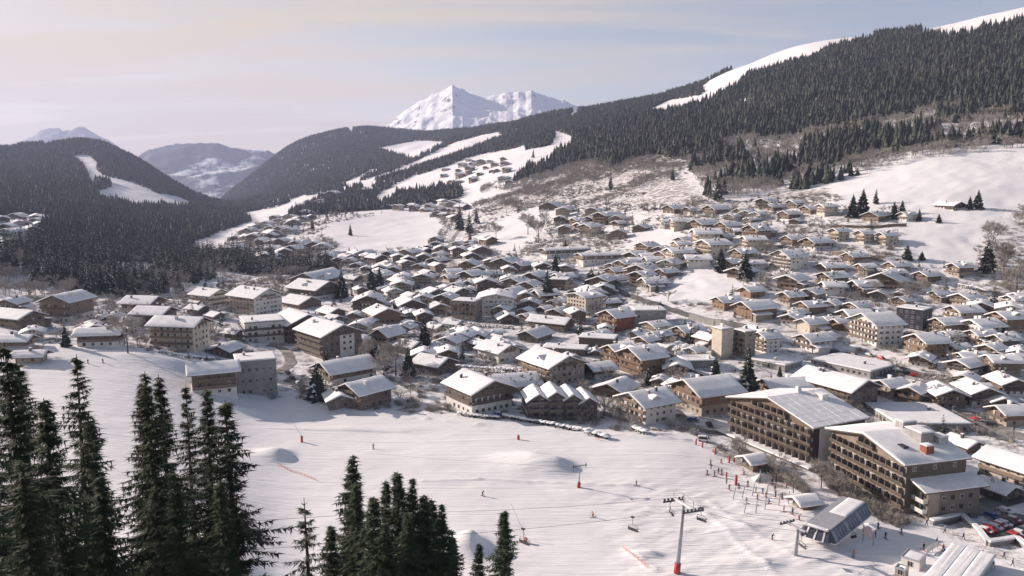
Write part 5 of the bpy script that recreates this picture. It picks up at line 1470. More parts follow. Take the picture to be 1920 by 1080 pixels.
for (_, x, y, z, k, pi, rz, words) in recs[:NSING]:
    proto, sz, sty = PROTO[pi]
    o = proto if pi not in used else copy_tree(proto)
    used.add(pi)
    o.location = (x, y, z + .3); o.scale = (k, k, k); o.rotation_euler = (0, 0, rz)
    pu, pv = proj(x, y, z)
    for du_, dv_, ll in sorted(((abs(a_ - pu) + 1.6 * abs(b_ - pv), (a_, b_), c_) for a_, b_, c_ in LM))[:5]:
        a_, b_ = dv_
        rel = ('behind' if pv < b_ else 'in front of') if abs(b_ - pv) * 2.0 > abs(a_ - pu) else ('left of' if pu < a_ else 'right of')
        lb = 'small %s chalet %s the %s' % (STYW[sty].replace('low ', ''), rel, short(ll, 7))
        if lb not in seen: break
    seen[lb] = 1
    tag(o, lb, 'chalet', 'small %s chalets %s' % (STYW[sty], words))
# the far and smallest rest, as one
cm = bpy.data.collections.new('far_chalet_forms')
for i, (proto, sz, sty) in enumerate(PROTO):
    b = MB(); mats = []
    for ch in proto.children:
        me = ch.data; off = len(mats)
        mats += list(me.materials)
        n0 = len(b.v); b.v += [tuple(v.co) for v in me.vertices]
        for p in me.polygons:
            b.f.append(tuple(n0 + q for q in p.vertices)); b.m.append(off + p.material_index); b.sm.append(p.use_smooth)
    me = b.mesh('far_chalet_form', mats)
    cm.objects.link(bpy.data.objects.new('form_%02d' % i, me))
rest = recs[NSING:]
me = bpy.data.meshes.new('far_chalets'); n = len(rest)
me.vertices.add(n); me.vertices.foreach_set('co', np.array([(r[1], r[2], r[3] + .3) for r in rest], np.float32).ravel())
at = me.attributes.new('idx', 'INT', 'POINT'); at.data.foreach_set('value', np.array([r[5] for r in rest], np.int32))
at = me.attributes.new('rot', 'FLOAT_VECTOR', 'POINT'); at.data.foreach_set('vector', np.array([(0, 0, r[6]) for r in rest], np.float32).ravel())
at = me.attributes.new('scl', 'FLOAT_VECTOR', 'POINT'); at.data.foreach_set('vector', np.array([(r[4],) * 3 for r in rest], np.float32).ravel())
o = link_obj('far_chalets', me); o['kind'] = 'stuff'
md = o.modifiers.new('scatter', 'NODES'); md.node_group = scatter_group(cm)
for i, (proto, sz, sty) in enumerate(PROTO):
    if i not in used:
        for ch in list(proto.children_recursive): bpy.data.objects.remove(ch)
        bpy.data.objects.remove(proto)

# ------------------------------------------------------------------ roads draped on the ground
def drape(name, pts3, width, mat, lift=.16, step=2.5, kind='structure'):
    P_ = [Vector((p[0], p[1], 0)) for p in pts3]
    # Catmull resample
    out = []
    for i in range(len(P_) - 1):
        p0 = P_[max(i - 1, 0)]; p1 = P_[i]; p2 = P_[i + 1]; p3 = P_[min(i + 2, len(P_) - 1)]
        n = max(2, int((p2 - p1).length / step))
        for j in range(n):
            t = j / n
            out.append(.5 * ((2 * p1) + (-p0 + p2) * t + (2 * p0 - 5 * p1 + 4 * p2 - p3) * t * t + (-p0 + 3 * p1 - 3 * p2 + p3) * t ** 3))
    out.append(P_[-1])
    b = MB(); K = 5
    zc = []
    for i, p in enumerate(out):
        d = (out[min(i + 1, len(out) - 1)] - out[max(i - 1, 0)]).normalized(); nrm = Vector((-d.y, d.x, 0))
        for k in range(K):
            q = p + nrm * width * ((k / (K - 1)) - .5) * (1 + .12 * vnoise(i * .35, k, 5))
            b.v.append((q.x, q.y, float(terr(q.x, q.y)) + lift))
    for i in range(len(out) - 1):
        for k in range(K - 1):
            a = i * K + k; b.f.append((a, a + K, a + K + 1, a + 1)); b.m.append(0); b.sm.append(True)
    o = b.build(name, [M[mat]]); o['kind'] = kind
    return out
ROADW = {}
for pts, w, mt, nm in ROADS_PX:
    ROADW[nm] = drape('road' if nm.startswith('road') else nm, [hit(*p) for p in pts], w, mt)
# ------------------------------------------------------------------ the two big slope-side hotels
def frame_from(L, F, depth=None, Rr=None):
    """corner pixels of the ground: left and front corner -> centre, angle, width"""
    a = Vector(hit(*L)); b = Vector(hit(*F)); a.z = b.z = 0
    d = b - a; w = d.length; d.normalize()
    n = Vector((d.y, -d.x, 0))                 # outward normal of the facade
    th = math.atan2(n.x, -n.y)
    if Rr is not None: depth = max(8.0, (Vector((*hit(*Rr)[:2], 0)) - b).dot(-n))
    c = (a + b) / 2 - n * depth / 2
    return c, th, w, depth
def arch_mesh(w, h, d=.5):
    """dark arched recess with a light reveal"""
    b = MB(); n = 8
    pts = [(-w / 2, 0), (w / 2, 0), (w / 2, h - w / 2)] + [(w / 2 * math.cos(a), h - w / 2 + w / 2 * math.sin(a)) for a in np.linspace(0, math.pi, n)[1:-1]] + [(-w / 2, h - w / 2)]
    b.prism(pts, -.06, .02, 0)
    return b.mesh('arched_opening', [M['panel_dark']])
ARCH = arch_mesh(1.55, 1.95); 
M['dark_recess'] = mat_noise('dark_recess', (0.05, 0.035, 0.03), (0.09, 0.06, 0.05), 0.8, 0.5)
M['facade_red'] = mat_noise('facade_red', (0.17, 0.135, 0.112), (0.30, 0.245, 0.205), 0.35, 0.85)
M['parapet'] = mat_noise('parapet', (0.085, 0.068, 0.055), (0.15, 0.125, 0.10), 0.5, 0.85, stretch=(1, 1, 5))
FIN = MB(); FIN.box(-.07, .07, -1.35, 0, 0, 2.2, 0); FIN = FIN.mesh('partition', [M['plaster_tan']])
FIN2 = MB(); FIN2.box(-.07, .07, -1.2, 0, 0, 2.2, 0); FIN2 = FIN2.mesh('partition', [M['wood_grey']])
rnd = random.Random(4)

# --- hotel with arcade podium
c, th, w, dp = frame_from((1368, 812), (1522, 876), 23.0)
zb = min(float(terr(c.x + i, c.y + j)) for i in (-12, 12) for j in (-12, 12))
hA = empty('hotel', (c.x, c.y, zb), th)
tag(hA, 'big hotel with rows of balconies and a wide gridded snow roof, left of the pair', 'hotel', 'balcony hotels beside the ski lift')
hw, hl = w / 2, dp / 2
FH = 3.0; PZ = 3.0; NF = 4; H = PZ + NF * FH; pit = .24; rise = hw * pit
b = MB(); b.box(-hw - 2.2, hw + 1.4, -hl - 2.6, hl, -5, PZ - .55, 0); b.build('podium_wall', [M['stone']], hA)
b = MB(); b.box(-hw - 3.2, hw + 2.6, -hl - 4.2, hl + .5, PZ - .55, PZ - .2, 0); b.build('podium_canopy', [M['wood_grey']], hA)
snow_flat_mb(-hw - 3.15, hw + 2.55, -hl - 4.15, hl, PZ - .19, .34, rnd, 8).build('canopy_snow', [M['roof_snow']], hA)
b = MB(); b.prism([(-hw, PZ - .3), (hw, PZ - .3), (hw, H), (0, H + rise), (-hw, H)], -hl, hl, 0)
b.build('upper_wall', [M['wood_brown']], hA)
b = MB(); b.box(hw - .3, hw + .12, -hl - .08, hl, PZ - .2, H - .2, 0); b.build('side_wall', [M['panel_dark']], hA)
b = MB(); b.box(hw + .12, hw + .22, -hl * .78, -hl * .18, PZ + .2, H - .7, 0); b.build('render_panel', [M['plaster_white']], hA)
W = hw + 1.3; e = H - 1.3 * pit + .1; r = H + rise + .1
b = MB(); b.prism([(-W, e), (0, r), (W, e), (W, e + .4), (0, r + .4), (-W, e + .4)], -hl - 1.6, hl + 1.2, 0); rf = b.build('roof', [M['wood_grey']], hA)
# snow in sheets with thin melt lines between them: slightly sunken joints
sc_ = MB()
cols, rows = 16, 8
for sgn in (-1, 1):
    nx, ny = (8, 7)
    for i in range(nx):
        for j in range(ny):
            xa = W * i / nx; xb = W * (i + 1) / nx; ya = -hl - 1.55 + (2 * hl + 2.7) * j / ny; yb = -hl - 1.55 + (2 * hl + 2.7) * (j + 1) / ny
            g_ = .05
            za = lambda x: r + .4 - (r - e) * x / W
            tz = .30 + rnd.uniform(-.03, .03)
            vs = []
            for (x, y) in ((xa, ya + g_), (xb - g_, ya + g_), (xb - g_, yb - g_), (xa, yb - g_)):
                vs.append((sgn * x, y, za(x) + .02))
            for (x, y) in ((xa + .05, ya + .12), (xb - .12, ya + .12), (xb - .12, yb - .12), (xa + .05, yb - .12)):
                vs.append((sgn * x, y, za(x) + tz))
            fs = [(4, 5, 6, 7), (0, 1, 5, 4), (1, 2, 6, 5), (2, 3, 7, 6), (3, 0, 4, 7)]
            if sgn < 0: fs = [tuple(reversed(f)) for f in fs]
            me_b = MB(); me_b.faces(vs, fs, 0); me_b.build('snow_sheet', [M['roof_snow']], hA)
b = MB(); b.prism([(-W, e + .38), (0, r + .38), (W, e + .38), (W, e + .56), (0, r + .58), (-W, e + .56)], -hl - 1.6, hl + 1.2, 0); b.build('snow_cover', [M['roof_snow']], hA)
def facade_rows(root, hw, hl, PZ, FH, NF, H, rise, archrow, fin, nb, wallm, gable=True, seed=0, lib=DOORW, proud=1.35, arch_all=False, parm='parapet'):
    rnd = random.Random(seed)
    bay = 2 * hw / nb
    nfl = NF + (int(rise / FH) + 1 if gable else 0)
    for k in range(nfl):
        z = PZ + k * FH
        over_e = z + FH - .4 - H
        half = hw if over_e <= 0 else hw * (1 - over_e / rise)
        if half < 2.5: continue
        if not (k == 0 and archrow == 0):
            balcony_mb('f', half - .05, hl, z + (.0 if k else .12), proud, rail=.62).build('balcony', [M[parm]], root)
        x = -math.floor((half - .6) / bay) * bay
        n = int(math.floor((half - .3) * 2 / bay))
        x0 = -n * bay / 2
        for i in range(n):
            cx = x0 + bay * (i + .5)
            isarch = (k == archrow) or (arch_all and (i * 2 + k) % 4 in (0, 3)) 
            if isarch: child('arched_opening', ARCH, root, (cx - (.0 if not arch_all else .1), -hl - .03, z + .08))
            else:
                child('glazed_door', lib[rnd.randrange(len(lib))], root, (cx, -hl - .03, z + .05))
                if arch_all and rnd.random() < .6: child('window', WIN[3], root, (cx + bay * .36, -hl - .03, z + .5))
        for i in range(n + 1):
            child('partition', fin, root, (x0 + bay * i, -hl, z))
facade_rows(hA, hw, hl, PZ, FH, NF, H, rise, 0, FIN, 13, 'wood_brown', seed=3)
for i in range(11):       # shop fronts in the podium
    child('glazed_door', DOORW[i % 2], hA, (-hw - .5 + (2 * hw) * (i + .5) / 11, -hl - 2.62, -.1))
b = MB(); b.box(2.0, 7.5, -hl - 2.9, -hl - 2.65, 1.3, 1.9, 0); b.build('shop_awning', [M['red_pad']], hA)
b = MB()
b.faces([(-1.2, -1.2, 0), (1.2, -1.2, 0), (1.2, 1.2, 0), (-1.2, 1.2, 0), (-.45, -.45, 2.3), (.45, -.45, 2.3), (.45, .45, 2.3), (-.45, .45, 2.3)], [(0, 1, 5, 4), (1, 2, 6, 5), (2, 3, 7, 6), (3, 0, 4, 7), (4, 5, 6, 7)], 0)
b.build('roof_cowl', [M['metal_light']], rf, loc=(-.5, 1.5, r + .3))
b = MB(); b.box(-1.6, 1.6, -1.3, 1.3, -.6, 1.7, 0); b.box(-1.75, 1.75, -1.45, 1.45, 1.7, 2.0, 1); b.build('roof_housing', [M['plaster_white'], M['roof_snow']], rf, loc=(5.2, 6.5, r - 1.1))
FOOT.append((c.x, c.y, 22))

# --- arcade balcony hotel on the right
c, th, w, dp = frame_from((1556, 886), (1694, 962), 20.0)
zb = min(float(terr(c.x + i, c.y + j)) for i in (-10, 10) for j in (-10, 10))
hB = empty('hotel', (c.x, c.y, zb), th)
tag(hB, 'long grey-brown hotel with staggered dark arches and roof vents, right of the pair', 'hotel', 'balcony hotels beside the ski lift')
hw, hl = w / 2, dp / 2
FH = 3.12; PZ = 1.1; NF = 5; H = PZ + NF * FH; pit = .22; rise = hw * pit
b = MB(); b.box(-hw, hw, -hl, hl, -6, PZ, 0); b.build('base_wall', [M['stone']], hB)
b = MB(); b.prism([(-hw, PZ), (hw, PZ), (hw, H), (0, H + rise), (-hw, H)], -hl, hl, 0); b.build('upper_wall', [M['facade_red']], hB)
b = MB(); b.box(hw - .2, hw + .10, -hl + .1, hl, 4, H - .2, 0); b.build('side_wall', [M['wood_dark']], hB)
W = hw + 1.2; e = H - 1.2 * pit + .1; r = H + rise + .1
b = MB(); b.prism([(-W, e), (0, r), (W, e), (W, e + .35), (0, r + .35), (-W, e + .35)], -hl - 1.9, hl + 1.0, 0); rf = b.build('roof', [M['wood_dark']], hB)
snow_cover_mb(W - .02, -hl - 1.85, hl + .95, e + .35, r + .35, .5, rnd).build('snow_cover', [M['roof_snow']], hB)
facade_rows(hB, hw, hl, PZ, FH, NF, H, rise, -1, FIN2, 12, 'facade_red', seed=8, proud=1.1, arch_all=True)
for (x_, y_, sx, sy, h_, mt) in ((-1.5, 4.5, 1.6, 2.4, 2.6, 'concrete'), (5.5, 3.0, 3.2, 2.2, 3.0, 'concrete'), (12.5, -.5, 1.2, 1.3, 2.6, 'brick_red'), (8.2, 7.5, 1.8, 1.6, 2.4, 'metal_grey')):
    b = MB(); b.box(-sx, sx, -sy, sy, -2, h_, 0); 
    o = b.build('roof_housing', [M[mt]], rf, loc=(x_, y_, roof_h(abs(x_), W, e, r) + .2))
    s2 = snow_flat_mb(-sx - .1, sx + .1, -sy - .1, sy + .1, h_ + .01, .35, rnd, 2).mesh('housing_snow', [M['roof_snow']]); child('housing_snow', s2, rf, (x_, y_, roof_h(abs(x_), W, e, r) + .2))
b = MB(); b.box(-1.3, 1.3, -.9, .9, -.2, .9, 0); b.build('roof_dormer', [M['panel_dark']], rf, loc=(9.0, -5.6, roof_h(9, W, e, r) + .35))
# lower annex joined to its right side
b = MB(); ax0, ax1, ay0, ay1 = hw + .12, hw + 4.6, -hl + 3.6, hl + .8
AH = 10.2
b.box(ax0, ax1, ay0, ay1, -6, AH, 0); b.build('annex_wall', [M['wood_grey']], hB)
b = MB(); b.box(ax1 + .02, ax1 + .12, ay0 + .1, ay0 + 3.6, -3, AH - .3, 0); b.build('annex_render', [M['plaster_tan']], hB)
b = MB(); b.prism([(ax0 + .05, AH + 1.7), (ax1 + 1.5, AH + .0), (ax1 + 1.5, AH + .3), (ax0 + .05, AH + 2.0)], ay0 - 2.4, ay1 + 1.8, 0); b.build('annex_roof', [M['wood_dark']], hB)
b = MB()
dX = ax1 + 1.45 - ax0 - .05
for xa, xb in ((0, .3), (.3, .65), (.65, 1.0)):
    X0 = ax0 + .05 + dX * xa; X1 = ax0 + .05 + dX * xb
    b.prism([(X0, AH + 2.01 - 1.7 * xa), (X1, AH + 2.01 - 1.7 * xb), (X1, AH + 2.01 - 1.7 * xb + (.42 if xb < 1 else .25)), (X0, AH + 2.01 - 1.7 * xa + .42)], ay0 - 2.35, ay1 + 1.75, 0)
b.build('annex_snow', [M['roof_snow']], hB)
for k in range(3):
    for i in range(4): child('window', WIN[(i + k) % 2], hB, (ax1 + .02, ay0 + 5.2 + i * 3.0, 1.4 + k * 2.9), math.pi / 2)
    bb = balcony_mb('f', 2.2, 0, 0, 1.6); bb.build('balcony', [M['plaster_white' if k else 'brick_red']], hB, loc=((ax0 + ax1) / 2, ay0, 1.2 + k * 2.9))
    child('glazed_door', DOORW[0], hB, ((ax0 + ax1) / 2, ay0 - .03, 1.25 + k * 2.9))
for i in range(5): child('window', WIN[i % 2], hB, (hw + .12, -hl + 2.5 + i * 3.4, H - 2.2), math.pi / 2)
b = MB(); b.box(hw - 16, hw - 1, -hl - 2.6, -hl - .1, PZ + .1, PZ + .35, 0); b.build('entrance_canopy', [M['wood_grey']], hB)
FOOT.append((c.x, c.y, 20))

# ------------------------------------------------------------------ apartment house with several front gables
x, y, z = hit(1048, 788)
gh = empty('apartment_block', (x + 1, y + 8, z), math.radians(8))
tag(gh, 'dark grey-green apartment house with several stepped front gables above the hedge', 'apartment block')
rnd = random.Random(31)
offs = [(-9.6, 0.0, 8.2, 1.0), (-3.2, -1.2, 6.2, 2.6), (3.0, -1.8, 6.2, 1.6), (9.0, -2.6, 6.6, 0.2)]
M['greengrey'] = mat_noise('greengrey', (0.065, 0.072, 0.070), (0.12, 0.125, 0.12), 1.0, 0.8, stretch=(1, 1, 6))
for i, (ox, oy, ww, up) in enumerate(offs):
    h_ = 6.3 + up; pw2 = ww / 2
    b = MB(); b.prism([(ox - pw2, -4), (ox + pw2, -4), (ox + pw2, h_), (ox, h_ + pw2 * .62), (ox - pw2, h_)], oy - 6.5, oy + 8, 0)
    b.build('gabled_wing', [M['greengrey']], gh)
    e_, r_ = h_ - .45, h_ + pw2 * .62 + .08
    b = MB(); b.prism([(-pw2 - .7, e_), (0, r_), (pw2 + .7, e_), (pw2 + .7, e_ + .2), (0, r_ + .2), (-pw2 - .7, e_ + .2)], oy - 7.7, oy + 8.2, 0)
    b.build('roof', [M['wood_dark']], gh, loc=(ox, 0, 0))
    snow_cover_mb(pw2 + .68, oy - 7.65, oy + 8.15, e_ + .2, r_ + .2, .45, rnd).build('snow_cover', [M['roof_snow']], gh, loc=(ox, 0, 0))
    for k in range(3 if up > .9 else 2):
        zz = .5 + k * 2.7
        bb = balcony_mb('f', pw2 - .5, 0, 0, 1.2); bb.build('balcony', [M['wood_grey']], gh, loc=(ox, oy - 6.5, zz + .3))
        child('glazed_door', DOORW[1], gh, (ox - 1, oy - 6.53, zz + .35)); child('window', WIN[0], gh, (ox + 1.2, oy - 6.53, zz + .9))
    child('window', WIN[1], gh, (ox, oy - 6.53, h_ + .1))
b = MB(); b.box(-.5, .5, -.5, .5, 0, 2.2, 0); b.box(-.6, .6, -.6, .6, 2.2, 2.5, 1); b.build('chimney', [M['stone'], M['roof_snow']], gh, loc=(-9.6, 1, 7.2))
for i in range(5): child('window', WIN[3], gh, (-9.6 - 4.12, -4 + i * 2.6, 1.6), -math.pi / 2)

# ------------------------------------------------------------------ chairlift valley station
a = Vector(hit(1530, 1022)); bq = Vector(hit(1598, 978)); ax = (bq - a); ax.z = 0
Ls = ax.length * 1.0; ax.normalize()
zS = float(terr((a.x + bq.x) / 2, (a.y + bq.y) / 2))
st_ = empty('lift_station', ((a.x + bq.x) / 2, (a.y + bq.y) / 2, zS), math.atan2(ax.y, ax.x) - math.pi / 2)   # local +y runs along the axis (away)
tag(st_, 'chairlift valley station with a rounded blue-ribbed hood on posts', 'lift station')
hL = Ls / 2 + 1.0
Z0, Z1 = 2.9, 5.7
hood = MB()
sec = [(-4.4, Z0), (-4.5, Z0 + .5), (-3.3, Z1 - .35), (-2.9, Z1), (2.9, Z1), (3.3, Z1 - .35), (4.5, Z0 + .5), (4.4, Z0)]
hood.prism(sec[::-1] if False else [(x_, z_) for x_, z_ in reversed(sec)], -hL + 1.6, hL - .8, 0)
M['hood_blue'] = mat_noise('hood_blue', (0.11, 0.13, 0.18), (0.17, 0.195, 0.26), 0.8, 0.35)
M['hood_dark'] = mat_noise('hood_dark', (0.04, 0.045, 0.065), (0.07, 0.075, 0.10), 0.8, 0.25)
hood.build('hood', [M['hood_blue']], st_)
b = MB(); b.box(-3.0, 3.0, -hL + .2, hL - 1.0, Z1 + .01, Z1 + .22, 0); b.build('roof_deck', [M['metal_grey']], st_)
snow_flat_mb(-1.2, 2.9, -1.0, hL - 1.1, Z1 + .23, .22, rnd, 4).build('roof_snow_patch', [M['roof_snow']], st_)
snow_flat_mb(-2.9, 2.9, -hL + .3, -hL + 1.6, Z1 + .23, .12, rnd, 3).build('roof_snow_patch', [M['roof_snow']], st_)
# sloped nose
b = MB()
b.faces([(-2.9, -hL + 1.55, Z1 - .05), (2.9, -hL + 1.55, Z1 - .05), (4.4, -hL + 1.55, Z0 + .3), (-4.4, -hL + 1.55, Z0 + .3), (-3.4, -hL - .6, Z0 + .3), (3.4, -hL - .6, Z0 + .3)],
        [(0, 4, 5, 1), (1, 5, 2), (0, 3, 4), (3, 2, 5, 4)], 0)
b.build('hood_nose', [M['hood_dark']], st_)
for x_ in (-1.9, .0, 1.9):
    b = MB(); b.bar((x_ * 1.15, -hL - .66, Z0 + .35), (x_, -hL + 1.5, Z1 + .02), .42, .12, 0); b.build('nose_stripe', [M['metal_light']], st_)
nr = 15
for i in range(nr):      # ribs of the right flank
    yy = -hL + 2.2 + (2 * hL - 3.8) * i / (nr - 1)
    for sg in (1, -1):
        b = MB(); b.bar((sg * 4.58, yy, Z0 + .5), (sg * 3.18, yy, Z1 - .3), .16, .14, 0); b.build('rib', [M['metal_light' if i % 5 == 0 else 'hood_dark']], st_)
b = MB(); b.box(-4.7, 4.7, -hL + 1.0, hL - .6, Z0 - .28, Z0 - .02, 0); b.build('hood_floor', [M['metal_light']], st_)
for yy in (-hL * .45, hL * .55):
    for x_ in (-1.0, 1.0):
        b = MB(); b.box(x_ - .35, x_ + .35, yy - .5, yy + .5, -2, Z0 - .25, 0); b.build('support_post', [M['metal_light']], st_)
b = MB(); b.tube([(0, -hL * .45, Z0 - 1.3), (0, -hL * .45, Z0 - .9)], [2.3, 2.3], 20, 0, True); b.build('bullwheel', [M['metal_dark']], st_)
b = MB(); b.tube([(0, -hL * .5, -.5), (0, -hL * .5, .35)], [3.0, 2.8], 16, 0, False); b.build('loading_platform', [M['earth']], st_)

# ------------------------------------------------------------------ lift pylons
def ground_at(u, v): return hit(u, v)
def seat_chair(loc, rz, label, dark=False, big=1.0):
    o = empty('lift_chair', loc, rz)
    o.scale = (big, big, big)
    m = 'metal_dark' if dark else 'metal_grey'
    b = MB(); b.box(-.35, .35, -.25, .25, -.1, .15, 0); b.build('grip', [M['metal_dark']], o)
    b = MB(); b.tube([(0, 0, 0), (0, .05, -.8), (0, -.15, -1.7)], [.07, .07, .07], 6); b.build('hanger', [M[m]], o)
    b = MB()
    b.tube([(-1.15, -.2, -3.0), (-1.15, -.35, -2.0), (-1.0, -.15, -1.75), (1.0, -.15, -1.75), (1.15, -.35, -2.0), (1.15, -.2, -3.0)], [.06] * 6, 6); b.build('seat_frame', [M[m]], o)
    for i in range(4):
        b = MB(); x_ = -.9 + i * .6; b.box(x_ - .27, x_ + .27, -.75, -.2, -3.08, -2.98, 0); b.build('seat', [M['metal_dark']], o)
        b = MB(); b.box(x_ - .27, x_ + .27, -.2, -.12, -3.0, -2.4, 0); b.build('backrest', [M['metal_dark']], o)
    b = MB(); b.tube([(-1.1, -1.0, -2.6), (1.1, -1.0, -2.6)], [.04, .04], 5); b.bar((-1.1, -.2, -2.3), (-1.1, -1.0, -2.6), .05); b.bar((1.1, -.2, -2.3), (1.1, -1.0, -2.6), .05); b.bar((0, -1.0, -2.6), (0, -.8, -3.4), .05)
    b.build('safety_bar', [M[m]], o)
    tag(o, label, 'chairlift seat', 'chairs hanging on the chairlift')
    return o
# main pylon
bx_, by_, bz_ = hit(1269, 1074)
_, _, top = at_z(1282, 948, by_)
PT = top - bz_
py_ = empty('lift_pylon', (bx_, by_, bz_), 0)
tag(py_, 'tall grey chairlift pylon with red padded foot and crossarm at the bottom', 'lift pylon')
b = MB(); b.tube([(0, 0, -.5), (1.1, .4, PT)], [.55, .36], 14); b.build('mast', [M['metal_grey']], py_)
b = MB(); b.tube([(0, 0, -.3), (.16, .05, 2.3)], [.78, .74], 12); b.build('foot_pad', [M['red_pad']], py_)
al = math.atan2(st_.location.y - by_, st_.location.x - bx_)   # line direction towards the station
ld = Vector((math.cos(al), math.sin(al), 0)); cr_d = Vector((-ld.y, ld.x, 0))
tp = Vector((1.1, .4, PT))
b = MB(); b.bar(tp - cr_d * 3.6 + Vector((0, 0, .3)), tp + cr_d * 3.6 + Vector((0, 0, .3)), .42, .5); b.build('crossarm', [M['metal_light']], py_)
for sg in (-1, 1):
    q = tp + cr_d * 3.4 * sg
    b = MB(); b.bar(q - ld * 3.0 + Vector((0, 0, -.1)), q + ld * 3.0 + Vector((0, 0, -.5)), .22, .34)
    for i in range(6):
        p_ = q + ld * (-2.6 + i * 1.04) + Vector((0, 0, -.0 - i * .07))
        b.tube([p_ - cr_d * .12 + Vector((0, 0, .35)), p_ + cr_d * .12 + Vector((0, 0, .35))], [.30, .30], 8)
    b.build('sheave_train', [M['metal_dark']], py_)
    b = MB(); b.bar(q + Vector((0, 0, .4)), q + Vector((0, 0, 2.1)), .14); b.bar(q + Vector((0, 0, 2.1)), tp + cr_d * 1.0 * sg + Vector((0, 0, 2.5)), .12)
    b.build('service_gantry', [M['metal_grey']], py_)
b = MB(); b.bar(tp - cr_d * 1.0 + Vector((0, 0, 2.5)), tp + cr_d * 1.0 + Vector((0, 0, 2.5)), .12); b.bar(tp + Vector((0, 0, .3)), tp + Vector((0, 0, 2.5)), .2); b.build('service_gantry', [M['metal_grey']], py_)
for i in range(int(PT / 1.0)):
    if i % 2 == 0: continue
b = MB()
for i in range(int(PT * 1.6)):
    z_ = 2.6 + i * .6
    if z_ > PT - .4: break
    f_ = z_ / PT; b.bar((1.1 * f_ + .5, .4 * f_ - .25, z_), (1.1 * f_ + .5, .4 * f_ + .35, z_), .05)
b.build('ladder', [M['metal_dark']], py_)
# round station pylon
sx_, sy_, sz_ = hit(1491, 1041); _, _, tz_ = at_z(1494, 990, sy_)
p2 = empty('lift_pylon', (sx_, sy_, sz_), 0); HT = tz_ - sz_
tag(p2, 'short thick steel pylon right in front of the lift station', 'lift pylon')
b = MB(); b.tube([(0, 0, -.5), (.3, 0, HT)], [.5, .42], 14); b.build('mast', [M['metal_grey']], p2)
q0 = Vector((.3, 0, HT))
b = MB(); b.bar(q0 - cr_d * 3.4, q0 + cr_d * 3.4, .4, .45); b.build('crossarm', [M['metal_grey']], p2)
for sg in (-1, 1):
    b = MB(); q = q0 + cr_d * 3.3 * sg; b.bar(q - ld * 2.4, q + ld * 2.4, .2, .3)
    for i in range(5):
        p_ = q + ld * (-2.1 + i * 1.04) + Vector((0, 0, .3)); b.tube([p_ - cr_d * .12, p_ + cr_d * .12], [.28, .28], 8)
    b.build('sheave_train', [M['metal_dark']], p2)
# small drag-lift pylon
dx1, dy1, dz1 = hit(1085, 914); _, _, dt1 = at_z(1088, 874, dy1); DH = dt1 - dz1
p3 = empty('drag_lift_pylon', (dx1, dy1, dz1), 0)
tag(p3, 'slim drag lift pylon with red padded foot alone on the piste', 'lift pylon')
b = MB(); b.tube([(0, 0, -.4), (.25, 0, DH)], [.24, .16], 10); b.build('mast', [M['metal_grey']], p3)
b = MB(); b.tube([(0, 0, -.3), (.1, 0, 1.6)], [.55, .5], 10); b.build('foot_pad', [M['red_pad']], p3)
b = MB(); b.bar((-1.9, -.5, DH), (2.4, .4, DH + .25), .18); b.bar((2.0, -.5, DH + .1), (2.2, 1.1, DH + .5), .26); b.bar((-1.7, -1.0, DH - .1), (-1.6, .4, DH), .22)
b.bar((-.0, 0, DH - 1.2), (-1.7, -.4, DH - .1), .1); b.build('crossarm', [M['metal_dark']], p3)
b = MB(); b.bar((-1.6, -.4, DH), (-1.6, -.4, DH - 1.7), .08); b.build('hanger', [M['metal_dark']], p3)

# cables
def cable(name, pts, rad, label, sag=0.0, group=None):
    b = MB(); out = []
    for i in range(len(pts) - 1):
        p, q = Vector(pts[i]), Vector(pts[i + 1]); n = 14
        for j in range(n):
            t = j / n; r_ = p.lerp(q, t); r_.z -= 4 * sag * t * (1 - t); out.append(tuple(r_))
    out.append(tuple(pts[-1]))
    b.tube(out, [rad * .6] * len(out), 4, 0, cap=False)
    o = b.build(name, [M['metal_dark']]); tag(o, label, 'cable', group); return o
stl = st_.matrix_basis
TP = Vector((bx_, by_, bz_)) + tp
Q0 = Vector((sx_, sy_, sz_)) + q0
cab_pts = []
for sg, lab in ((-1, 'front lift cable running left from the tall pylon across the piste'), (1, 'rear lift cable running left from the tall pylon across the piste')):
    pA = Q0 + cr_d * 3.3 * sg + Vector((0, 0, .3)); pB = TP + cr_d * 3.4 * sg + Vector((0, 0, .4))
    vfar = (1012 if sg < 0 else 962)
    x3, y3, z3 = at_z(700, vfar, 128 if sg < 0 else 150)
    stn = st_.location + Vector((0, 0, 3.0)) + cr_d * 2.2 * sg - ld * 4
    cable('lift_cable', [tuple(stn), tuple(pA), tuple(pB), (x3, y3, z3), (x3 - 80, y3 - 40, z3 + 14)], .055, lab, .8, 'cables of the chairlift')
    cab_pts.append((pB, Vector((x3, y3, z3))))
def on_cable(k, u):
    """point of cable k whose photo column is u"""
    p, q = cab_pts[k]; lo, hi = 0.0, 1.0
    for _ in range(40):
        m = (lo + hi) / 2; r_ = p.lerp(q, m); r_.z -= 4 * .8 * m * (1 - m)
        if proj(r_.x, r_.y, r_.z)[0] > u: lo = m
        else: hi = m
    return r_
for k, u_, lab in ((0, 981, 'empty four seat chair hanging left, near the lone foreground spruce'), (0, 1186, 'empty four seat chair between the lone spruce and the tall pylon'),
                   ):
    seat_chair(on_cable(k, u_), al + 1.57 + .35, lab)
seat_chair(TP + ld * 2.2 - cr_d * 3.4 + Vector((0, 0, .1)), al + 1.57 + .3, 'dark four seat chair just passing the tall pylon crossarm', True)
seat_chair(TP - ld * 1.0 + cr_d * 3.4 + Vector((0, 0, -.3)), al + 1.2, 'four seat chair under the left end of the tall pylon crossarm', True)
seat_chair(Q0 - ld * 2.2 - cr_d * 3.3 + Vector((0, 0, .1)), al + 1.4, 'four seat chair arriving left of the lift station', True)
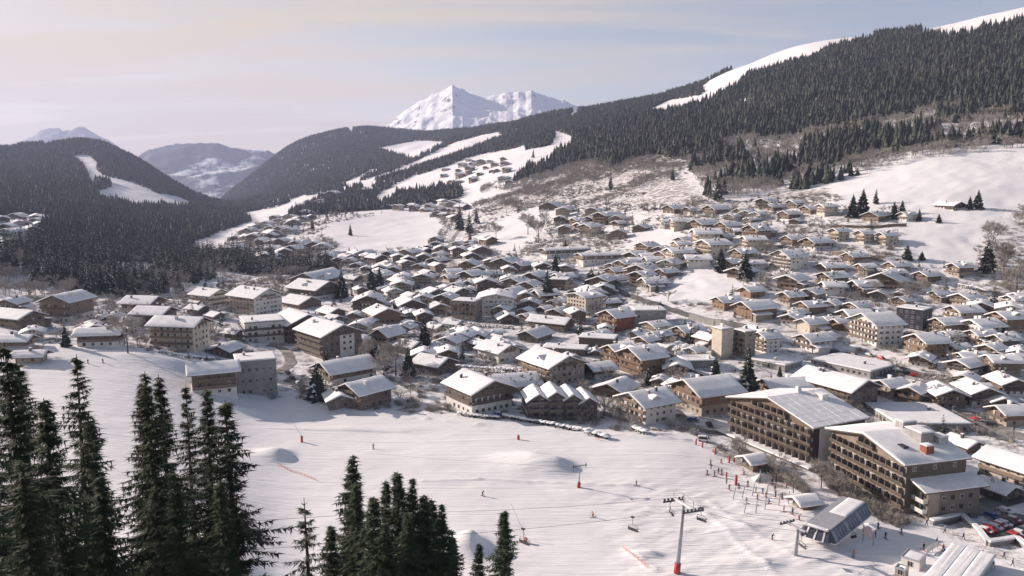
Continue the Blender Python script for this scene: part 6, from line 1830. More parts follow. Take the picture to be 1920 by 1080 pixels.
seat_chair(st_.location + Vector((0, 0, 3.2)) - cr_d * 4.2 + ld * 1.5, al, 'four seat chair half hidden under the station hood', True, .8)
for (ua, va, ub, vb, lab) in ((1088, 876, 700, 870, 'thin drag lift rope left of the slim pylon'), (1088, 876, 1378, 896, 'thin drag lift rope between the slim pylon and the hut')):
    xa, ya, za = at_z(ua, va, dy1); x2, y2, z2 = hit(ub, vb); 
    cable('drag_lift_rope', [(xa, ya, za), (x2, y2, z2 + 3.5)], .035, lab, .5, 'ropes of the drag lift')
# ------------------------------------------------------------------ huts on the piste
put_house(1412, 884, 66, 1, -52, 'alldark', 'small dark hut with bright slanted roof beside the ski school poles', cat='hut', asp=.8, ph=20, balc=False, chim=0, name='piste_hut')
put_house(1507, 956, 42, 1, -52, 'brownall', 'little ticket hut with a bright square roof behind the lift station', cat='hut', asp=.9, ph=14, balc=False, chim=0, name='ticket_hut')

# bottom right: flat snow covered service building, boxes and rail
x, y, z = hit(1800, 1100)
sb = empty('service_building', (x + 1, y + 3, z - 1.0), math.radians(-43))
tag(sb, 'low service building under a ribbed snow roof at the bottom right corner', 'building')
b = MB(); b.box(-4.2, 4.2, -13, 13, -2, 3.2, 0); b.build('wall', [M['metal_grey']], sb)
b = MB(); b.box(-4.6, 4.6, -13.5, 13.5, 3.2, 3.45, 0); b.build('roof', [M['metal_light']], sb)
for i in range(3):
    snow_flat_mb(-4.5 + i * 3.02, -4.5 + i * 3.02 + 2.95, -13.4, 13.4, 3.46, .13, rnd, 6).build('snow_strip', [M['roof_snow']], sb)
for (u_, v_, w_, d_, h_, mt, lab, rz) in ((1712, 1062, 4.0, 5.0, 2.6, 'plaster_white', 'white container hut with a rimmed roof at the bottom right', -43),
                                         (1690, 1082, 2.2, 2.2, 2.2, 'plaster_tan', 'small square equipment box at the bottom edge', -43)):
    x, y, z = hit(u_, v_)
    bx2 = empty('container_hut', (x, y, z), math.radians(rz)); tag(bx2, lab, 'container')
    b = MB(); b.box(-w_ / 2, w_ / 2, -d_ / 2, d_ / 2, -.5, h_, 0); b.build('wall', [M[mt]], bx2)
    b = MB()
    for (p_, q_) in (((-w_ / 2, -d_ / 2), (w_ / 2, -d_ / 2)), ((w_ / 2, -d_ / 2), (w_ / 2, d_ / 2)), ((w_ / 2, d_ / 2), (-w_ / 2, d_ / 2)), ((-w_ / 2, d_ / 2), (-w_ / 2, -d_ / 2))):
        b.bar((*p_, h_ + .15), (*q_, h_ + .15), .25, .3)
    b.build('roof_rim', [M['metal_grey']], bx2)
    snow_flat_mb(-w_ / 2 + .15, w_ / 2 - .15, -d_ / 2 + .15, d_ / 2 - .15, h_ + .01, .15, rnd, 2).build('snow_cover', [M['roof_snow']], bx2)
    child('window', WIN[0], bx2, (0, -d_ / 2, .9))

# walkway walls with snow on top around the car park
def wall_run(pts, h, w, label, mat='concrete', snow=.25, cat='wall', name='retaining_wall', below=1.5):
    root = None; P3 = [Vector(hit(*p)) for p in pts]
    c0 = P3[0]
    root = empty(name, tuple(c0)); tag(root, label, cat)
    b = MB(); s_ = MB()
    for p, q in zip(P3[:-1], P3[1:]):
        n = max(1, int((q - p).length / 4))
        for i in range(n):
            a = p.lerp(q, i / n); c = p.lerp(q, (i + 1) / n)
            a = Vector((a.x, a.y, float(terr(a.x, a.y)))) - c0; c = Vector((c.x, c.y, float(terr(c.x, c.y)))) - c0
            b.bar(a + Vector((0, 0, (h - below) / 2)), c + Vector((0, 0, (h - below) / 2)), w, h + below)
            s_.bar(a + Vector((0, 0, h + snow / 2)), c + Vector((0, 0, h + snow / 2)), w * 1.5, snow)
    b.build('wall', [M[mat]], root)
    if snow: s_.build('snow_cover', [M['roof_snow']], root)
    return root
wall_run([(1746, 984), (1802, 972), (1834, 1000), (1852, 1024), (1905, 1016), (1960, 1052)], 1.2, .9, 'snow topped parapet winding round the car park', snow=.5)
wall_run([(1292, 597), (1352, 612), (1412, 624), (1440, 630)], 3.6, .8, 'long grey retaining wall of the main road in the centre right', snow=0, below=2)
wall_run([(1560, 478), (1612, 484), (1660, 486)], 2.6, .8, 'tan retaining wall under the three beige terraces', mat='plaster_tan', snow=.2)
wall_run([(1556, 428), (1622, 428), (1700, 424)], 2.2, .8, 'brown terrace wall above the beige terraces', mat='earth', snow=0)
wall_run([(1270, 690), (1340, 720), (1365, 724)], 1.6, .4, 'reddish garden wall right of the orange timber hotel', mat='brick_red', snow=.2)
# car park and yards
def patch(name, poly_px, mat, lift=.2, n=10):
    P3 = [Vector(hit(*p)) for p in poly_px]
    b = MB()
    (p0, p1, p2, p3) = P3
    for j in range(n + 1):
        for i in range(n + 1):
            q = p0.lerp(p1, i / n).lerp(p3.lerp(p2, i / n), j / n); b.v.append((q.x, q.y, float(terr(q.x, q.y)) + lift))
    for j in range(n):
        for i in range(n):
            a = j * (n + 1) + i; b.f.append((a, a + 1, a + n + 2, a + n + 1)); b.m.append(0); b.sm.append(True)
    o = b.build(name, [M[mat]]); o['kind'] = 'structure'
patch('car_park', [(1836, 1000), (1932, 1032), (1990, 980), (1880, 958)], 'asphalt')
patch('yard', [(1585, 640 + 26), (1700, 690), (1690, 716), (1560, 682)], 'asphalt', .24)
patch('square', [(1780, 765), (1900, 785), (1900, 830), (1790, 800)], 'slush', .24)

# ------------------------------------------------------------------ cars
def car_meshes(paintm, van=False):
    body = MB(); L, Wd = 2.1, .88
    hh = 1.9 if van else 1.45
    prof = [(-L, .35), (-L, .75), (-1.35, .92), (-.75, hh - .03), (1.2, hh), (1.85, .95), (L, .85), (L, .35)] if not van else [(-L, .35), (-L, .9), (-1.7, 1.1), (-1.25, hh), (1.9, hh), (L, 1.7), (L, .35)]
    n = len(prof)
    vs = [(-Wd * (1 if z < 1 else .82), y, z) for y, z in prof] + [(Wd * (1 if z < 1 else .82), y, z) for y, z in prof]
    fs = [tuple(range(n - 1, -1, -1))[::-1][::-1], tuple(range(n, 2 * n))] + [(i, (i + 1) % n, n + (i + 1) % n, n + i) for i in range(n)]
    body.faces(vs, fs, 0)
    gl = MB()
    a, bq = (-.78, 1.12) if not van else (-1.2, 1.6)
    for sx in (-1, 1):
        X = sx * (Wd * .93)
        gl.faces([(X, a - .25, .97), (X, bq + .2, .97), (sx * Wd * .83, bq - .1, hh - .12), (sx * Wd * .83, a + .15, hh - .12)], [(0, 1, 2, 3), (3, 2, 1, 0)], 0)
    gl.faces([(-.7, -1.32, .97), (.7, -1.32, .97), (.62, -.80, hh - .1), (-.62, -.80, hh - .1)] if not van else [(-.7, -1.72, 1.15), (.7, -1.72, 1.15), (.66, -1.30, hh - .1), (-.66, -1.30, hh - .1)], [(0, 1, 2, 3)], 0)
    gl.v = [(x, y - .02 if abs(x) < .71 else y, z + .012) for x, y, z in gl.v]
    wh = MB(); wh.tube([(-.1, 0, 0), (.1, 0, 0)], [.33, .33], 10, 0, False)
    sn = MB(); sn.box(-Wd * .74, Wd * .74, -.65, 1.15, hh, hh + .16, 0)
    sn.box(-Wd * .85, Wd * .85, -L + .1, -1.35, .9, 1.0, 0)
    return body.mesh('body', [paintm]), gl.mesh('windows', [M['glass']]), wh.mesh('wheel', [M['metal_dark']]), sn.mesh('snow_cover', [M['roof_snow']])
CARC = {'red': (.42, .03, .03), 'white': (.7, .7, .7), 'black': (.02, .02, .022), 'silver': (.38, .39, .41), 'blue': (.04, .08, .22), 'grey': (.14, .145, .15)}
CARS = {k: car_meshes(paint('paint_' + k, c)) for k, c in CARC.items()}
VAN = {k: car_meshes(paint('paint_van_' + k, CARC[k]), True) for k in ('white',)}
def car(x, y, z, rz, col, label, group, snow=False, van=False):
    o = empty('parked_car' if not van else 'parked_van', (x, y, z), rz)
    bd, gl, wh, sn = (VAN if van else CARS)[col]
    child('body', bd, o); child('windows', gl, o)
    for sx in (-1, 1):
        for sy in (-1.25, 1.3): child('wheel', wh, o, (sx * .82, sy, .33))
    if snow: child('snow_cover', sn, o)
    tag(o, label, 'car' if not van else 'van', group)
cr = random.Random(17)
order = ['red', 'red', 'white', 'red', 'white', 'black', 'red', 'silver', 'grey', 'white', 'black', 'blue']
p0 = Vector(hit(1846, 1000)); p1 = Vector(hit(1908, 976)); 
ordn = ['first', 'second', 'third', 'fourth', 'fifth', 'sixth', 'seventh', 'eighth', 'ninth', 'tenth', 'eleventh', 'twelfth']
dv = Vector((p1.x - p0.x, p1.y - p0.y, 0)); nrow = 7
dn_ = dv.normalized(); pn = Vector((-dn_.y, dn_.x, 0))
for row in range(2):
    for i in range(nrow):
        q = p0 + dn_ * (i * 2.75) + pn * (-row * 6.0)
        c_ = order[(i + row * 5) % len(order)]
        car(q.x, q.y, float(terr(q.x, q.y)) + .2, math.atan2(pn.y, pn.x) - math.pi / 2 + cr.uniform(-.05, .05), c_,
            '%s car, %s from the left in the %s row of the walled car park' % (c_, ordn[i], 'back' if row == 0 else 'front'), 'cars in the walled car park', snow=(i + row) % 3 == 0)
STREET = [ # u, v, deg, colour, label, snow
 (1700, 702, 60, 'black', 'black car parked in front of the chalet hotel with lit balconies', False), (1716, 706, 60, 'red', 'red car parked in front of the chalet hotel with lit balconies', False),
 (1682, 696, 60, 'white', 'white car parked left of the black one by the yard', False), (1566, 660, 60, 'grey', 'grey car at the left end of the grey yard', False), (1602, 668, 20, 'black', 'black car below the white balcony hotel', False),
 (1630, 668, 20, 'silver', 'silver car below the middle of the white balcony hotel', False), (1652, 674, 20, 'red', 'red car below the right corner of the white balcony hotel', False),
 (1760, 712, 70, 'white', 'white car with snow on top right of the chalet hotel', True), (1300, 790, 60, 'blue', 'bluish car in the shaded lane by the piste', True),
 (1330, 800, 0, 'black', 'black car where the shaded lane meets the piste', False), (935, 780, 80, 'blue', 'dark car snowed over left of the piste hedge', True),
 (1135, 590, 60, 'silver', 'silver car in front of the reddish house', True), (1120, 596, 60, 'black', 'black car in front of the reddish house', True), (1108, 602, 60, 'white', 'white car left in front of the reddish house', True),
 (1090, 608, 60, 'red', 'red car in the snowy lot left of the reddish house', True),
 (540, 702, 30, 'blue', 'dark blue car in the shaded alley beside the concrete block', False), (548, 712, 30, 'black', 'black car in the shaded alley beside the concrete block', False), (560, 722, 30, 'silver', 'snowy silver car in the alley by the spruce', True),
 (1835, 790, 60, 'white', 'white car by the shopping street at the right', False), (1858, 796, 60, 'grey', 'grey car by the shopping street at the right', False),
 (1860, 972, 20, 'blue', 'blue car on the station street beyond the parapet', False), (1884, 962, 20, 'white', 'white car on the station street at the right edge', False),
 (1236, 572, -30, 'grey', 'grey car driving on the main road', False), (1370, 606, -30, 'silver', 'silver car driving on the walled main road', False),
 (1275, 640, 40, 'silver', 'silver car in the snowy courtyard lot', True), (1560, 626, 40, 'white', 'white car beside the small orange chalet', True), (1440, 655, 40, 'silver', 'silver car at the foot of the white gabled block', True),
]
for (u_, v_, dg, c_, lab, sn_) in STREET:
    x, y, z = hit(u_, v_); car(x, y, z + .2, math.radians(dg), c_, lab, 'cars parked about the village', sn_)
x, y, z = hit(1320, 828); car(x, y, z + .1, math.radians(70), 'white', 'snow covered white van at the edge of the piste by the red posts', 'cars parked about the village', True, True)

# ------------------------------------------------------------------ people: one skinned body each
def body_mesh(name, pose, suit, legs, skin=(0.45, 0.28, 0.2)):
    J = {'stand': dict(hip=(0, 0, .95), ch=(0, -.04, 1.32), nk=(0, -.04, 1.48), hd=(0, -.05, 1.64), kl=(.12, -.06, .50), fl=(.13, 0, .08), kr=(-.12, -.02, .50), fr=(-.13, .05, .08), el=(.30, -.02, 1.14), hl=(.30, -.24, .98), er=(-.30, .02, 1.14), hr=(-.30, -.2, .98)),
         'ski': dict(hip=(0, .12, .78), ch=(0, -.14, 1.12), nk=(0, -.22, 1.26), hd=(0, -.28, 1.42), kl=(.13, -.18, .46), fl=(.13, .02, .08), kr=(-.13, -.18, .46), fr=(-.13, .02, .08), el=(.34, -.22, 1.0), hl=(.34, -.50, .95), er=(-.34, -.22, 1.0), hr=(-.34, -.50, .95)),
         'walk': dict(hip=(0, 0, .94), ch=(0, -.05, 1.32), nk=(0, -.05, 1.48), hd=(0, -.06, 1.64), kl=(.11, -.2, .52), fl=(.11, -.28, .08), kr=(-.11, .06, .5), fr=(-.11, .36, .12), el=(.30, .12, 1.14), hl=(.28, -.02, .92), er=(-.30, -.12, 1.14), hr=(-.26, -.34, 1.02))}[pose]
    names = ['hip', 'ch', 'nk', 'hd', 'kl', 'fl', 'kr', 'fr', 'el', 'hl', 'er', 'hr']
    v = [J[k] for k in names]; sl_ = tuple(Vector(J['ch']) + Vector((.19, 0, .08))); sr_ = tuple(Vector(J['ch']) + Vector((-.19, 0, .08)))
    v += [sl_, sr_, tuple(Vector(J['hip']) + Vector((.1, 0, -.08))), tuple(Vector(J['hip']) + Vector((-.1, 0, -.08))), tuple(Vector(J['fl']) + Vector((0, -.18, -.02))), tuple(Vector(J['fr']) + Vector((0, -.18, -.02)))]
    E = [(0, 1), (1, 2), (2, 3), (0, 14), (14, 4), (4, 5), (5, 16), (0, 15), (15, 6), (6, 7), (7, 17), (1, 12), (12, 8), (8, 9), (1, 13), (13, 10), (10, 11)]
    rad = [.16, .19, .075, .115, .085, .07, .085, .07, .06, .055, .06, .055, .085, .085, .11, .11, .05, .05]
    me = bpy.data.meshes.new(name); me.from_pydata(v, E, [])
    o = bpy.data.objects.new(name, me); COL.objects.link(o)
    sk = o.modifiers.new('skin', 'SKIN'); sk.use_smooth_shade = True
    for i, r_ in enumerate(rad): me.skin_vertices[0].data[i].radius = (r_, r_ * .85)
    me.skin_vertices[0].data[0].use_root = True
    ss = o.modifiers.new('sub', 'SUBSURF'); ss.levels = 1
    dg = bpy.context.evaluated_depsgraph_get()
    nm = bpy.data.meshes.new_from_object(o.evaluated_get(dg))
    nm.name = name
    bpy.data.objects.remove(o)
    nm.materials.clear()
    for c_ in (suit, legs, skin): nm.materials.append(paint_cache(c_))
    hz_ = J['hip'][2]; hdz = J['hd'][2] - .07
    for p in nm.polygons:
        zc = p.center.z
        p.material_index = 2 if zc > hdz else (0 if zc > hz_ - .03 else 1)
    return nm
_pc = {}
def paint_cache(c):
    if c not in _pc: _pc[c] = paint('cloth_%d' % len(_pc), c, .8)
    return _pc[c]
hel = MB()
for i in range(5):
    a0_, a1_ = math.pi / 2 * i / 5, math.pi / 2 * (i + 1) / 5
    for j in range(10):
        b0, b1 = 6.283 * j / 10, 6.283 * (j + 1) / 10
        f_ = lambda a, b_: (.135 * math.cos(a) * math.cos(b_), .145 * math.cos(a) * math.sin(b_), .15 * math.sin(a))
        hel.quad(f_(a0_, b0), f_(a0_, b1), f_(a1_, b1), f_(a1_, b0), 0, True)
HELM = {k: hel.mesh('helmet', [paint_cache(c)]) for k, c in {'b': (.02, .02, .02), 'w': (.6, .6, .6), 'r': (.4, .03, .03)}.items()}
skb = MB(); skb.box(-.05, .05, -.9, .8, 0, .03, 0); skb.bar((0, -.9, .015), (0, -1.02, .1), .09, .03); SKI = skb.mesh('ski', [paint_cache((.3, .05, .05))])
pb = MB(); pb.tube([(0, 0, 0), (0, .22, -.95)], [.014, .012], 5); POLE = pb.mesh('ski_pole', [paint_cache((.08, .08, .08))])
SUITS = {'black': (.015, .015, .018), 'navy': (.02, .03, .07), 'red': (.4, .03, .03), 'blue': (.04, .10, .30), 'green': (.04, .15, .08), 'orange': (.5, .16, .03), 'grey': (.12, .12, .13)}
BODY = {}
def person(u_, v_, dg, pose, suit, label, skis=True, k=1.1):
    x, y, z = hit(u_, v_)
    key = (pose, suit)
    if key not in BODY: BODY[key] = body_mesh('body', pose, SUITS[suit], (.02, .02, .025))
    o = empty('person', (x, y, z + .06), math.radians(dg)); o.scale = (k, k, k)
    child('body', BODY[key], o)
    hd = {'stand': (0, -.05, 1.66), 'ski': (0, -.28, 1.44), 'walk': (0, -.06, 1.66)}[pose]
    child('helmet', HELM[R.choice('bwr')], o, hd)
    if skis:
        for sx in (-1, 1):
            child('ski', SKI, o, (sx * .13, 0, 0))
            child('ski_pole', POLE, o, (sx * .31, -.24 if pose == 'stand' else -.5, .98))
    tag(o, label, 'person', 'people on the snow')
PEOPLE = [
 (1193, 911, 80, 'stand', 'black', 'lone skier in black standing in the middle of the piste', True),
 (1332, 872, 60, 'stand', 'navy', 'skier in dark blue at the left end of the waiting group', True), (1333, 880, 10, 'stand', 'grey', 'person in grey just below the leftmost waiting skier', False),
 (1347, 888, 30, 'stand', 'black', 'skier in black, left of a pair above the small red post', True), (1353, 889, -30, 'stand', 'red', 'skier in red, right of a pair above the small red post', True),
 (1362, 908, 40, 'stand', 'grey', 'person in grey below the small red post', False), (1367, 918, 20, 'ski', 'navy', 'crouching dark skier at the left of the pole rows', True),
 (1417, 924, 70, 'stand', 'green', 'skier in green among the ski school poles', True), (1430, 926, 10, 'stand', 'blue', 'skier in blue among the ski school poles', True),
 (1453, 922, -20, 'stand', 'black', 'tall figure in black at the right of the pole rows', True), (1454, 932, 40, 'stand', 'navy', 'figure in dark blue just below the tall one in black', True),
 (1420, 936, 10, 'ski', 'orange', 'learner in orange between two long poles', True), (1436, 932, 10, 'ski', 'red', 'learner in red on the practice ground', True),
 (1646, 992, 120, 'stand', 'black', 'person in black beside the lift panel', True), (1641, 1008, 60, 'stand', 'navy', 'person in dark blue under the lift panel', False),
 (1737, 986, 20, 'walk', 'black', 'pedestrian in black at the left end of the parapet', False), (1806, 1012, 20, 'walk', 'navy', 'pedestrian in navy on the snowy walkway', False), (1771, 1000, 60, 'walk', 'grey', 'pedestrian in grey on the snowy walkway', False),
 (1732, 1032, 200, 'stand', 'black', 'skier in black left of the white rail', True), (1770, 1040, 40, 'stand', 'blue', 'skier in blue by the heap of gear', True), (1768, 1034, 10, 'stand', 'red', 'skier in red by the heap of gear', True),
 (1862, 1066, 10, 'walk', 'navy', 'tall pedestrian in navy at the bottom right corner', False), (1898, 1062, 50, 'walk', 'black', 'pedestrian in black at the bottom right corner', False), (1882, 1048, 10, 'walk', 'grey', 'pedestrian in grey below the parapet at right', False),
 (1448, 1012, 20, 'ski', 'black', 'skier in black crouching left of the station pylon', True), (193, 680, 20, 'ski', 'black', 'tiny skier in black on the far left piste', True), (165, 682, 60, 'stand', 'navy', 'tiny skier in dark blue on the far left piste', True),
 (1378, 700, 0, 'walk', 'black', 'walker in black on the snow by the tall dark spruce', False),
]
for p in PEOPLE: person(*p)
cols_ = ['black', 'navy', 'red', 'blue', 'green', 'orange', 'grey']
spots_ = [((1385, 915), 'left of the bright red post'), ((1402, 912), 'right of the bright red post'), ((1400, 945), 'low among the left poles'), ((1442, 945), 'amid the middle poles'), ((1466, 935), 'beside the right poles'), ((1470, 960), 'at the foot of the right poles'), ((1352, 868), 'above the waiting pair'),
          ((1340, 893), 'left below the waiting pair'), ((1425, 905), 'under the white tent'), ((1448, 908), 'right of the white tent'), ((1486, 965), 'left of the ticket hut'), ((1395, 890), 'left of the small dark hut'), ((1498, 975), 'below the ticket hut'), ((1600, 1045), 'right below the lift station'),
          ((1660, 1010), 'on the flat right of the board'), ((1690, 1002), 'on the flat near the annex'), ((1756, 1022), 'above the heap of gear'), ((1840, 1042), 'on the walkway at right'), ((1326, 890), 'lowest at the left of the waiting group'), ((1475, 915), 'near the podium trees'),
          ((1112, 970), 'gliding on the middle piste'), ((905, 930), 'gliding behind the lone spruce'), ((700, 842), 'gliding high on the piste')]
for i, (pp, w_) in enumerate(spots_):
    c_ = cols_[(i * 3 + 1) % 7]; person(pp[0], pp[1], R.uniform(0, 360), 'ski' if i > 19 else R.choice(('stand', 'stand', 'ski')), c_, 'skier in %s %s' % (c_, w_))

# ------------------------------------------------------------------ poles, padded posts, fences on the piste
def post(u_, v_, h, rad, mat, label, name='padded_post', group=None, lean=(0, 0), cat='post', cap=None):
    x, y, z = hit(u_, v_)
    o = empty(name, (x, y, z)); 
    b = MB(); b.tube([(0, 0, -.3), (lean[0] * .6, lean[1] * .6, h * .6), (lean[0], lean[1], h)], [rad, rad, rad * .92], 8); b.build('pad', [M[mat]], o)
    b = MB(); b.tube([(lean[0], lean[1], h - .05), (lean[0], lean[1], h + .45)], [.05, .04], 5); b.build('tip', [M['metal_grey']], o)
    tag(o, label, cat, group); return o
G1 = 'red padded posts along the piste edge'
for i, (u_, v_, h) in enumerate(((1305, 834, 2.0), (1317, 839, 2.0), (1341, 852, 2.3), (1367, 868, 2.3), (1376, 867, 2.0))):
    post(u_, v_, h, .28, 'red_pad', '%s red padded post of the slanting row at the piste edge, counted from the left' % ordn[i], group=G1)
post(1380, 909, 3.0, .42, 'red_pad', 'tall bright red padded post left of the pole rows', group=G1)
post(1362, 897, 2.0, .25, 'red_pad', 'small dark red post beside the waiting skiers', group=G1)
post(566, 829, 2.2, .42, 'red_pad', 'single red padded lance foot high on the left piste', name='snow_lance', cat='snow lance', group='red footed snow lances')
post(972, 824, 1.5, .45, 'red_pad', 'single red padded lance foot behind the big snow mound', name='snow_lance', cat='snow lance', group='red footed snow lances')
post(985, 1018, 1.3, .55, 'red_pad', 'red padded lance foot right of the lone foreground spruce', name='snow_lance', cat='snow lance', group='red footed snow lances')
for (u0, v0, h_, du) in ((566, 824, 7.5, -4.6), (985, 1012, 8.0, -3.6)):
    x, y, z = hit(u0, v0); b = MB(); b.tube([(0, 0, 0), (du, 1.2, h_)], [.06, .035], 5)
    o = b.build('lance_pipe', [M['metal_grey']], loc=(x, y, z + 1)); tag(o, 'thin slanting pipe rising over the %s' % ('red lance foot high on the left piste' if u0 == 566 else 'red lance foot beside the lone spruce'), 'pipe')
GP = 'tall soft poles of the ski school ground'
for i, (u_, v_) in enumerate(((1374, 936), (1391, 934), (1410, 930), (1395, 962), (1417, 962), (1434, 955), (1437, 925), (1460, 948), (1478, 944), (1422, 903))):
    post(u_, v_, 3.5, .16, 'metal_grey', '%s tall grey pole of the ski school ground, counted from the left rows' % ordn[i], 'slalom_pole', GP, lean=(R.uniform(.1, .8), 0), cat='pole')
# orange nets lying low on the snow
def net(pts, label, h=.55, mat='orange_net'):
    P3 = [Vector(hit(*p)) for p in pts]; o = empty('safety_net', tuple(P3[0])); tag(o, label, 'net')
    b = MB(); c0 = P3[0]
    for p, q in zip(P3[:-1], P3[1:]):
        n = max(2, int((q - p).length / 1.5))
        for i in range(n):
            a = p.lerp(q, i / n) - c0; c = p.lerp(q, (i + 1) / n) - c0
            for k in range(4): b.bar(a + Vector((0, 0, .1 + k * h / 3)), c + Vector((0, 0, .1 + k * h / 3)), .035)
            b.bar(a + Vector((0, 0, -.2)), a + Vector((0, 0, h + .2)), .06)
    b.build('mesh_panel', [M[mat]], o)
net([(1168, 1028), (1180, 1038), (1197, 1050), (1214, 1066)], 'pinkish safety net curving below the second chair')
net([(522, 872), (545, 884), (565, 890), (595, 902)], 'low reddish safety net lying on the left piste')
net([(1118, 824), (1128, 827)], 'tiny orange net piece behind the big mound shadow', .6)
# lift panel (sign board), curled street lamp, railing
x, y, z = hit(1627, 1020)
sg_ = empty('information_board', (x, y, z), math.radians(-52)); tag(sg_, 'pinkish white information board with a small snow roof by the lift', 'sign board')
for sx in (-1.3, 1.3):
    b = MB(); b.box(sx - .1, sx + .1, -.1, .1, -.5, 4.6, 0); b.build('post', [M['metal_grey']], sg_)
b = MB(); b.box(-1.15, 1.15, -.08, .08, 1.9, 4.2, 0); b.build('panel', [paint_cache((.62, .50, .50))], sg_)
b = MB(); b.prism([(-1.9, 4.5), (0, 5.1), (1.9, 4.5), (1.9, 4.75), (0, 5.4), (-1.9, 4.75)], -.5, .5, 0); b.build('snow_roof', [M['roof_snow']], sg_)
x, y, z = hit(1778, 972)
lp = empty('street_lamp', (x, y, z)); tag(lp, 'street lamp with a curled luminous white head by the station street', 'street lamp', 'street lamps')
b = MB(); b.tube([(0, 0, -.3), (.1, 0, 3.8)], [.09, .06], 7); b.build('pole', [M['metal_light']], lp)
b = MB(); b.tube([(.1 + .55 * math.sin(a) + .0, 0, 3.8 + .85 - .85 * math.cos(a)) for a in np.linspace(0, 3.6, 9)], [.09, .14, .18, .2, .2, .18, .15, .11, .06], 7); b.build('lamp_head', [M['metal_light']], lp)
for i, (u_, v_, h_, lab) in enumerate(((1490, 676, 7, 'thin lamp post beside the flat snowed-over hall'), (1383, 604, 6, 'thin lamp post on the walled main road'), (1820, 965, 6, 'plain lamp post right of the curled lamp'),
                                       (1785, 790, 6, 'lamp post by the shopping street'), (1000, 616, 6, 'lamp post on the centre road'), (889, 690, 9, 'tall thin mast before the white shuttered chalet'), (1352, 668, 9, 'thin mast against the beige tower'))):
    x, y, z = hit(u_, v_); lp = empty('street_lamp', (x, y, z)); tag(lp, lab, 'street lamp', 'street lamps')
    b = MB(); b.tube([(0, 0, -.3), (0, 0, h_)], [.10, .06], 6); b.build('pole', [M['metal_grey']], lp)
    b = MB(); b.box(-.15, .9, -.12, .12, h_ - .05, h_ + .1, 0); b.build('lamp_head', [M['metal_grey']], lp)
x, y, z = hit(1748, 1034)
rl = empty('railing', (x, y, z), math.radians(38)); tag(rl, 'white board fence beside the heap of gear at bottom right', 'fence')
for k in range(4):
    b = MB(); b.box(-3, 3, -.04, .04, .5 + k * .38, .8 + k * .38, 0); b.build('board', [M['plaster_white']], rl)
for sx in (-2.8, 0, 2.8):
    b = MB(); b.box(sx - .07, sx + .07, -.07, .07, -.3, 2.1, 0); b.build('post', [M['metal_grey']], rl)
# parasols / market hut on the square
x, y, z = hit(1828, 796)
pa = empty('parasol', (x, y, z + .2)); tag(pa, 'red parasol on the busy square behind the hotels', 'parasol')
b = MB(); b.tube([(0, 0, 0), (0, 0, 2.6)], [.05, .05], 6); b.build('pole', [M['metal_grey']], pa)
b = MB()
for j in range(8):
    a_, c_ = 6.283 * j / 8, 6.283 * (j + 1) / 8
    b.tri((2.2 * math.cos(a_), 2.2 * math.sin(a_), 2.3), (2.2 * math.cos(c_), 2.2 * math.sin(c_), 2.3), (0, 0, 3.1), 0)
b.build('canopy', [M['red_pad']], pa)
# white dome shelter on the practice ground
x, y, z = hit(1432, 900)
tn = empty('snow_tent', (x, y, z)); tag(tn, 'low white tent on the practice ground below the dark hut', 'tent')
b = MB(); b.faces([(-3.5, -2, 0), (3.5, -2, 0), (3.5, 2, 0), (-3.5, 2, 0), (-1.2, 0, 1.9), (1.8, 0, 1.5)], [(0, 1, 5, 4), (1, 2, 5), (2, 3, 4, 5), (3, 0, 4)], 0); b.build('canopy', [M['frame_white']], tn)

# ------------------------------------------------------------------ hedges with snow along the piste
hr = random.Random(5)
def hedge(pts, w, h, label, dens=9):
    P3 = [Vector(hit(*p)) for p in pts]; c0 = P3[0]
    o = empty('hedge', tuple(c0)); tag(o, label, 'hedge', 'hedges with snow on top')
    b = MB(); s_ = MB()
    for p, q in zip(P3[:-1], P3[1:]):
        n = max(2, int((q - p).length * dens))
        for i in range(n):
            r_ = p.lerp(q, (i + hr.random()) / n) - c0
            r_ += Vector((hr.uniform(-w, w) / 2, hr.uniform(-w, w) / 2, hr.uniform(.0, h)))
            d = Vector((hr.uniform(-1, 1), hr.uniform(-1, 1), hr.uniform(-.3, 1))).normalized() * .5
            e_ = d.cross(Vector((hr.random(), hr.random(), hr.random()))).normalized() * .3
            b.quad(tuple(r_ - e_), tuple(r_ + d - e_ * .6), tuple(r_ + d + e_), tuple(r_ + e_), 0)
        m = max(2, int((q - p).length / .8))
        for i in range(m):
            r_ = p.lerp(q, (i + .5) / m) - c0; hh_ = h + hr.uniform(-.15, .2)
            k_ = w * hr.uniform(.45, .75); pts_ = []
            rr = [Vector((k_ * math.cos(t) * 1.1, k_ * math.sin(t), 0)) for t in np.linspace(0, 6.283, 8)[:-1]]
            vs = [tuple(r_ + a + Vector((0, 0, hh_ - .1))) for a in rr] + [tuple(r_ + a * .75 + Vector((0, 0, hh_ + .28))) for a in rr] + [tuple(r_ + Vector((0, 0, hh_ + .38)))]
            fs = [(j, (j + 1) % 7, 7 + (j + 1) % 7, 7 + j) for j in range(7)] + [(7 + j, 7 + (j + 1) % 7, 14) for j in range(7)]
            s_.faces(vs, fs, 0, True)
    b.build('foliage', [M['needles_mid']], o); s_.build('snow_cover', [M['roof_snow']], o)
hedge([(944, 783), (970, 788), (1005, 794), (1040, 800)], 1.6, 1.3, 'long low hedge between the piste and the dark gabled apartments, left part')
hedge([(1045, 802), (1080, 808), (1112, 812)], 1.6, 1.3, 'long low hedge between the piste and the dark gabled apartments, right part')
hedge([(852, 692), (900, 696), (968, 700)], 1.8, 2.0, 'dark straight hedge above the broad shaded roof')
hedge([(880, 610), (920, 614), (964, 616)], 1.5, 1.6, 'dark hedge along the centre road')
hedge([(1098, 812), (1120, 818), (1140, 824)], 2.2, 1.2, 'clumpy low shrubs at the right end of the piste hedge')
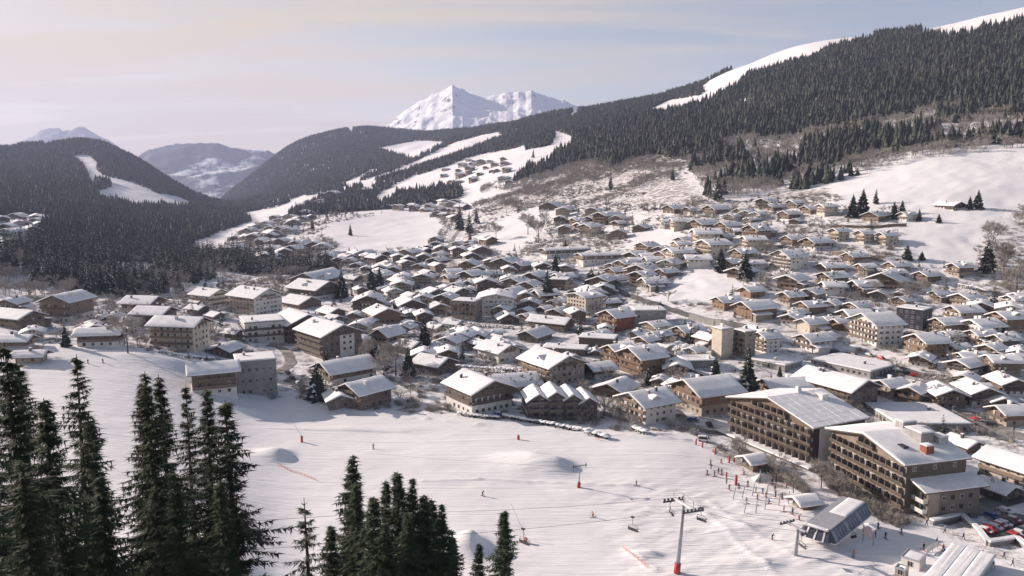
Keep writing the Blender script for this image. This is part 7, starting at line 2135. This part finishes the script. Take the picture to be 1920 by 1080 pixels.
hedge([(1190, 808), (1212, 816)], 2.2, 1.6, 'snow capped shrub pair below the modern white house')
hedge([(1800, 540), (1830, 545), (1850, 552)], 3.0, 2.5, 'mass of snowy evergreens at the right edge of the slope')
hedge([(300, 662), (350, 672), (400, 676)], 1.6, 1.2, 'snowy garden hedge below the beige block at the left')
hedge([(860, 778), (900, 784), (935, 786)], 1.4, 1.1, 'short hedge in front of the big dark piste chalet')

# ------------------------------------------------------------------ single trees standing in the village
TREES = [ # u, v foot, pixel height, kind, label
 (795, 664, 76, 's', 'tallest dense spruce in the village centre left, piste chalets below it'), (766, 708, 60, 's', 'dark spruce left of the low broad-roofed house'), (594, 750, 74, 's', 'snowy spruce just left of the porch chalet'),
 (641, 560, 56, 's', 'spruce in front of the twin-gabled lodge'), (697, 548, 50, 's', 'dark spruce pair member right of the lodge, left one'), (712, 545, 46, 's', 'dark spruce pair member right of the lodge, right one'),
 (1026, 566, 62, 's', 'spruce left of the small brown house by the beige block'), (1041, 520, 46, 's', 'spruce standing above the dark flat house'), (1108, 545, 44, 'p', 'broad round conifer behind the beige five storey block'), (1122, 546, 40, 'p', 'second round conifer behind the beige five storey block'),
 (1351, 510, 50, 's', 'left spruce of the two on the snow field'), (1397, 525, 56, 's', 'right spruce of the two on the snow field'), (1345, 378, 56, 's', 'tall dark spruce at the forest foot'), (1261, 298, 46, 's', 'lone spruce high in the leafless wood'),
 (1145, 356, 34, 's', 'round lone spruce left in the leafless wood'), (1261, 338, 26, 's', 'small lone spruce on the thinly wooded slope'), (1401, 738, 84, 's', 'tall pointed spruce right of the two towers'), (1341, 705, 40, 's', 'broad dark spruce below the beige tower'),
 (1215, 722, 40, 's', 'thin greenish spruce before the orange timber hotel'), (1598, 408, 46, 's', 'left tree of the big spruce pair above the beige terraces'), (1617, 402, 50, 's', 'right tree of the big spruce pair above the beige terraces'), (1642, 382, 30, 's', 'smaller spruce right of the big pair'),
 (1676, 410, 34, 's', 'spruce left of the small white chalet'), (1691, 402, 28, 's', 'thin spruce behind the small white chalet'), (1723, 414, 24, 's', 'little spruce right of the small white chalet'), (1818, 392, 26, 's', 'spruce right of the lone farmhouse, left of two'), (1833, 392, 38, 's', 'spruce right of the lone farmhouse, right of two'),
 (1700, 487, 30, 'p', 'round dark conifer on the white meadow'), (1728, 488, 18, 'p', 'low spreading conifer on the white meadow'), (1850, 510, 62, 's', 'tall spruce by the right edge among bare trees'), (1760, 418, 18, 'p', 'bushy conifer below the farmhouse'),
 (862, 432, 50, 's', 'left tree of the spruce group by the curved road'), (880, 438, 44, 's', 'middle tree of the spruce group by the curved road'), (893, 420, 36, 's', 'right tree of the spruce group by the curved road'), (881, 456, 30, 's', 'short spruce below the group by the curved road'),
 (657, 442, 24, 's', 'small spruce on the rim of the round meadow'), (586, 430, 22, 's', 'spruce left of the round meadow'), (548, 438, 26, 's', 'spruce among far valley houses'), (1000, 296, 18, 's', 'tiny spruce pair on the far strip of snow'), (1143, 350, 20, 's', 'dark spruce beside the round lone spruce'),
 (1784, 655, 26, 's', 'small spruce in a snowy garden at the right'), (1832, 610, 18, 's', 'tiny spruce above the small pale chalet'), (123, 650, 44, 's', 'snowy spruce left of the low long porch house'), (372, 655, 34, 's', 'snowy dark spruce at the white gable of the beige block'), (480, 560, 30, 's', 'spruce behind the big white and brown chalet'),
 (700, 680, 60, 's', 'dark spruce beside the steep chalet in shade'), (536, 505, 30, 's', 'spruce at the right end of the wood'), (1290, 690, 20, 's', 'little spruce behind the flat hall'), (1445, 720, 20, 's', 'little conifer by the terrace of the dark timber block'), (1462, 706, 22, 's', 'second little conifer by the terrace'),
 (470, 515, 36, 's', 'tall spruce in the end of the wooded belt'), (1060, 470, 24, 's', 'spruce above the long dark block'), (655, 480, 20, 's', 'conifer below the round meadow'), (1570, 500, 16, 's', 'small spruce beside the orange chalet'),
]
CON = []
for i in range(3):
    tr_, cr_ = conifer_mid(rt, 18, 3.9 + .4 * i, 24, 11, .10)
    CON.append((tr_.mesh('trunk', [M['bark']]), cr_.mesh('crown', [M['needles_mid'], M['branch_snow']]), 18.0))
for i, (u_, v_, ph, k_, lab) in enumerate(TREES):
    x, y, z = hit(u_, v_); d = y * CP - (z - CAMZ) * SP; h_ = ph * d / FPX
    place_tree('spruce_tree', CON if y < 700 else MID, i, x, y, h_, lab, 'tree', 'single conifers standing among the houses', z=z, rx=1.15 if k_ == 's' else 1.8)
BT = [
 (240, 662, 84, 'large bare tree in front of the beige block at the left'), (742, 705, 74, 'bare tree between the large balcony block and the village spruce, left'), (690, 690, 56, 'bare tree beside the large balcony block'),
 (770, 740, 30, 'low wide bare tree left of the big dark piste chalet'), (720, 715, 60, 'tall pale bare tree in the shade by the long brown chalet'), (1385, 858, 46, 'bare tree at the left corner of the gridded-roof hotel'), (1455, 905, 56, 'bare tree below the podium canopy'), (1487, 925, 44, 'bare tree near the ticket hut'),
 (1540, 915, 60, 'dense bare tree between the two balcony hotels'), (1570, 925, 50, 'second dense bare tree between the two balcony hotels'), (1705, 575, 50, 'bare tree beside the very wide brown gable'), (1010, 455, 60, 'big bare tree cluster left of the leafless wood, upper'), (990, 440, 44, 'big bare tree cluster left of the leafless wood, lower'),
 (930, 450, 34, 'thin bare tree on the meadow tongue'), (130, 560, 40, 'bare tree behind the tall brown chalet'), (505, 545, 34, 'bare copse at the right end of the wood, first tree'), (530, 548, 34, 'bare copse at the right end of the wood, second tree'), (1070, 560, 34, 'bare tree above the beige five storey block'),
 (1880, 520, 70, 'tall bare tree at the right edge, first'), (1905, 560, 80, 'tall bare tree at the right edge, second'), (1860, 470, 60, 'tall bare tree at the right edge, third'), (1730, 560, 40, 'bare tree right of the very wide brown gable'), (1640, 555, 30, 'bare fruit tree below the very wide brown gable'),
 (1310, 640, 30, 'bare tree in the courtyard'), (1255, 655, 26, 'bare tree beside the weathered grey chalet'), (600, 540, 26, 'bare tree behind the lodge'), (1180, 430, 26, 'bare tree under the leafless wood'), (1430, 400, 26, 'bare tree above the top row of chalets'),
]
for i, (u_, v_, ph, lab) in enumerate(BT):
    x, y, z = hit(u_, v_); d = y * CP - (z - CAMZ) * SP
    place_tree('bare_tree', BARE, i, x, y, ph * d / FPX, lab, 'tree', 'leafless trees standing among the houses', z=z)

# ------------------------------------------------------------------ scrub and small growth between the houses (nobody could count it)
x, y = sample(255, 1500, -.62, .68, 30)
z = terr(x, y); u, v = proj(x, y, z)
fx_ = np.array([f[0] for f in FOOT]); fy_ = np.array([f[1] for f in FOOT]); frd = np.array([f[2] for f in FOOT])
ok = inpoly(u, v, VILL) & ~in_any(u, v, MEADOWS)
for a_, b_, c_ in zip(fx_, fy_, frd): ok &= ((x - a_) ** 2 + (y - b_) ** 2 > (c_ * 1.0) ** 2)
ok &= ~np.array([near_road(a_, b_) for a_, b_ in zip(u, v)]) if len(u) < 60000 else ok
dn = fbm(x / 40, y / 40, 3, 90)
k = ok & (dn > -.12)
kk = k & (G.random(len(x)) < .8)
scatter('garden_shrubs', C_BUSH, x[kk], y[kk], z[kk], G.uniform(.5, 1.7, kk.sum()), G, 1.3)
kk = ok & (dn > .05) & (G.random(len(x)) < .34)
scatter('garden_bare_growth', C_BARE, x[kk], y[kk], z[kk], G.uniform(.3, .95, kk.sum()), G, 1.3)
kk = ok & (dn < -.0) & (G.random(len(x)) < .05)
scatter('garden_small_conifers', C_MID, x[kk], y[kk], z[kk], G.uniform(.15, .7, kk.sum()), G, 1.2)
# clipped bare shrubs along the foot of both hotels
for nm_, pl_ in (('hotel_shrubs', [(1528, 888), (1560, 884), (1700, 978), (1690, 992), (1600, 952)]), ('hotel_shrubs', [(1372, 838), (1395, 846), (1500, 905), (1520, 930), (1440, 892)])):
    x, y = sample(195, 275, .25, .55, .9); z = terr(x, y); u, v = proj(x, y, z)
    kk = inpoly(u, v, pl_)
    scatter(nm_, C_BUSH, x[kk], y[kk], z[kk], G.uniform(.5, 1.3, kk.sum()), G, 1.2)
# scrub on the right upper slopes
x, y = sample(560, 1250, -.1, .75, 34)
z = terr(x, y); u, v = proj(x, y, z)
dn = fbm(x / 50, y / 50, 3, 91)
m_ = in_any(u, v, SCRUB)
kk = m_ & (dn > -.05)
scatter('slope_scrub', C_BUSH, x[kk], y[kk], z[kk], G.uniform(.7, 1.8, kk.sum()), G, 1.2)
kk = inpoly(u, v, [(1875, 425), (1960, 375), (1960, 600), (1870, 570), (1842, 470)]) & (dn > .02) & (G.random(len(x)) < .8)
scatter('leafless_wood_right_edge', C_BARE, x[kk], y[kk], z[kk], G.uniform(.6, 1.2, kk.sum()), G, 1.2)
# ------------------------------------------------------------------ haze
mh = bpy.data.materials.new('haze'); mh.use_nodes = True
hn = mh.node_tree; hn.nodes.clear()
ho = hn.nodes.new('ShaderNodeOutputMaterial'); hv = hn.nodes.new('ShaderNodeVolumePrincipled')
hv.inputs['Color'].default_value = (0.52, 0.59, 0.86, 1)
hv.inputs['Density'].default_value = 5.8e-5
hv.inputs['Anisotropy'].default_value = 0.25
hn.links.new(hv.outputs[0], ho.inputs['Volume'])
allz = [(-18000, 18000, -60, 17500, float(ZG.min()) - 120, 1500)]
x0, x1, y0, y1, z0, z1 = allz[0]
me = bpy.data.meshes.new('haze')
me.from_pydata([(x, y, z) for z in (z0, z1) for y in (y0, y1) for x in (x0, x1)], [],
               [(0, 2, 3, 1), (4, 5, 7, 6), (0, 1, 5, 4), (2, 6, 7, 3), (0, 4, 6, 2), (1, 3, 7, 5)])
hz = link_obj('haze', me, [mh]); hz['kind'] = 'stuff'
